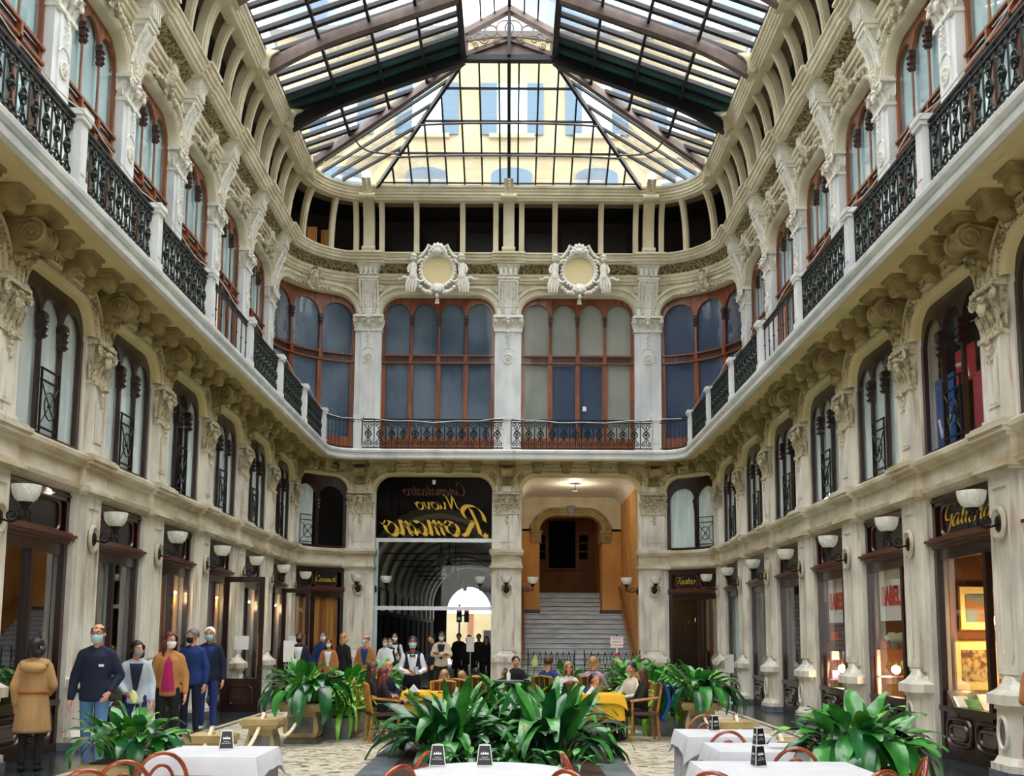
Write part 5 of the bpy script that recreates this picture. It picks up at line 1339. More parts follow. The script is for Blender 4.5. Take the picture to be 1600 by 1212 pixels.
# folding lattice gate at the foot of the stairs
for i, (xa, xb) in enumerate(((px(825, 1030, Y=YB - .2).x, px(898, 1030, Y=YB - .2).x), (px(913, 1030, Y=YB - .2).x, px(1000, 1030, Y=YB - .2).x))):
    g = thing('lattice_gate', ('black folding lattice gate before the stairs, beside the centre pilaster', 'black folding lattice gate before the stairs, behind the small sign')[i], 'gate', ((xa + xb) / 2, YB - .2, 0), group='folding gates')
    w_ = xb - xa; mb = MB()
    for s in (-1, 1):
        mb = MB(); mb.tube([(s * w_ / 2, 0, 0), (s * w_ / 2, 0, 1.28)], .016, 5); mb.obj('post', 'iron_black', g)
    m = 8
    for j in range(m):
        a = -w_ / 2 + w_ * j / m; b = a + w_ / m
        mb = MB(); mb.tube([(a, -.01, .74), ((a + b) / 2, -.01, 1.22), (b, -.01, .74)], .012, 4); mb.tube([(a, .01, 1.22), ((a + b) / 2, .01, .74), (b, .01, 1.22)], .012, 4); mb.obj('lattice', 'iron_black', g)
    for z in (.24, .72):
        mb = MB(); mb.tube([(-w_ / 2, 0, z), (w_ / 2, 0, z)], .012, 4); mb.obj('rail', 'iron_black', g)
sp = px(964, 1042, Y=YB - .6)
g = thing('notice_stand', 'small white notice on a red and white post before the stairs', 'sign', (sp.x, YB - .6, 0))
mb = MB(); mb.lathe([(.17, 0), (.17, .04), (.05, .08), (.02, .1)], 12); mb.tube([(0, 0, .05), (0, 0, .75)], .018, 6); mb.lathe([(.15, .74), (.15, .77), (.02, .8)], 12); mb.obj('base', 'iron_black', g)
mb = MB(); mb.lathe([(.05, .8), (.04, .95)], 10); mb.obj('red_band', 'print_red', g); mb = MB(); mb.lathe([(.06, 1.1), (.03, 1.2)], 10); mb.obj('red_band', 'print_red', g); mb = MB(); mb.lathe([(.035, .95), (.04, 1.1)], 10); mb.obj('white_band', 'white_paint', g); mb = MB(); mb.lathe([(.03, 1.2), (.02, 1.35)], 10); mb.obj('white_band', 'white_paint', g)
mb = MB(); mb.box(-.19, .19, -.02, .0, 1.36, 1.68); mb.obj('placard', 'paper', g)
for j, s in enumerate(('VIETATO', 'SEDERSI', 'SUI GRADINI')):
    t = block_text(s, .075, .002); t.materials.append(MATS['red_ink']); inst(t, 'lettering', g, (0, -.025, 1.62 - .095 * j), rot=(PI / 2, 0, 0))
mb = MB(); mb.ball((0, -.0, 1.72), .025); mb.obj('finial', 'iron_black', g)

pl = thing('pendant_lamp', 'small pendant lamp under the ceiling of the stair hall', 'lamp', (XS - .05, YB + 1.6, 6.62))
mb = MB(); mb.tube([(0, 0, 0), (0, 0, -.16)], .012, 5); mb.obj('rod', 'iron_black', pl); mb = MB(); mb.lathe([(.02, -.16), (.1, -.2), (.11, -.22), (.02, -.21)], 12); mb.obj('shade', 'iron_black', pl)
l_ = bpy.data.lights.new('pendant_light', 'POINT'); l_.energy = 8; l_.color = (1, .86, .66); l_.shadow_soft_size = .1; lo_ = bpy.data.objects.new('pendant_light', l_); COL.objects.link(lo_); lo_.parent = pl; lo_.location = (0, 0, -.32)
# ------------------------------------------------------------------ floor
fl = struct('floor', 'pale marble mosaic floor of the gallery with dark borders')
mb = MB(); mb.box(-W - 2, W + 2, YS, YB + 2.2, -.1, 0); mb.obj('mosaic', 'floor_mosaic', fl)
for s in (-1, 1):
    mb = MB(); mb.box(min(s * 5.25, s * (W + 1.7)), max(s * 5.25, s * (W + 1.7)), YS, YB + 2, 0, .004); mb.obj('dark_border', 'floor_dark', fl)
    mb = MB(); mb.box(min(s * 5.05, s * 5.12), max(s * 5.05, s * 5.12), YS, YB, 0, .004); mb.obj('border_line', 'floor_line', fl)
mb = MB(); mb.box(-60, 60, -60, YS, -.12, -.005); mb.box(-60, 60, YB + 2, 140, -.13, -.07); tag(mb.obj('ground_outside', 'asphalt'), None, None, None, 'structure')

# end wall behind the camera with its street arches
wf = struct('wall_front', 'end wall behind the viewer with two tall street arches')
mb = MB(); mb.box(-W - 3, W + 3, YS - .4, YS, 7.0, 17.5); mb.obj('upper_wall', 'plaster_cream', wf)
for a, b in ((-W - 3, -5.2), (-.5, .5), (5.2, W + 3)):
    mb = MB(); mb.box(a, b, YS - .4, YS, 0, 7.0); mb.obj('pier', 'marble', wf)
# ------------------------------------------------------------------ people
TMP = bpy.data.scenes.new('mesh_scratch')
def remesh(mb, vox, it=3):
    me = bpy.data.meshes.new('tmp'); me.from_pydata([tuple(p) for p in mb.v], [], mb.f)
    bm = bmesh.new(); bm.from_mesh(me); bmesh.ops.recalc_face_normals(bm, faces=bm.faces); bm.to_mesh(me); bm.free()
    o = bpy.data.objects.new('tmp', me); TMP.collection.objects.link(o)
    m = o.modifiers.new('r', 'REMESH'); m.mode = 'VOXEL'; m.voxel_size = vox; m.adaptivity = 0
    s = o.modifiers.new('s', 'SMOOTH'); s.factor = .5; s.iterations = it
    vl = TMP.view_layers[0]; vl.update(); r = bpy.data.meshes.new_from_object(o.evaluated_get(vl.depsgraph))
    bpy.data.objects.remove(o); bpy.data.meshes.remove(me)
    return r
def cap_(mb, p, q, r0, r1=None, n=10, flat=1):
    r1 = r0 if r1 is None else r1; p, q = Vector(p), Vector(q); t = (q - p)
    t = t.normalized() if t.length > 1e-6 else Vector((0, 0, 1))
    mb.tube([p - t * r0, p - t * r0 * .7, p, q, q + t * r1 * .7, q + t * r1], [.05 * r0, .71 * r0, r0, r1, .71 * r1, .05 * r1], n, flat=flat)
def arrays(me): return [tuple(v.co) for v in me.vertices], [tuple(p.vertices) for p in me.polygons]
def xf(vs, M): return [tuple(M @ Vector(v)) for v in vs]
def head_template():
    mb = MB()
    mb.ball((0, .012, .03), .08, .95, 1.17, 1.08, 14, 10); mb.ball((0, -.022, -.035), .064, .98, .98, 1.3, 12, 8)
    mb.ball((0, -.06, -.1), .027, 1.1, .9, .9); cap_(mb, (0, -.088, .012), (0, -.104, -.03), .010, .016); mb.ball((0, -.07, .03), .05, 1.1, .5, .4)
    for s in (-1, 1): mb.ball((s * .079, .012, -.012), .03, .35, .7, 1.05); mb.ball((s * .04, -.06, -.03), .03, 1, .8, .9)
    mb.ball((0, -.08, -.064), .02, 1.3, .7, .6)
    cap_(mb, (0, .02, -.07), (0, .03, -.19), .052, .056)
    return arrays(remesh(mb, .0085, 2))
def hand_template():
    mb = MB()
    cap_(mb, (0, 0, .02), (0, 0, -.02), .026); cap_(mb, (0, -.02, -.04), (0, .022, -.05), .02); mb.box(-.012, .012, -.04, .038, -.095, -.02)
    for i, (y, L) in enumerate(((-.032, .062), (-.01, .074), (.012, .068), (.032, .052))):
        p = Vector((0, y, -.09)); a = Vector((-.012, y, -.09 - L * .5)); b = Vector((-.035, y, -.09 - L * .9))
        cap_(mb, p, a, .0095, .009, 7); cap_(mb, a, b, .009, .007, 7)
    cap_(mb, (0, -.03, -.03), (-.012, -.055, -.07), .012, .011, 7); cap_(mb, (-.012, -.055, -.07), (-.022, -.055, -.1), .011, .009, 7)
    return arrays(remesh(mb, .0055, 1))
HEAD, HAND = head_template(), hand_template()
def hair_mesh(style, m):
    mb = MB()
    L = dict(short=0.0, bald=0.0, bob=.12, long=.26, pony=.0)[style]; th = .013 if style != 'bald' else .004
    def fn(u, v):
        az = (u - .5) * 2 * PI; f = abs(az) / PI                # 0 back .. 1 front
        fe = math.radians(118 if f < .45 else 118 - (f - .45) / .2 * 28 if f < .65 else 90 - (f - .65) / .35 * 42)
        if style == 'bald': fe = math.radians(112 if f < .6 else 95 - (f - .6) * 100)
        d = L * (1 if f < .58 else max(0, 1 - (f - .58) / .16))
        w = .62 if L else 1.0
        ph = fe * min(v / w, 1) if style != 'bald' else math.radians(66) + (fe - math.radians(66)) * v; rx, ry, rz = .08 * .95 + th + .006 * math.sin(az * 9), .08 * 1.17 + th, .08 * 1.08 + th + .004
        x, y, z = rx * math.sin(ph) * math.sin(az), ry * math.sin(ph) * math.cos(az), rz * math.cos(ph)
        if L and v > w:
            t = (v - w) / (1 - w); z -= d * t; g = 1 + .35 * math.sin(t * PI * .8); x *= g; y = y * (1 + .1 * t) + .012 * math.sin(az * 7)
        return (x, y + .012, z + .03)
    mb.grid(fn, 30, 14)
    if style == 'pony': mb.ball((0, .115, .02), .04, 1, 1, 1.1)
    return mb.mesh('hair', m, 1.3)
HAIRC = {}
def hair_of(style, m):
    if (style, m) not in HAIRC: HAIRC[style, m] = hair_mesh(style, m)
    return HAIRC[style, m]
def mask_mesh(m):
    mb = MB()
    def fn(u, v):
        a = (u - .5) * 2.5; z = -.112 + .098 * v; k = 1 - .32 * (1 - v) ** 2
        return (.079 * math.sin(a) * k, -.016 - .097 * math.cos(a) * (k + .12 * math.sin(PI * v)) * (1 if abs(a) < .9 else 1), z)
    mb.grid(fn, 14, 6)
    for s in (-1, 1): mb.tube([(s * .07, -.05, -.03), (s * .082, .0, .0), (s * .083, .025, -.01)], .003, 4)
    return mb.mesh('face_mask', m, 1.3)
MASKC = {}
def mask_of(m):
    if m not in MASKC: MASKC[m] = mask_mesh(m)
    return MASKC[m]
def glasses_mesh():
    mb = MB()
    for s in (-1, 1): mb.tube([(s * .034 + .025 * math.cos(t), -.1, .008 + .018 * math.sin(t)) for t in [2 * PI * i / 12 for i in range(12)]], .003, 4, True); mb.tube([(s * .058, -.098, .012), (s * .08, .0, .012)], .003, 4)
    mb.tube([(-.01, -.1, .01), (.01, -.1, .01)], .003, 4)
    return mb.mesh('glasses', 'black_card')
GLASS = glasses_mesh()
def eyes_mesh():
    mb = MB()
    for s in (-1, 1): mb.ball((s * .031, -.083, .006), .0125, n=8, m=6)
    mb.cur = 1
    for s in (-1, 1): mb.ball((s * .031, -.0925, .006), .0065, n=6, m=5)
    mb.cur = 2
    for s in (-1, 1): mb.tube([(s * .014, -.097, .026), (s * .032, -.1, .031), (s * .05, -.09, .025)], .004, 4)
    return mb.mesh('eyes', ['eye_white', 'eye_dark', 'hair_brown'])
EYES = eyes_mesh()
ARMS = dict(
    down=[((-.245, .02, 1.12), (-.255, -.04, .87)), ((.245, .02, 1.12), (.255, -.04, .87))],
    pocket=[((-.25, .02, 1.12), (-.27, -.03, .86)), ((.27, .05, 1.13), (.2, -.1, .95))],
    hold=[((-.25, .0, 1.12), (-.1, -.27, 1.1)), ((.25, .0, 1.12), (.12, -.27, 1.08))],
    cross=[((-.25, -.02, 1.14), (.05, -.2, 1.14)), ((.25, -.02, 1.14), (-.05, -.22, 1.17))],
    bag=[((-.25, .0, 1.12), (-.14, -.2, 1.0)), ((.25, .03, 1.12), (.25, -.05, .87))],
    table=[((-.26, -.08, 1.16), (-.12, -.34, 1.13)), ((.26, -.08, 1.16), (.12, -.34, 1.13))],
)
def person(label, loc, rot, H=1.72, arms='down', sit=False, top=('c_navy', 'jacket'), bottom='c_navy', shoe='c_black', skin='skin', hair=('short', 'hair_brown'), mask=None, glasses=False, turn=0.0, nod=0.0, inner=None, stride=0.0, vox=.022, group=None, slim=1.0, lean=0.0, seat=.46):
    k = H / 1.75
    root = thing('person', label, 'person', loc, rot, group)
    dz = -(.95 - seat - .06) if sit else 0.0
    def up_(p):
        z = p[2] - 1.0; return Vector((p[0] * slim, p[1] - lean * z, p[2] + dz))
    L = {}
    for i, s in enumerate((-1, 1)):
        hip = Vector((s * .09, 0, .93 + dz)); 
        if sit: kn = Vector((s * .1, -.42, seat + .05)); an = Vector((s * .1, -.4, .09))
        else: kn = Vector((s * .1, -stride * s * .5 - .01, .5)); an = Vector((s * .1, -stride * s + .02, .09))
        L[i] = (hip, kn, an)
    neck = up_((0, .01, 1.46)); headc = up_((0, -.012 - .02 * 0, 1.635)); A = [(up_(a), up_(b)) for a, b in ARMS[arms]]
    SH = [up_((s * .158, .005, 1.385)) for s in (-1, 1)]
    def torso(mb, g, zlo=.86, flare=0.0):
        zz = [zlo, .95, 1.08, 1.25, 1.36, 1.43]; rr = [.162 + flare, .158 + flare * .4, .14, .158, .15, .085]
        if zlo < .8: zz = [zlo, .75] + zz[1:]; rr = [.18 + flare, .175 + flare * .6] + rr[1:]
        if sit: zz = [max(z, .84) for z in zz]
        pts = [up_((0, 0, z)) for z in zz]
        mb.tube([pts[0] - Vector((0, 0, .02))] + pts + [pts[-1] + Vector((0, 0, .03))], [(.8 * rr[0] + g) * slim] + [(r + g) * slim for r in rr] + [.05], 14, flat=.64)
    def arm(mb, i, g, f=1.0, full=True):
        e, w = A[i]; cap_(mb, SH[i], e, .05 + g, .041 + g)
        if full: cap_(mb, e, e.lerp(w, f), .041 + g, .03 + g * .8)
    def leg(mb, i, g, f=1.0):
        h, kn, an = L[i]; cap_(mb, h, kn, .082 + g, .055 + g); cap_(mb, kn, kn.lerp(an, f), .054 + g, .037 + g * 1.3)
    # body
    mb = MB(); torso(mb, -.012)
    for i in (0, 1): arm(mb, i, -.006); leg(mb, i, -.008)
    cap_(mb, up_((0, .01, 1.38)), up_((0, .0, 1.52)), .054, .05)
    for i in (0, 1): cap_(mb, L[i][2] + Vector((0, .03, -.05)), L[i][2] + Vector((0, -.14, -.06)), .034, .03)
    v, f = arrays(remesh(mb, vox * 1.15, 3)); B = MB(); B.add(v, f)
    Mh = Matrix.Translation(headc) @ Matrix.Rotation(turn, 4, 'Z') @ Matrix.Rotation(nod, 4, 'X')
    B.add(xf(HEAD[0], Mh), HEAD[1])
    for i, s in enumerate((-1, 1)):
        e, w = A[i]; d = (w - e).normalized(); q = Vector((0, 0, -1)).rotation_difference(d)
        Mw = Matrix.Translation(w + d * .02) @ q.to_matrix().to_4x4() @ Matrix.Diagonal((s * 1.0, 1, 1, 1))
        B.add(xf(HAND[0], Mw), HAND[1])
    def put_(mb_or_mesh, name, m=None, M=None):
        me = mb_or_mesh if m is None else mb_or_mesh.mesh(name, m, 1.3)
        o = inst(me, name, root)
        o.matrix_local = Matrix.Scale(k, 4) @ (M if M is not None else Matrix.Identity(4))
        return o
    put_(B, 'body', skin)
    put_(EYES, 'eyes', None, Mh)
    if hair: put_(hair_of(*hair), 'hair', None, Mh)
    if mask: put_(mask_of(mask), 'face_mask', None, Mh)
    if glasses: put_(GLASS, 'glasses', None, Mh)
    def garment(build, name, m, it=3):
        mb = MB(); build(mb); r = remesh(mb, vox, it); r.materials.append(MATS[m])
        r.polygons.foreach_set('use_smooth', [True] * len(r.polygons)); put_(r, name)
    def trousers(mb):
        torso_ = [up_((0, 0, z)) for z in ((.84, .9, .98) if not sit else (.84, .88, .96))]
        mb.tube([torso_[0] - Vector((0, 0, .02))] + torso_ + [torso_[-1] + Vector((0, 0, .02))], [.1] + [(.165) * slim, .168 * slim, .155 * slim] + [.08], 14, flat=.68)
        for i in (0, 1): leg(mb, i, .012, .97)
    garment(trousers, 'trousers', bottom)
    for i in (0, 1): garment(lambda mb: cap_(mb, L[i][2] + Vector((0, .04, -.045)), L[i][2] + Vector((0, -.15, -.058)), .045, .034), 'shoe', shoe)
    m, style = top
    def topg(mb):
        g = dict(jacket=.028, coat=.03, shirt=.012, vest=.016, blazer=.024)[style]
        torso(mb, g, .52 if style == 'coat' and not sit else .84, .05 if style == 'coat' else .0)
        if style != 'vest':
            for i in (0, 1): arm(mb, i, g * .75, .97)
        for i in (0, 1): cap_(mb, SH[i].lerp(up_((0, .01, 1.47)), .75), SH[i], .045 + g * .4, .05 + g * .6)
        cap_(mb, up_((0, .01, 1.4)), up_((0, .012, 1.455)), .07, .062)
    garment(topg, dict(jacket='jacket', coat='coat', shirt='shirt', vest='waistcoat', blazer='blazer')[style], m)
    if inner:
        mi, ist = inner
        if ist == 'sleeves':
            def sl(mb):
                for i in (0, 1): arm(mb, i, .014, .97)
                cap_(mb, up_((0, -.0, 1.4)), up_((0, .012, 1.46)), .066, .06)
            garment(sl, 'shirt', mi)
        mb = MB()                      # open front showing the inner garment
        def fn(u, v):
            w = (.03 + .075 * v) if ist != 'wide' else .075 + .02 * math.cos(v * PI) - .05 * max(0, v - .8) * 4; z = 1.02 + .4 * v if ist != 'wide' else .9 + .5 * v
            g = dict(jacket=.028, coat=.03, shirt=.012, vest=.016, blazer=.024)[style]
            rr = (.15 if z < 1.08 else .15 + (z - 1.08) / .17 * .018 if z < 1.25 else .169 if z < 1.36 else .169 - (z - 1.36) / .07 * .07) + g + .012
            x = (u - .5) * 2 * w; y = -rr * .64 * math.sqrt(max(.2, 1 - (x / rr) ** 2)) - .004
            return tuple(up_((x, y, z)))
        mb.grid(fn, 6, 10); put_(mb, 'shirt_front', mi)
    return root, Mh, A, k
def P_(x, y, Z=0.0, Y=None):
    p = px(x, y, Z=Z) if Y is None else px(x, y, Y=Y); return (p.x, p.y, Z)
def atx(x, Y): return (px(x, 1000, Y=Y).x, Y, 0.0)
# left group walking up the arcade
l = P_(142, 1204); rt, _, _, kk = person('bald man with glasses in a navy zip jacket, blue mask and light jeans', l, .12, 1.80, 'pocket', top=('c_navy', 'jacket'), bottom='c_denim', hair=('bald', 'hair_brown'), mask='mask_blue', glasses=True, stride=.1, vox=.016, shoe='c_cream')
mb = MB(); mb.box(.06, .12, -.128, -.12, 1.275, 1.305); o = mb.obj('chest_logo', 'white_paint', rt)
l = P_(84, 1204); w1 = person('woman seen from behind in a beige hooded trench coat and black trousers', (l[0] - .28, l[1] - .05, 0), PI + .2, 1.62, 'bag', top=('c_trench', 'coat'), bottom='c_black', hair=('bob', 'hair_black'), mask='mask_white', vox=.016, slim=.95, turn=-.5)
rt = w1[0]; kk = w1[3]
mb = MB(); mb.ball((0, .13, 1.36), .15, 1.15, .55, .5, 14, 10); mb.tube([(.16 * math.cos(t), .02 + .12 * math.sin(t), 1.42 - .03 * math.sin(t)) for t in [2 * PI * i / 18 for i in range(18)]], .035, 7, True); mb.v = [tuple(c * kk for c in p) for p in mb.v]; mb.obj('hood', 'c_trench', rt, 1.3)
mb = MB(); mb.tube([(.19 * math.cos(t), .125 * math.sin(t), 1.04) for t in [2 * PI * i / 24 for i in range(24)]], .022, 6, True); mb.v = [tuple(c * kk for c in p) for p in mb.v]; mb.obj('belt', 'c_tan', rt, 1.3)
l = P_(206, 1186); person('woman in a pale grey denim jacket with a grey mask and dark fringe', l, .35, 1.58, 'bag', top=('c_greyblue', 'jacket'), bottom='c_indigo', hair=('bob', 'hair_black'), mask='mask_grey', vox=.018, slim=.95, inner=('c_navy', 'v'), turn=.5)
l = P_(258, 1176); person('woman with long auburn hair in a camel blazer over a magenta top', l, .25, 1.70, 'down', top=('c_camel', 'blazer'), bottom='c_black', hair=('long', 'hair_red'), mask='mask_white', vox=.018, slim=.97, inner=('c_magenta', 'wide'), turn=.55)
l = P_(286, 1152); person('man in a dark blue button jacket with a black mask behind the auburn-haired woman', (l[0] - .0, l[1] + .3, 0), -.1, 1.76, 'down', top=('c_blue', 'jacket'), bottom='c_navy', hair=('short', 'hair_grey'), mask='mask_black', vox=.02, turn=-.5)
l = P_(322, 1140); person('white-haired man in dark blue jacket and trousers with a light blue mask', l, .1, 1.80, 'down', top=('c_navy', 'jacket'), bottom='c_denim_dark', hair=('short', 'hair_white'), mask='mask_blue', vox=.02, inner=('c_blue', 'v'), shoe='c_cream')
# far group by the left corner windows
FAR = [
 (468, 24.0, 1.72, 'waiter in a dark mask and navy cardigan over a white shirt', dict(top=('c_navy', 'jacket'), hair=('short', 'hair_black'), skin='skin_brown', mask='mask_black', inner=('c_white', 'v'))),
 (505, 26.5, 1.76, 'tall man in a dark blue coat with white mask before the gold curtains', dict(top=('c_blue', 'jacket'), hair=('short', 'hair_brown'), mask='mask_white')),
 (514, 24.6, 1.58, 'woman with long dark hair and white mask in an orange-brown jacket', dict(top=('c_tan', 'jacket'), hair=('long', 'hair_brown'), mask='mask_white', slim=.93, inner=('c_white', 'v'))),
 (537, 24.8, 1.72, 'blond woman in a dark jacket turned away beside the left pilaster', dict(top=('c_black', 'jacket'), hair=('bob', 'hair_blond'), slim=.94, rot=PI - .6)),
 (572, 24.2, 1.68, 'bald man in a tan jacket with blue mask before the left pilaster', dict(top=('c_tan', 'jacket'), hair=('bald', 'hair_grey'), mask='mask_blue', inner=('c_blue', 'v'), turn=-.8, rot=-.2)),
 (602, 27.0, 1.60, 'waitress in a white shirt with blue mask, first in the row by the entrance', dict(top=('c_white', 'shirt'), hair=('pony', 'hair_brown'), mask='mask_blue', slim=.93)),
 (610, 28.0, 1.60, 'waitress in a black waistcoat with blue mask, second in the row by the entrance', dict(top=('c_black', 'vest'), inner=('c_white', 'sleeves'), hair=('short', 'hair_black'), mask='mask_blue', slim=.93)),
 (617, 29.0, 1.74, 'tall waitress with white sleeves and white mask behind the others at the entrance', dict(top=('c_black', 'vest'), inner=('c_white', 'sleeves'), hair=('pony', 'hair_black'), mask='mask_white', slim=.93)),
 (622, 25.0, 1.25, 'dark-haired child in a grey top in front of the waitresses', dict(top=('c_black', 'shirt'), hair=('bob', 'hair_black'), mask='mask_blue', slim=.9)),
 (690, 27.6, 1.78, 'man in a pale beige coat with dark hair and blue mask near the entrance', dict(top=('c_beige', 'jacket'), hair=('short', 'hair_black'), mask='mask_blue', skin='skin_brown', inner=('c_black', 'v'), arms='cross')),
 (675, 29.4, 1.72, 'man in a dark jacket in profile under the entrance screen', dict(top=('c_navy', 'jacket'), hair=('short', 'hair_black'), rot=-1.2)),
 (717, 36.0, 1.76, 'figure in a black coat inside the passage, closest to the bright end', dict(top=('c_black', 'coat'), hair=('short', 'hair_black'))),
 (733, 34.0, 1.70, 'figure in a black jacket inside the passage beside a white notice', dict(top=('c_black', 'jacket'), hair=('bob', 'hair_black'))),
 (748, 35.0, 1.74, 'figure in dark brown inside the passage by its right wall', dict(top=('c_brownshoe', 'jacket'), hair=('short', 'hair_brown'))),
 (760, 33.4, 1.66, 'figure in a black anorak inside the passage against the right jamb', dict(top=('c_black', 'jacket'), hair=('long', 'hair_black'))),
]
for x, Y, H, lab, kw in FAR:
    rot = kw.pop('rot', .0); kw.setdefault('bottom', 'c_black'); person(lab, atx(x, Y), rot, H, kw.pop('arms', 'down'), vox=.026, **kw)
WAIT = person('waitress with bow tie and navy waistcoat holding a silver tray by the flower bed', atx(645, 18.2), .1, 1.66, 'hold', top=('c_navy', 'vest'), bottom='c_black', hair=('pony', 'hair_black'), mask='mask_blue', inner=('c_white', 'sleeves'), skin='skin_brown', slim=.95, vox=.02, nod=-.15)
rt = WAIT[0]; kk = WAIT[3]; mb = MB()
for s in (-1, 1): mb.prism([(0, 1.395), (s * .055, 1.42), (s * .055, 1.36)], -.135, -.12, 'y')
mb.ball((0, -.135, 1.39), .014); mb.v = [tuple(c * kk for c in p) for p in mb.v]; mb.obj('bow_tie', 'c_black', rt)
# seated guests; table heights follow below in the furniture
SEAT = [
 (583, 17.0, 1.62, 1.7, 'seated woman with brown hair and a black top at the left yellow table', dict(top=('c_black', 'jacket'), hair=('long', 'hair_brown'), slim=.95)),
 (600, 16.2, 1.55, 1.9, 'seated girl with auburn hair in a black striped jacket at the left yellow table', dict(top=('c_black', 'jacket'), hair=('long', 'hair_red'), slim=.92)),
 (606, 18.0, 1.60, 1.3, 'seated fair-haired guest in a dark jacket facing the waitress', dict(top=('c_navy', 'jacket'), hair=('bob', 'hair_blond'), slim=.95)),
 (695, 17.5, 1.45, PI, 'blond child in a white top seen from behind at the left yellow table', dict(top=('c_white', 'shirt'), hair=('bob', 'hair_blond'), slim=.9)),
 (722, 18.0, 1.40, PI - .3, 'smaller blond child seen from behind beside the child in white', dict(top=('c_greyblue', 'shirt'), hair=('long', 'hair_blond'), slim=.88)),
 (744, 19.2, 1.42, PI, 'dark-haired child seen from behind beside the two blond children', dict(top=('c_black', 'shirt'), hair=('short', 'hair_black'), slim=.88)),
 (806, 21.5, 1.66, .3, 'dark-haired guest almost hidden by leaves in the middle of the bed', dict(top=('c_black', 'jacket'), hair=('short', 'hair_black'))),
 (857, 19.6, 1.70, PI - .5, 'brown-haired man in dark blue turned away at the right tables', dict(top=('c_blue', 'jacket'), hair=('short', 'hair_brown'))),
 (888, 18.6, 1.60, .1, 'fair-haired woman looking at the camera behind the big leaves', dict(top=('c_white', 'shirt'), hair=('long', 'hair_blond'), slim=.93)),
 (927, 19.8, 1.70, PI - .3, 'blond woman in a lilac top seen from behind near the stairs', dict(top=('c_lilac', 'shirt'), hair=('bob', 'hair_blond'), slim=.97)),
 (914, 16.9, 1.42, .9, 'boy with short dark hair bending over the right yellow table', dict(top=('c_blue', 'shirt'), hair=('short', 'hair_black'), slim=.88, lean=.35, nod=-.4)),
 (987, 17.6, 1.64, -.9, 'dark-haired man in a cream sweater at the right yellow table', dict(top=('c_cream', 'shirt'), hair=('short', 'hair_black'), slim=.95)),
 (1003, 16.7, 1.55, -1.5, 'woman with long dark hair in a black top holding a menu', dict(top=('c_black', 'jacket'), hair=('long', 'hair_brown'), slim=.92)),
]
for x, Y, H, rot, lab, kw in SEAT:
    kw.setdefault('bottom', 'c_black'); person(lab, atx(x, Y), rot if x > 700 else rot + 2.6 if False else rot, H, 'table', True, vox=.026, **kw)
l = P_(1604, 1210); person('person in a tan coat with a coral bag at the right edge of the frame', (5.62, 10.42, 0), .4, 1.66, 'bag', top=('c_tan', 'coat'), bottom='c_blue', hair=('bob', 'hair_brown'), mask='mask_white', vox=.018)

bpy.data.scenes.remove(TMP)
# ------------------------------------------------------------------ plants
def leaf_mesh(L, w, pet, arch, m, name='leaf', fold=.25, nu=4, nv=7, droop=0.0):
    """blade on a stalk: rises along z, arches towards +y"""
    mb = MB()
    def axis(t):                     # t 0..1 along stalk+blade
        s = t * (pet + L); a = arch * (t ** 1.6)
        return Vector((0, s * math.sin(a) * .8 + droop * t * t * .0, s * math.cos(a * .9) - droop * max(0, t - .5) ** 2))
    tb = pet / (pet + L)
    if pet > .02: mb.tube([axis(tb * i / 4) for i in range(5)], [.008, .007, .006, .006, .005], 4, cap=False)
    def fn(u, v):
        t = tb + (1 - tb) * v; p = axis(t); p2 = axis(min(t + .02, 1.02)); d = (p2 - p).normalized(); n = Vector((0, -d.z, d.y))
        ww = w * (math.sin(PI * min(1, v * .94 + .03)) ** .75) * (1 - .25 * v); x = (u - .5) * 2
        q = p + Vector((x * ww, 0, 0)) - n * (abs(x) * ww * -fold) + n * (.012 * math.sin(v * 9 + x))
        return tuple(q)
    mb.grid(fn, nu, nv)
    return mb.mesh(name, m, 1.2)
def leafset(kinds): return [leaf_mesh(*k) for k in kinds]
ASP = leafset([(.62, .085, .16, .55, 'leaf_dark'), (.68, .08, .14, .95, 'leaf_dark'), (.6, .09, .18, 1.3, 'leaf_mid'), (.56, .085, .1, 1.6, 'leaf_dark'), (.7, .075, .15, .3, 'leaf_mid')])
LILY = leafset([(.36, .095, .38, .45, 'leaf_mid'), (.38, .1, .36, .85, 'leaf_mid'), (.36, .1, .34, 1.2, 'leaf_dark'), (.34, .11, .34, 1.6, 'leaf_mid'), (.32, .085, .34, .7, 'leaf_light'), (.4, .12, .36, 1.9, 'leaf_dark')])
FERN = leafset([(.4, .035, .06, .9, 'leaf_fern'), (.44, .03, .05, 1.4, 'leaf_fern'), (.38, .034, .05, 1.9, 'leaf_light'), (.4, .03, .06, .5, 'leaf_fern')])
def spathe_mesh():
    mb = MB(); mb.tube([(0, 0, 0), (.01, .02, .4), (0, .05, .72)], [.007, .006, .005], 5)
    def fn(u, v):
        a = (u - .5) * 2.2; return (.055 * math.sin(a) * math.sin(PI * min(1, v + .05)) ** .7, .05 - .02 * math.cos(a), .7 + .17 * v)
    m2 = MB(); m2.grid(fn, 5, 6); m2.tube([(0, .04, .72), (0, .035, .8)], [.012, .008], 6)
    return mb.mesh('flower_stalk', 'stem_green'), m2.mesh('flower', 'spathe', 1.2)
SPA = spathe_mesh()
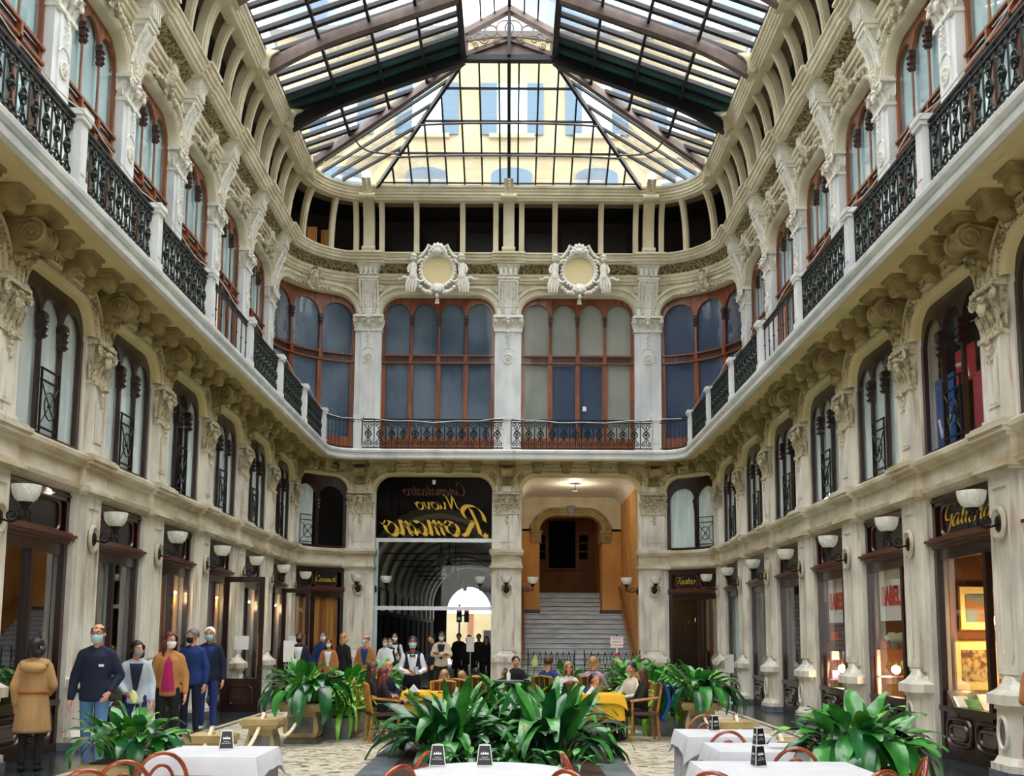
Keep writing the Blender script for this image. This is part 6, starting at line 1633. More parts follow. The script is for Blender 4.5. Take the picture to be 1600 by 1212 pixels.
def plant(name, label, cat, loc, n, leaves, sc_=1.0, spread=.12, tilt=(0, .5), group=None, flowers=0, sy=1.0, seed=0, az0=None):
    rr = random.Random(seed + 11)
    t = thing(name, label, cat, loc, 0, group)
    for i in range(n):
        az = i * 2.39996 + rr.uniform(-.3, .3); f = (i + .5) / n; r = spread * math.sqrt(f)
        q = tilt[0] + (tilt[1] - tilt[0]) * f + rr.uniform(-.12, .12)
        me = leaves[rr.randrange(len(leaves))]; s = sc_ * rr.uniform(.72, 1.12)
        o = inst(me, 'leaf', t, (r * math.cos(az) * 1.0, r * math.sin(az) * sy, rr.uniform(0, .02)), rot=Euler((-q * .0, 0, 0)), scale=s)
        o.rotation_euler = (Matrix.Rotation(az - PI / 2, 3, 'Z') @ Matrix.Rotation(-q, 3, 'X') @ Matrix.Rotation(rr.uniform(-.35, .35), 3, 'Z')).to_euler()
    for i in range(flowers):
        az = rr.uniform(0, 6.28); o = inst(SPA[0], 'flower_stalk', t, (spread * .4 * math.cos(az), spread * .4 * math.sin(az), 0), rot=(rr.uniform(-.2, .2), rr.uniform(-.25, .25), az), scale=sc_ * rr.uniform(.9, 1.2)); inst(SPA[1], 'flower', o)
    return t
# stone planters and pedestals of the two rope lines
def planter_meshes(w, h):
    k = w / 2
    mb = MB()
    def ring(hw, z): return [(-hw, -hw, z), (hw, -hw, z), (hw, hw, z), (-hw, hw, z)]
    prof = [(.72, .1), (.86, .16), (.98, .3), (.99, .45), (.9, .6), (.8, .72), (.78, .8)]
    rows = [ring(k * r * .92, h * z) for r, z in prof]; mb.strip(rows, True); body = mb.mesh('body', 'pot_stone', .9)
    mb = MB(); mb.box(-k * 1.06, k * 1.06, -k * 1.06, k * 1.06, h * .8, h * .87); mb.box(-k * 1.16, k * 1.16, -k * 1.16, k * 1.16, h * .87, h * .98); mb.box(-k * 1.08, k * 1.08, -k * 1.08, k * 1.08, h * .98, h); rim = mb.mesh('rim', 'pot_stone')
    mb = MB(); mb.box(-k * .86, k * .86, -k * .86, k * .86, 0, h * .12); base = mb.mesh('base', 'pot_panel')
    pan = []
    for a in range(4):
        mb = MB()
        P = [(x * k * (.55 + .12 * math.sin(z * 3.4)), -k * .92 * (np.interp(z, [p[1] for p in prof], [p[0] for p in prof])) - .006, h * z) for z in (.26, .36, .46, .56, .66) for x in (-1, 1)]
        mb.strip([P[0::2], P[1::2]]); m = mb.mesh('panel', 'pot_panel'); pan.append(m); break
    return body, rim, base, pan[0]
PL_B, PL_S = planter_meshes(.6, .62), planter_meshes(.42, .6)
def planter(loc, label, big=True, soil=True):
    t = thing('stone_planter' if big else 'stone_pedestal', label, 'planter' if big else 'pedestal', loc, 0, 'stone planters along the rope lines')
    B = PL_B if big else PL_S
    for n, m in zip(('body', 'rim', 'base'), B): inst(m, n, t)
    for a in range(4): inst(B[3], 'panel', t, None, a * PI / 2)
    if big:
        mb = MB(); mb.box(-.26, .26, -.26, .26, .56, .635); mb.obj('soil', 'soil', t)
    return t
ROW = {-1: [(-3.02, 8.6, 1), (-3.1, 11.1, 0), (-3.06, 13.25, 0), (-3.1, 16.05, 1)], 1: [(3.04, 8.45, 1), (3.05, 10.9, 0), (3.12, 13.3, 0), (3.3, 16.9, 1)]}
wd_ = ('closest to the camera', 'second from the camera', 'third from the camera', 'before the hedge')
for s, nm in ((-1, 'left'), (1, 'right')):
    for i, (x, y, big) in enumerate(ROW[s]): planter((x, y, 0), f'yellow-grey stone {"planter" if big else "pedestal"} in the {nm} rope line, {wd_[i]}', bool(big))
    for i in range(3):
        a, b = ROW[s][i], ROW[s][i + 1]; mb = MB(); pts = []
        for j in range(15):
            q = j / 14; za = .66; pts.append((a[0] + (b[0] - a[0]) * q, a[1] + (b[1] - a[1]) * q, za - .42 * math.sin(PI * q) ** .8 + 0))
        mb.tube(pts, .025, 6); tag(mb.obj('barrier_rope', 'rope'), f'thick cream rope hanging between planters on the {nm}, ' + ('nearest the camera', 'middle span', 'nearest the hedge')[i], 'rope', 'barrier ropes')
plant('peace_lily', 'peace lily with two pale flowers in the left planter by the white table', 'plant', (-3.02, 8.6, .63), 70, LILY, .66, .18, (-.05, .5), flowers=2, seed=1)
plant('peace_lily', 'large peace lily in the right planter behind the white tables', 'plant', (3.04, 8.45, .63), 110, LILY, .84, .22, (-.05, .6), seed=2)
plant('peace_lily', 'peace lily in the left planter before the hedge', 'plant', (-3.1, 16.05, .63), 80, LILY, .98, .22, (-.05, .5), seed=3)
plant('peace_lily', 'peace lily in the right planter before the hedge', 'plant', (3.3, 16.9, .63), 80, LILY, .95, .22, (-.05, .5), seed=4)
# side troughs with fern hedges and lilies
for s, nm in ((-1, 'left'), (1, 'right')):
    X = -2.74 if s < 0 else 2.95
    tr = thing('hedge_trough', f'long low dark stone trough of the {nm} hedge', 'trough', (X, 20.2, 0)); mb = MB(); y0 = 3.7 if s < 0 else 2.9
    mb.box(-.3, .3, -y0, 3.5, 0, .34); mb.obj('box', 'kerb_grey', tr); mb = MB(); mb.box(-.26, .26, -y0 + .06, 3.44, .34, .37); mb.obj('soil', 'soil', tr)
    hd = thing('fern_hedge', f'bright green hanging fern hedge growing from the {nm} trough', 'hedge', (X, 20.2, .36)); rq = random.Random(31 + s)
    for i in range(296):
        az = rq.uniform(0, 6.283); y = -y0 + .15 + (3.3 + y0) * (rq.random() ** 1.5); q = rq.uniform(0, 1.15)
        o = inst(FERN[rq.randrange(4)], 'leaf', hd, (rq.uniform(-.24, .24), y, 0), scale=rq.uniform(1.2, 1.8)); o.rotation_euler = (Matrix.Rotation(az - PI / 2, 3, 'Z') @ Matrix.Rotation(-q, 3, 'X')).to_euler()
    for i, (dx, y, sc2) in enumerate(((-.15, 19.3, 1.1), (-.1, 20.5, 1.15), (.1, 21.9, 1.15), (0, 23.3, 1.15))):
        plant('peace_lily', f'peace lily rising from the {nm} hedge trough, ' + ('first', 'second', 'third', 'fourth')[i] + ' from the camera', 'plant', (X + dx, y, .36), 46, LILY, sc2 * .95, .28, (-.05, .5), 'lilies in the hedge troughs', seed=40 + i)
# central bed
bed = thing('flower_bed', 'central bed of dark soil framed by a grey marble kerb', 'flower bed', (0, 0, 0))
kx = 1.62
for a, b, c, d in ((-kx, -kx + .36, 7.95, 21.2), (kx - .36, kx, 7.95, 21.2), (-kx + .36, kx - .36, 20.84, 21.2)):
    mb = MB(); mb.box(a, b, c, d, 0, .09); mb.obj('kerb', 'kerb_grey', bed)
mb = MB(); mb.box(-kx + .36, kx - .36, 7.95, 20.84, 0, .1); mb.obj('soil', 'soil', bed)
ASPS = [(-.62, 13.6, 1.28, 74, 'large aspidistra clump left of centre behind the round table'), (.66, 13.6, 1.3, 78, 'large aspidistra clump right of centre behind the round table'), (-.05, 15.0, 1.2, 50, 'aspidistra clump between the two large ones'), (-.85, 16.3, 1.12, 46, 'aspidistra clump behind the left large clump'), (.95, 16.2, 1.12, 46, 'aspidistra clump behind the right large clump'), (.1, 17.4, 1.12, 46, 'aspidistra clump deep in the middle of the bed')]
for i, (x, y, s_, n, lab) in enumerate(ASPS): plant('aspidistra', lab, 'plant', (x, y, .1), n, ASP, s_, .42, (.02, .85), 'aspidistras of the central bed', seed=60 + i)
for i, (x, y, s_, n, lab) in enumerate([(-.6, 19.0, 1.3, 36, 'peace lily at the back of the bed, leftmost'), (.0, 19.8, 1.35, 36, 'peace lily at the back of the bed, left of the middle'), (.6, 19.2, 1.3, 36, 'peace lily at the back of the bed, right of the middle'), (1.1, 20.2, 1.3, 34, 'peace lily at the back of the bed, rightmost'), (.25, 12.4, .62, 30, 'small low peace lily at the front of the bed'), (.85, 12.0, .5, 16, 'tiny sprouting plant at the front of the bed, on bare soil'), (-.3, 12.3, .55, 20, 'small low plant at the front of the bed behind the menu cards')]):
    plant('peace_lily', lab, 'plant', (x, y, .1), n, LILY, s_, .3 if s_ > 1 else .18, (.0, .8), 'lilies of the central bed', flowers=1 if i in (2, 4) else 0, seed=80 + i)
# tall plants beside the stairs
for i, (x, Y, s_, lab) in enumerate(((978, 25.0, 1.6, 'tall leafy plant below the stair notice'), (1032, 25.6, 1.6, 'tall leafy plant before the right stair pilaster'), (880, 24.5, 1.4, 'tall leafy plant before the lattice gate'))):
    p = px(x, 1000, Y=Y); t = thing('plant_tub', 'dark square tub of the ' + lab, 'planter', (p.x, Y, 0)); mb = MB(); mb.frus((0, 0), .4, .4, 0, (0, 0), .5, .5, .42); mb.obj('tub', 'pot_panel', t); mb = MB(); mb.box(-.2, .2, -.2, .2, .4, .43); mb.obj('soil', 'soil', t)
    plant('dieffenbachia', lab, 'plant', (p.x, Y, .43), 34, LILY, s_ * .78, .14, (.0, .6), seed=100 + i)
# ------------------------------------------------------------------ tables
def cloth(mb, hw, hd, z, drop, flare, corner=0.0, amp=.012, seed=1, rnd=0):
    rr = random.Random(seed); N = 96
    def per(i):
        if rnd: a = 2 * PI * i / N; return (hw * math.cos(a), hd * math.sin(a), math.cos(a), math.sin(a), 0)
        t = (i / N) * 4; k = int(t) % 4; f = (t - int(t)) * 2 - 1
        x, y = ((f, -1), (1, f), (-f, 1), (-1, -f))[k]
        nx, ny = ((0, -1), (1, 0), (0, 1), (-1, 0))[k]; c = abs(f) ** 4
        l = math.hypot(x, y); nx, ny = nx * (1 - c) + x / l * c, ny * (1 - c) + y / l * c
        return (x * hw, y * hd, nx, ny, abs(f) ** 6)
    rows = []; fold = [rr.uniform(.5, 1.5) for _ in range(N)]
    for j in range(7):
        v = j / 6; row = []
        for i in range(N):
            x, y, nx, ny, c = per(i); w = amp * v * math.sin(i * 2 * PI / N * (14 if not rnd else 22)) * fold[i // 4 * 4 % N] * (1.6 if c > .3 else 1)
            f = flare * v + w + c * corner * .25 * v + .006 * min(1, v * 4)
            row.append((x + nx * f, y + ny * f, z - (drop + corner * c) * v))
        rows.append(row)
    mb.strip(rows + [], True); mb.v[-len(rows) * N:] = mb.v[-len(rows) * N:]
    for r in rows: r.append(r[0])
    mb.add(rows[0][:-1], [tuple(range(N))])
def table(loc, label, hw, hd, mat_='cloth_white', rnd=0, over=True, seed=1, drop=.6, lab2=None, rot=0.0):
    t = thing('dining_table', label, 'table', loc, rot, 'tables')
    mb = MB()
    if rnd: mb.lathe([(hw - .01, .70), (hw - .01, .735)], 40)
    else: mb.box(-hw + .01, hw - .01, -hd + .01, hd - .01, .70, .735)
    mb.obj('table_top', 'cane_wood', t)
    for sx in (-1, 1):
        for sy in (-1, 1):
            mb = MB(); q = .6 if rnd else .82; mb.tube([(sx * hw * q, sy * hd * q, 0), (sx * hw * q, sy * hd * q, .7)], .02, 6); mb.obj('leg', 'iron_black', t)
    mb = MB(); cloth(mb, hw, hd, .743, drop, .03, .0, .014, seed, rnd); o = mb.obj('tablecloth', mat_, None, 1.0); o.location = loc; o.rotation_euler = (0, 0, rot)
    tag(o, lab2[0], 'tablecloth', 'tablecloths')
    if over:
        mb = MB(); cloth(mb, hw + .012, hd + .012, .75, .13, .045, .12, .006, seed + 5, rnd); mb.obj('overlay', mat_, o, 1.0)
table((-2.2, 8.2, 0), 'square table under the white cloth left of the bed', .4, .38, seed=2, lab2=('white cloth on the square table left of the bed',))
table((.04, 7.12, 0), 'round table in the middle foreground', .56, .56, rnd=1, over=False, seed=3, drop=.55, lab2=('white cloth on the round table in the middle foreground',))
table((2.25, 10.0, 0), 'square table on the right, farthest of three', .4, .4, seed=4, lab2=('white cloth on the right, farthest of three',))
table((2.3, 8.75, 0), 'square table on the right, middle of three', .4, .36, seed=6, lab2=('white cloth on the right, middle of three',))
table((2.12, 7.35, 0), 'square table on the right, closest of three', .58, .4, seed=7, lab2=('white cloth on the right, closest of three',))
table((-1.3, 17.2, 0), 'table under the yellow cloth on the left of the bed', .34, .36, 'cloth_yellow', over=True, seed=8, drop=.4, lab2=('yellow cloth on the table by the two long-haired guests',))
table((1.62, 16.7, 0), 'table under the yellow cloth on the right of the bed', .36, .36, 'cloth_yellow', over=True, seed=9, drop=.4, lab2=('yellow cloth on the table by the woman with the menu',))
def bistro():
    t = thing('side_table', 'small round dark table with a white bottle among the leaves', 'table', (px(785, 1060, Y=17).x + .1, 18.2, 0)); mb = MB(); mb.lathe([(.01, .86), (.28, .86), (.28, .89), (.01, .89)], 20); mb.obj('top', 'pot_panel', t)
    mb = MB(); mb.tube([(0, 0, .02), (0, 0, .86)], .025, 6); mb.obj('stem', 'iron_black', t); mb = MB(); mb.lathe([(.2, 0), (.2, .02), (.03, .05)], 14); mb.obj('foot', 'iron_black', t)
    b = thing('bottle', 'white pump bottle on the small dark table', 'bottle', (t.location.x, 18.2, .89)); mb = MB(); mb.lathe([(.035, 0), (.035, .12), (.015, .15), (.015, .17)], 12); mb.obj('body', 'white_paint', b); mb = MB(); mb.tube([(0, 0, .17), (0, 0, .2), (.04, 0, .2)], .008, 5); mb.obj('pump', 'white_paint', b)
bistro()
# menu cards
def menu_card(loc, rot, label, s=1.0):
    t = thing('menu_card', label, 'menu card', loc, rot, 'menu cards'); h = .155 * s; a, b = .062 * s, .042 * s
    for k in range(3):
        f = []
        for z, r in ((0, a), (h, b)):
            for j in (k, k + 1): an = j * 2 * PI / 3 + PI / 6 - PI; f.append((r * 1.15 * math.cos(an), r * 1.15 * math.sin(an), z))
        n = [f[0], f[1], f[3], f[2]]; c = Vector((0, 0, h / 2))
        mb = MB(); mb.add(n, [(0, 1, 2, 3)]); o = mb.obj('side', 'white_paint', t, 0)
        mid = sum((Vector(q) for q in n), Vector()) / 4; nn = (Vector(n[1]) - Vector(n[0])).cross(Vector(n[3]) - Vector(n[0])).normalized()
        if nn.dot(mid - c) < 0: nn = -nn
        ins = [tuple(mid + (Vector(q) - mid) * .88 + nn * .0012) for q in n]
        mb = MB(); mb.add(ins, [(0, 1, 2, 3)]); mb.obj('black_face', 'black_card', o, 0)
        xdir = (Vector(n[1]) - Vector(n[0])).normalized(); 
        up_v = nn.cross(xdir); 
        if up_v.z < 0: xdir = -xdir; up_v = nn.cross(xdir)
        Mf = Matrix((( xdir.x, up_v.x, nn.x, mid.x + nn.x * .002), (xdir.y, up_v.y, nn.y, mid.y + nn.y * .002), (xdir.z, up_v.z, nn.z, mid.z + nn.z * .002), (0, 0, 0, 1)))
        cr = MB(); w = .03 * s
        for q in range(4): cr.add([(-w + q * w * .5, .012 * s, 0), (-w + (q + 1) * w * .5, .012 * s, 0), (-w + (q + .5) * w * .5 + .0, .03 * s - .004 * s * abs(q - 1.5), 0)], [(0, 1, 2)])
        cr.add([(-w, .006 * s, 0), (w, .006 * s, 0), (w, .012 * s, 0), (-w, .012 * s, 0)], [(0, 1, 2, 3)])
        oo = cr.obj('emblem', 'white_paint', o, 0); oo.matrix_local = Mf
        for (me, dy) in CARDTXT:
            oo = inst(me, 'lettering', o); oo.matrix_local = Mf @ Matrix.Translation((0, dy * s, 0)) @ Matrix.Scale(s, 4)
CARDTXT = []
for tx_, dy in (('ITALIAN', -.014), ('RESTAURANT', -.028)):
    me = block_text(tx_, .012, .0); me.materials.append(MATS['white_paint']); CARDTXT.append((me, dy))
for x, y, Z, lab, r in ((354, 1170, .752, 'black menu card on the left square table', .2), (684, 1196, .746, 'black menu card on the round table, left one', .0), (757, 1196, .746, 'black menu card on the round table, right one', .05), (1115, 1141, .752, 'black menu card on the farthest right table', .6), (1185, 1164, .752, 'black menu card on the middle right table', .6), (1184, 1197, .752, 'black menu card on the closest right table', .6)):
    p = px(x, y, Z=Z); menu_card((p.x, p.y, Z), r, lab)
# ------------------------------------------------------------------ bentwood chairs
def chair_meshes():
    M = []
    mb = MB(); mb.lathe([(.001, .455), (.17, .45), (.2, .445), (.205, .46), (.19, .475), (.001, .47)], 24); M.append(('seat', mb.mesh('seat', 'bentwood')))
    mb = MB(); mb.tube([(.14 * math.cos(a), .14 * math.sin(a), .24) for a in [2 * PI * i / 20 for i in range(20)]], .01, 5, True); M.append(('stretcher_ring', mb.mesh('stretcher_ring', 'bentwood')))
    for sx in (-1, 1): mb = MB(); mb.tube([(sx * .14, -.13, .45), (sx * .17, -.19, 0)], [.017, .012], 7); M.append(('leg', mb.mesh('leg', 'bentwood')))
    pts = []
    for i in range(27):
        t = i / 26; a = PI * t
        if t < .2: q = t / .2; pts.append((-.17, .2 - .05 * q, .0 + .47 * q))
        elif t > .8: q = (1 - t) / .2; pts.append((.17, .2 - .05 * q, .0 + .47 * q))
        else:
            b = PI * (1 - (t - .2) / .6); pts.append((.2 * math.cos(b), .15 + .09 * math.sin(b), .5 + .345 * math.sin(b) ** .8))
    mb = MB(); mb.tube(pts, .0155, 8); M.append(('back_hoop', mb.mesh('back_hoop', 'bentwood')))
    mb = MB(); mb.tube([(.11 * math.cos(PI * (1 - i / 14)), .16 + .06 * math.sin(PI * i / 14), .46 + .3 * math.sin(PI * i / 14) ** .8) for i in range(15)], .012, 7); M.append(('inner_hoop', mb.mesh('inner_hoop', 'bentwood')))
    return M
CHAIRM = chair_meshes()
def chair(x, y, rot, label):
    t = thing('bentwood_chair', label, 'chair', (x, y, 0), rot, 'bentwood chairs')
    for n, m in CHAIRM: inst(m, n, t)
for x, y, r, lab in ((-.66, 7.45, -1.9, 'bentwood chair at the left of the round table, farther one'), (-.72, 6.75, -2.3, 'bentwood chair at the left of the round table, nearer one'), (.66, 6.6, 2.5, 'bentwood chair at the right of the round table, nearer one'), (.78, 7.3, 1.7, 'bentwood chair at the right of the round table, farther one'),
                     (-2.42, 7.45, PI + .5, 'bentwood chair before the left square table, beside the planter'), (-2.5, 6.95, PI + .5, 'bentwood chair before the left square table, second in line'), (-2.56, 6.5, PI + .5, 'bentwood chair before the left square table, closest to the camera'),
                     (2.25, 10.72, 0.0, 'bentwood chair behind the farthest right table'), (2.12, 9.36, PI, 'bentwood chair between the far and middle right tables'), (2.38, 8.05, PI - .1, 'bentwood chair between the middle and closest right tables'), (1.5, 6.62, PI - .3, 'bentwood chair at the front left of the closest right table'), (2.46, 6.72, PI + .4, 'bentwood chair at the front right of the closest right table'), (2.86, 7.25, PI / 2 + 2.9, 'bentwood chair at the right end of the closest right table')):
    chair(x, y, r, lab)
# cane armchairs
def armchair(x, y, rot, label):
    t = thing('cane_armchair', label, 'chair', (x, y, 0), rot, 'cane armchairs')
    mb = MB(); mb.box(-.24, .24, -.24, .22, .42, .47); mb.obj('seat', 'wicker', t)
    for sx in (-1, 1):
        mb = MB(); mb.tube([(sx * .22, -.22, .0), (sx * .22, -.21, .64)], .022, 6); mb.obj('leg', 'cane_wood', t); mb = MB(); mb.tube([(sx * .2, .24, .0), (sx * .2, .2, .45), (sx * .21, .28, .9)], .022, 6); mb.obj('leg', 'cane_wood', t)
        mb = MB(); mb.tube([(sx * .22, -.24, .64), (sx * .25, -.05, .67), (sx * .24, .22, .7)], .024, 6); mb.obj('armrest', 'cane_wood', t)
    mb = MB(); mb.grid(lambda u, v: ((u - .5) * .42, .2 + .07 * v + .02 * math.cos(u * PI * 2), .5 + .4 * v), 8, 4); mb.obj('backrest', 'wicker', t)
    for i in range(4): mb = MB(); q = (i - 1.5) * .11; mb.tube([(q, .21, .48), (q, .3, .9)], .012, 5); mb.obj('slat', 'cane_wood', t)
    mb = MB(); mb.tube([(-.21, .28, .9), (0, .31, .93), (.21, .28, .9)], .022, 6); mb.obj('top_rail', 'cane_wood', t)
def seat_xy(x, Y): p = px(x, 1000, Y=Y); return p.x, Y
for (x, Y, H, rot, lab, kw) in SEAT:
    q = seat_xy(x, Y); armchair(q[0] + .0, q[1], rot, 'cane armchair under the ' + lab.replace('seated ', '')[:60].rsplit(' ', 1)[0].split(' at ')[0].split(' in ')[0].split(' seen')[0].split(' turned')[0].split(' facing')[0].split(' almost')[0].split(' looking')[0].split(' bending')[0] + ('' if x not in (697, 695, 722) else (' on the left' if x < 700 else ' beside')))
# denim jacket hung over the right armchair
q = seat_xy(1003, 16.7); mb = MB()
mb.grid(lambda u, v: (q[0] + .30 + .1 * math.sin(PI * v) + .03 * math.sin(u * 19), q[1] - .3 + .6 * u + .02 * math.sin(v * 9), .95 - .62 * v + .03 * math.sin(u * 11)), 16, 10)
mb.grid(lambda u, v: (q[0] + .44 + .06 * math.sin(v * 5), q[1] - .22 + .4 * u, .9 - .45 * v + .04 * math.sin(u * 9)), 10, 8)
o = mb.obj('denim_jacket', 'c_jeans_blue', None, 1.2); tag(o, 'blue denim jacket hung over the back of the right armchair', 'jacket')
# tray and crockery held by the waitress
root, Mh, A, k = WAIT
p = root.location + Vector((.02, -.34, 1.0)); t = thing('serving_tray', 'silver tray with glasses held by the waitress', 'tray', (p.x, p.y, p.z)); mb = MB(); mb.lathe([(.001, 0), (.18, 0), (.2, .02), (.19, .02), (.001, .008)], 24); mb.obj('dish', 'alu', t)
for dx, dy in ((.06, .03), (.1, -.05)):
    g = thing('drinking_glass', 'drinking glass on the waitress tray, ' + ('inner' if dx < .08 else 'outer') + ' one', 'glass', (p.x + dx, p.y + dy, p.z + .012)); mb = MB(); mb.lathe([(.025, 0), (.032, .12), (.029, .12), (.022, .01)], 12); mb.obj('glass_body', 'alu', g)
g = thing('plate', 'small plate of food on the waitress tray', 'plate', (p.x - .07, p.y, p.z + .012)); mb = MB(); mb.lathe([(.001, 0), (.06, 0), (.085, .02), (.08, .022), (.001, .006)], 20); mb.obj('dish', 'white_paint', g); mb = MB(); mb.ball((0, 0, .03), .05, sz=.5); mb.obj('food', 'print_yellow', g)
# bow tie
# things on the yellow tables
for i, (x, y, lab, m) in enumerate(((-1.45, 16.75, 'folded white napkin on the left yellow table', 'paper'), (1.5, 16.55, 'folded white menu on the right yellow table', 'paper'))):
    t = thing('napkin', lab, 'napkin', (x, y, .757)); mb = MB(); mb.prism([(-.1, 0), (.1, 0), (0, .12)], -.09, .09, 'y'); mb.obj('paper', m, t)
q = seat_xy(1003, 16.7); t = thing('menu_book', 'dark menu held up by the seated woman on the right', 'menu', (q[0] - .5, q[1] - .05, .8)); mb = MB(); mb.box(-.012, .0, -.11, .11, 0, .3); mb.obj('cover', 'c_brownshoe', t)
# ------------------------------------------------------------------ open door leaves, stands, shop contents
def door_leaf(x0, x1, Y, label):
    t = thing('door_leaf', label, 'door', ((x0 + x1) / 2, Y, 0)); w = (x1 - x0) / 2
    for s in (-1, 1): mb = MB(); mb.box(s * w - .055, s * w + .055, -.03, .03, .0, 2.95); mb.obj('stile', 'wood_dark', t)
    mb = MB(); mb.box(-w, w, -.028, .028, 2.83, 2.95); mb.obj('top_rail', 'wood_dark', t); mb = MB(); mb.box(-w, w, -.028, .028, .0, .72); mb.obj('bottom_panel', 'wood_dark', t); mb = MB(); mb.tube(rrect(0, .36, w * 1.3, .4, .1, -.03), .02, 5, True); mb.obj('panel_moulding', 'wood_dark', t)
    mb = MB(); mb.sheet(-w, w, 0, .72, 2.83); mb.obj('pane', 'pane_shop', t)
    mb = MB(); mb.tube([(w - .04, -.05, 1.0), (w - .04, -.05, 1.7)], .012, 6); mb.obj('handle', 'brass', t)
    mb = MB(); mb.box(-.18, .14, -.012, -.008, 1.35, 1.65); mb.obj('notice', 'paper', t)
door_leaf(-6.14, -5.36, 22.15, 'dark wooden glazed door leaf standing open beyond the white-haired man')
door_leaf(-6.1, -5.45, 27.6, 'dark wooden glazed door leaf standing open near the left corner')
def stand(x, Y, h, label, rot=0.0):
    p = px(x, 1000, Y=Y); t = thing('sign_stand', label, 'sign stand', (p.x, Y, 0), rot)
    mb = MB(); mb.lathe([(.17, 0), (.17, .02), (.02, .04)], 16); mb.obj('foot', 'alu', t); mb = MB(); mb.tube([(0, 0, .02), (0, 0, h)], .015, 8); mb.obj('pole', 'alu', t); mb = MB(); mb.box(-.12, .12, -.02, -.005, h - .42, h + .05); mb.obj('sheet', 'paper', t)
stand(1139, 26.0, 1.2, 'slim white notice stand beside the right pilasters', .3)
stand(452, 22.5, 1.5, 'white notice stand left of the waiter')
stand(735, 31.9, 1.6, 'white notice stand inside the glazed entrance')
def bulb(x, y, z, label, power=25, r=.075):
    t = thing('globe_lamp', label, 'lamp', (x, y, z)); mb = MB(); mb.ball((0, 0, 0), r, n=14, m=10); mb.obj('globe', 'bulb_warm', t); mb = MB(); mb.tube([(0, 0, r - .005), (0, 0, r + .08)], .02, 6); mb.obj('cap', 'brass', t)
    l = bpy.data.lights.new('globe_light', 'POINT'); l.energy = power; l.color = (1, .72, .4); l.shadow_soft_size = .08; lo = bpy.data.objects.new('globe_light', l); COL.objects.link(lo); lo.parent = t; lo.location = (0, 0, -.12)
def bpx(x, y, Y): p = px(x, y, Y=Y); return p.x, p.y, p.z
bulb(*bpx(1400, 1046, 17.1), 'lit round globe lamp below the small shirt', 5); bulb(*bpx(1316, 1044, 19.8), 'lit round globe lamp in the shelf shop window', 5); bulb(*bpx(1548, 969, 14.5), 'lit bulb before the upper framed picture', 1.6); bulb(*bpx(1576, 1030, 14.3), 'lit bulb beside the framed map', 2.2)
bulb(4.9, YB + .9, 2.55, 'lit shell lamp inside the theatre door', .5)
for k_, lab_ in ((2, 'lit lamp behind the glass at the gold curtains, nearest shop'), (3, 'added lamp lighting the gold curtains, shop with the open door'), (4, 'added lamp lighting the half curtain, middle shop'), (5, 'added lamp lighting the half curtain, last shop')): bulb(-W - .31, yp(k_) + 2.0, 2.5, lab_, 1.6, .03)  # all but the first are added to brighten the curtains
def framed(p, w, h, m, label):
    t = thing('framed_picture', label, 'picture', p)
    mb = MB(); mb.box(-w / 2, w / 2, -.02, .02, 0, h); mb.obj('mount', 'picture_mat', t); mb = MB(); mb.box(-w * .36, w * .36, -.03, -.02, h * .18, h * .82); mb.obj('print', m, t)
    mb = MB(); mb.tube([(-w / 2, -.02, 0), (w / 2, -.02, 0), (w / 2, -.02, h), (-w / 2, -.02, h)], .018, 4, True); mb.obj('frame', 'cane_wood', t)
YQ = yp(1) - .1
framed(px(1532, 984, Y=YQ), .6, .64, 'picture_sky', 'framed landscape print, upper picture in the gallery window'); framed(px(1528, 1078, Y=YQ), .64, .72, 'picture_map', 'framed old map, lower picture in the gallery window')
def desk():
    b = px(1538, 1150, Y=14.1)
    t = thing('display_stand', 'sloping display stand with prints in the gallery window', 'stand', (b.x, 14.1, 0)); z0 = .28
    mb = MB(); mb.prism([(-.35, .0), (.35, .0), (.35, .95), (-.35, z0)], -.34, .34, 'x'); mb.obj('desk', 'wood_dark', t)
    for x, y, w, h, m, lab in ((-.02, -.14, .27, .2, 'print_green', 'green landscape print on the gallery display stand'), (-.06, .14, .1, .08, 'book_green', 'green booklet on the gallery display stand'), (.16, .16, .11, .13, 'paper', 'open white catalogue on the gallery display stand'), (-.2, .16, .1, .1, 'paper', 'small pale leaflet on the gallery display stand')):
        zz = z0 + (y + .35) / .7 * (.95 - z0); o = thing('print_sheet', lab, 'print', (b.x + x, 14.1 + y, zz)); k = (.95 - z0) / .7
        mb = MB(); mb.add([(sx * w, sy * h, sy * h * k + .012) for sx, sy in ((-1, -1), (1, -1), (1, 1), (-1, 1))], [(0, 1, 2, 3)]); mb.obj('sheet', 'paper' if m == 'print_green' else m, o)
        if m == 'print_green': mb = MB(); mb.add([(sx * w * .86, sy * h * .8, sy * h * .8 * k + .016) for sx, sy in ((-1, -1), (1, -1), (1, 1), (-1, 1))], [(0, 1, 2, 3)]); mb.obj('picture', m, o)
desk()
p = px(1402, 1012, Y=17.45)
t = thing('small_shirt', 'pale blue child shirt displayed on a shelf in the banner window', 'shirt', p)
mb = MB(); mb.prism([(-.12, 0), (.12, 0), (.13, .14), (.19, .11), (.23, .18), (.13, .27), (.06, .27), (0, .24), (-.06, .27), (-.13, .27), (-.23, .18), (-.19, .11), (-.13, .14)], -.03, .03, 'y'); mb.obj('cloth', 'mask_blue', t)
def shelf(x, Y, ys, label):
    c = px(x, 1000, Y=Y); t = thing('display_shelf', label, 'shelf', (c.x, Y, 0)); zs_ = [px(x, y, Y=Y).z for y in ys]
    for s in (-1, 1): mb = MB(); mb.box(s * .42 - .015, s * .42 + .015, -.12, .12, 0, 2.4); mb.obj('upright', 'wood_ledge', t)
    for z in zs_: mb = MB(); mb.box(-.42, .42, -.12, .12, z - .03, z - .002); mb.obj('board', 'wood_ledge', t)
    return c.x, zs_
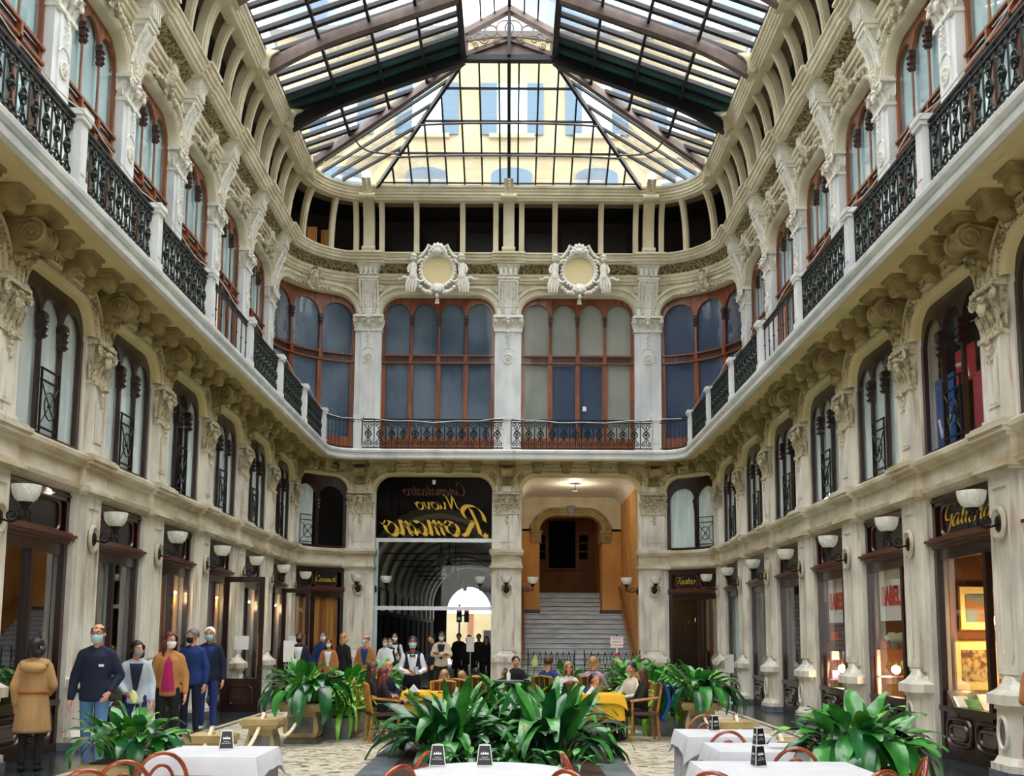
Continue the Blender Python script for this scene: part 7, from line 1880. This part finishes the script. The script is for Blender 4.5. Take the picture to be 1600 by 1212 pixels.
shelf(1402, 17.45, (1012, 1055), 'wooden display shelf carrying the small shirt'); SX, SZ = shelf(1322, 20.2, (1000, 1030, 1060), 'wooden display shelf with small goods')
rr = random.Random(5)
for i in range(9):
    z = SZ[i % 3]; m = ('print_red', 'paper', 'print_pink', 'black_card', 'print_blue')[i % 5]; x = SX - .26 + (i // 3) * .25
    t = thing('small_parcel', ('red', 'white', 'pink', 'black', 'blue')[i % 5] + ' small boxed gift on the ' + ('upper', 'middle', 'lower')[i % 3] + ' shelf, ' + ('far left', 'middle', 'far right')[i // 3], 'box', (x, 20.15, z)); mb = MB(); s = rr.uniform(.05, .08); mb.box(-s, s, -s, s, 0, s * 2.2); mb.obj('box', m, t); mb = MB(); mb.box(-s - .003, s + .003, -.01, .01, 0, s * 2.2 + .004); mb.obj('ribbon', 'white_paint', t)
# posters in the right mezzanine window and by the corner
def poster(y, z, w, h, m, label, x=W + .3):
    t = thing('poster', label, 'poster', (x, y, z), -PI / 2); mb = MB(); mb.box(-w / 2, w / 2, -.008, .008, 0, h); mb.obj('sheet', m, t); return t
t = poster(yp(0) + 2.1, 4.4, .62, 1.1, 'print_blue', 'blue poster with white emblem in the nearest right mezzanine window')
mb = MB(); mb.tube([(-.2, -.012, .5), (-.1, -.012, .2), (0, -.012, .42), (.1, -.012, .2), (.2, -.012, .5)], .022, 4); mb.add([(-.05, -.012, .5), (.05, -.012, .5), (0, -.012, .95)], [(0, 1, 2)]); mb.obj('emblem', 'white_paint', t)
t = poster(yp(0) + 1.4, 5.25, .6, .5, 'print_red', 'red poster with a white streak in the nearest right mezzanine window'); mb = MB(); mb.tube([(-.25, -.012, .3), (.05, -.012, .25), (.1, -.012, .05)], .03, 4); mb.obj('streak', 'white_paint', t)
poster(yp(0) + .7, 4.45, .5, 1.2, 'print_yellow', 'yellow poster in the nearest right mezzanine window'); poster(yp(0) + 1.05, 4.4, .3, .9, 'print_red', 'narrow dark red poster beside the yellow poster')
poster(yp(5) + 1.2, .95, .6, .9, 'print_pink', 'pink and black poster low in the last right shop window'); poster(yp(5) + 1.2, 1.9, .6, .9, 'curtain_white', 'pale sheet above the pink poster in the last right shop window')
# bags carried by passers-by
t = thing('handbag', 'coral shoulder bag carried by the person in the tan coat', 'bag', (5.4, 10.05, .72)); mb = MB(); mb.box(-.13, .13, -.06, .06, 0, .2); mb.ball((0, 0, .1), .12, 1.1, .55, .9); mb.obj('pouch', 'c_coral', t); mb = MB(); mb.box(-.13, .13, -.068, .0, .11, .21); mb.obj('flap', 'c_coral', t)
mb = MB(); mb.tube([(-.12, 0, .2), (-.05, .1, .5), (.1, .15, .68)], .012, 5); mb.obj('strap', 'c_coral', t)
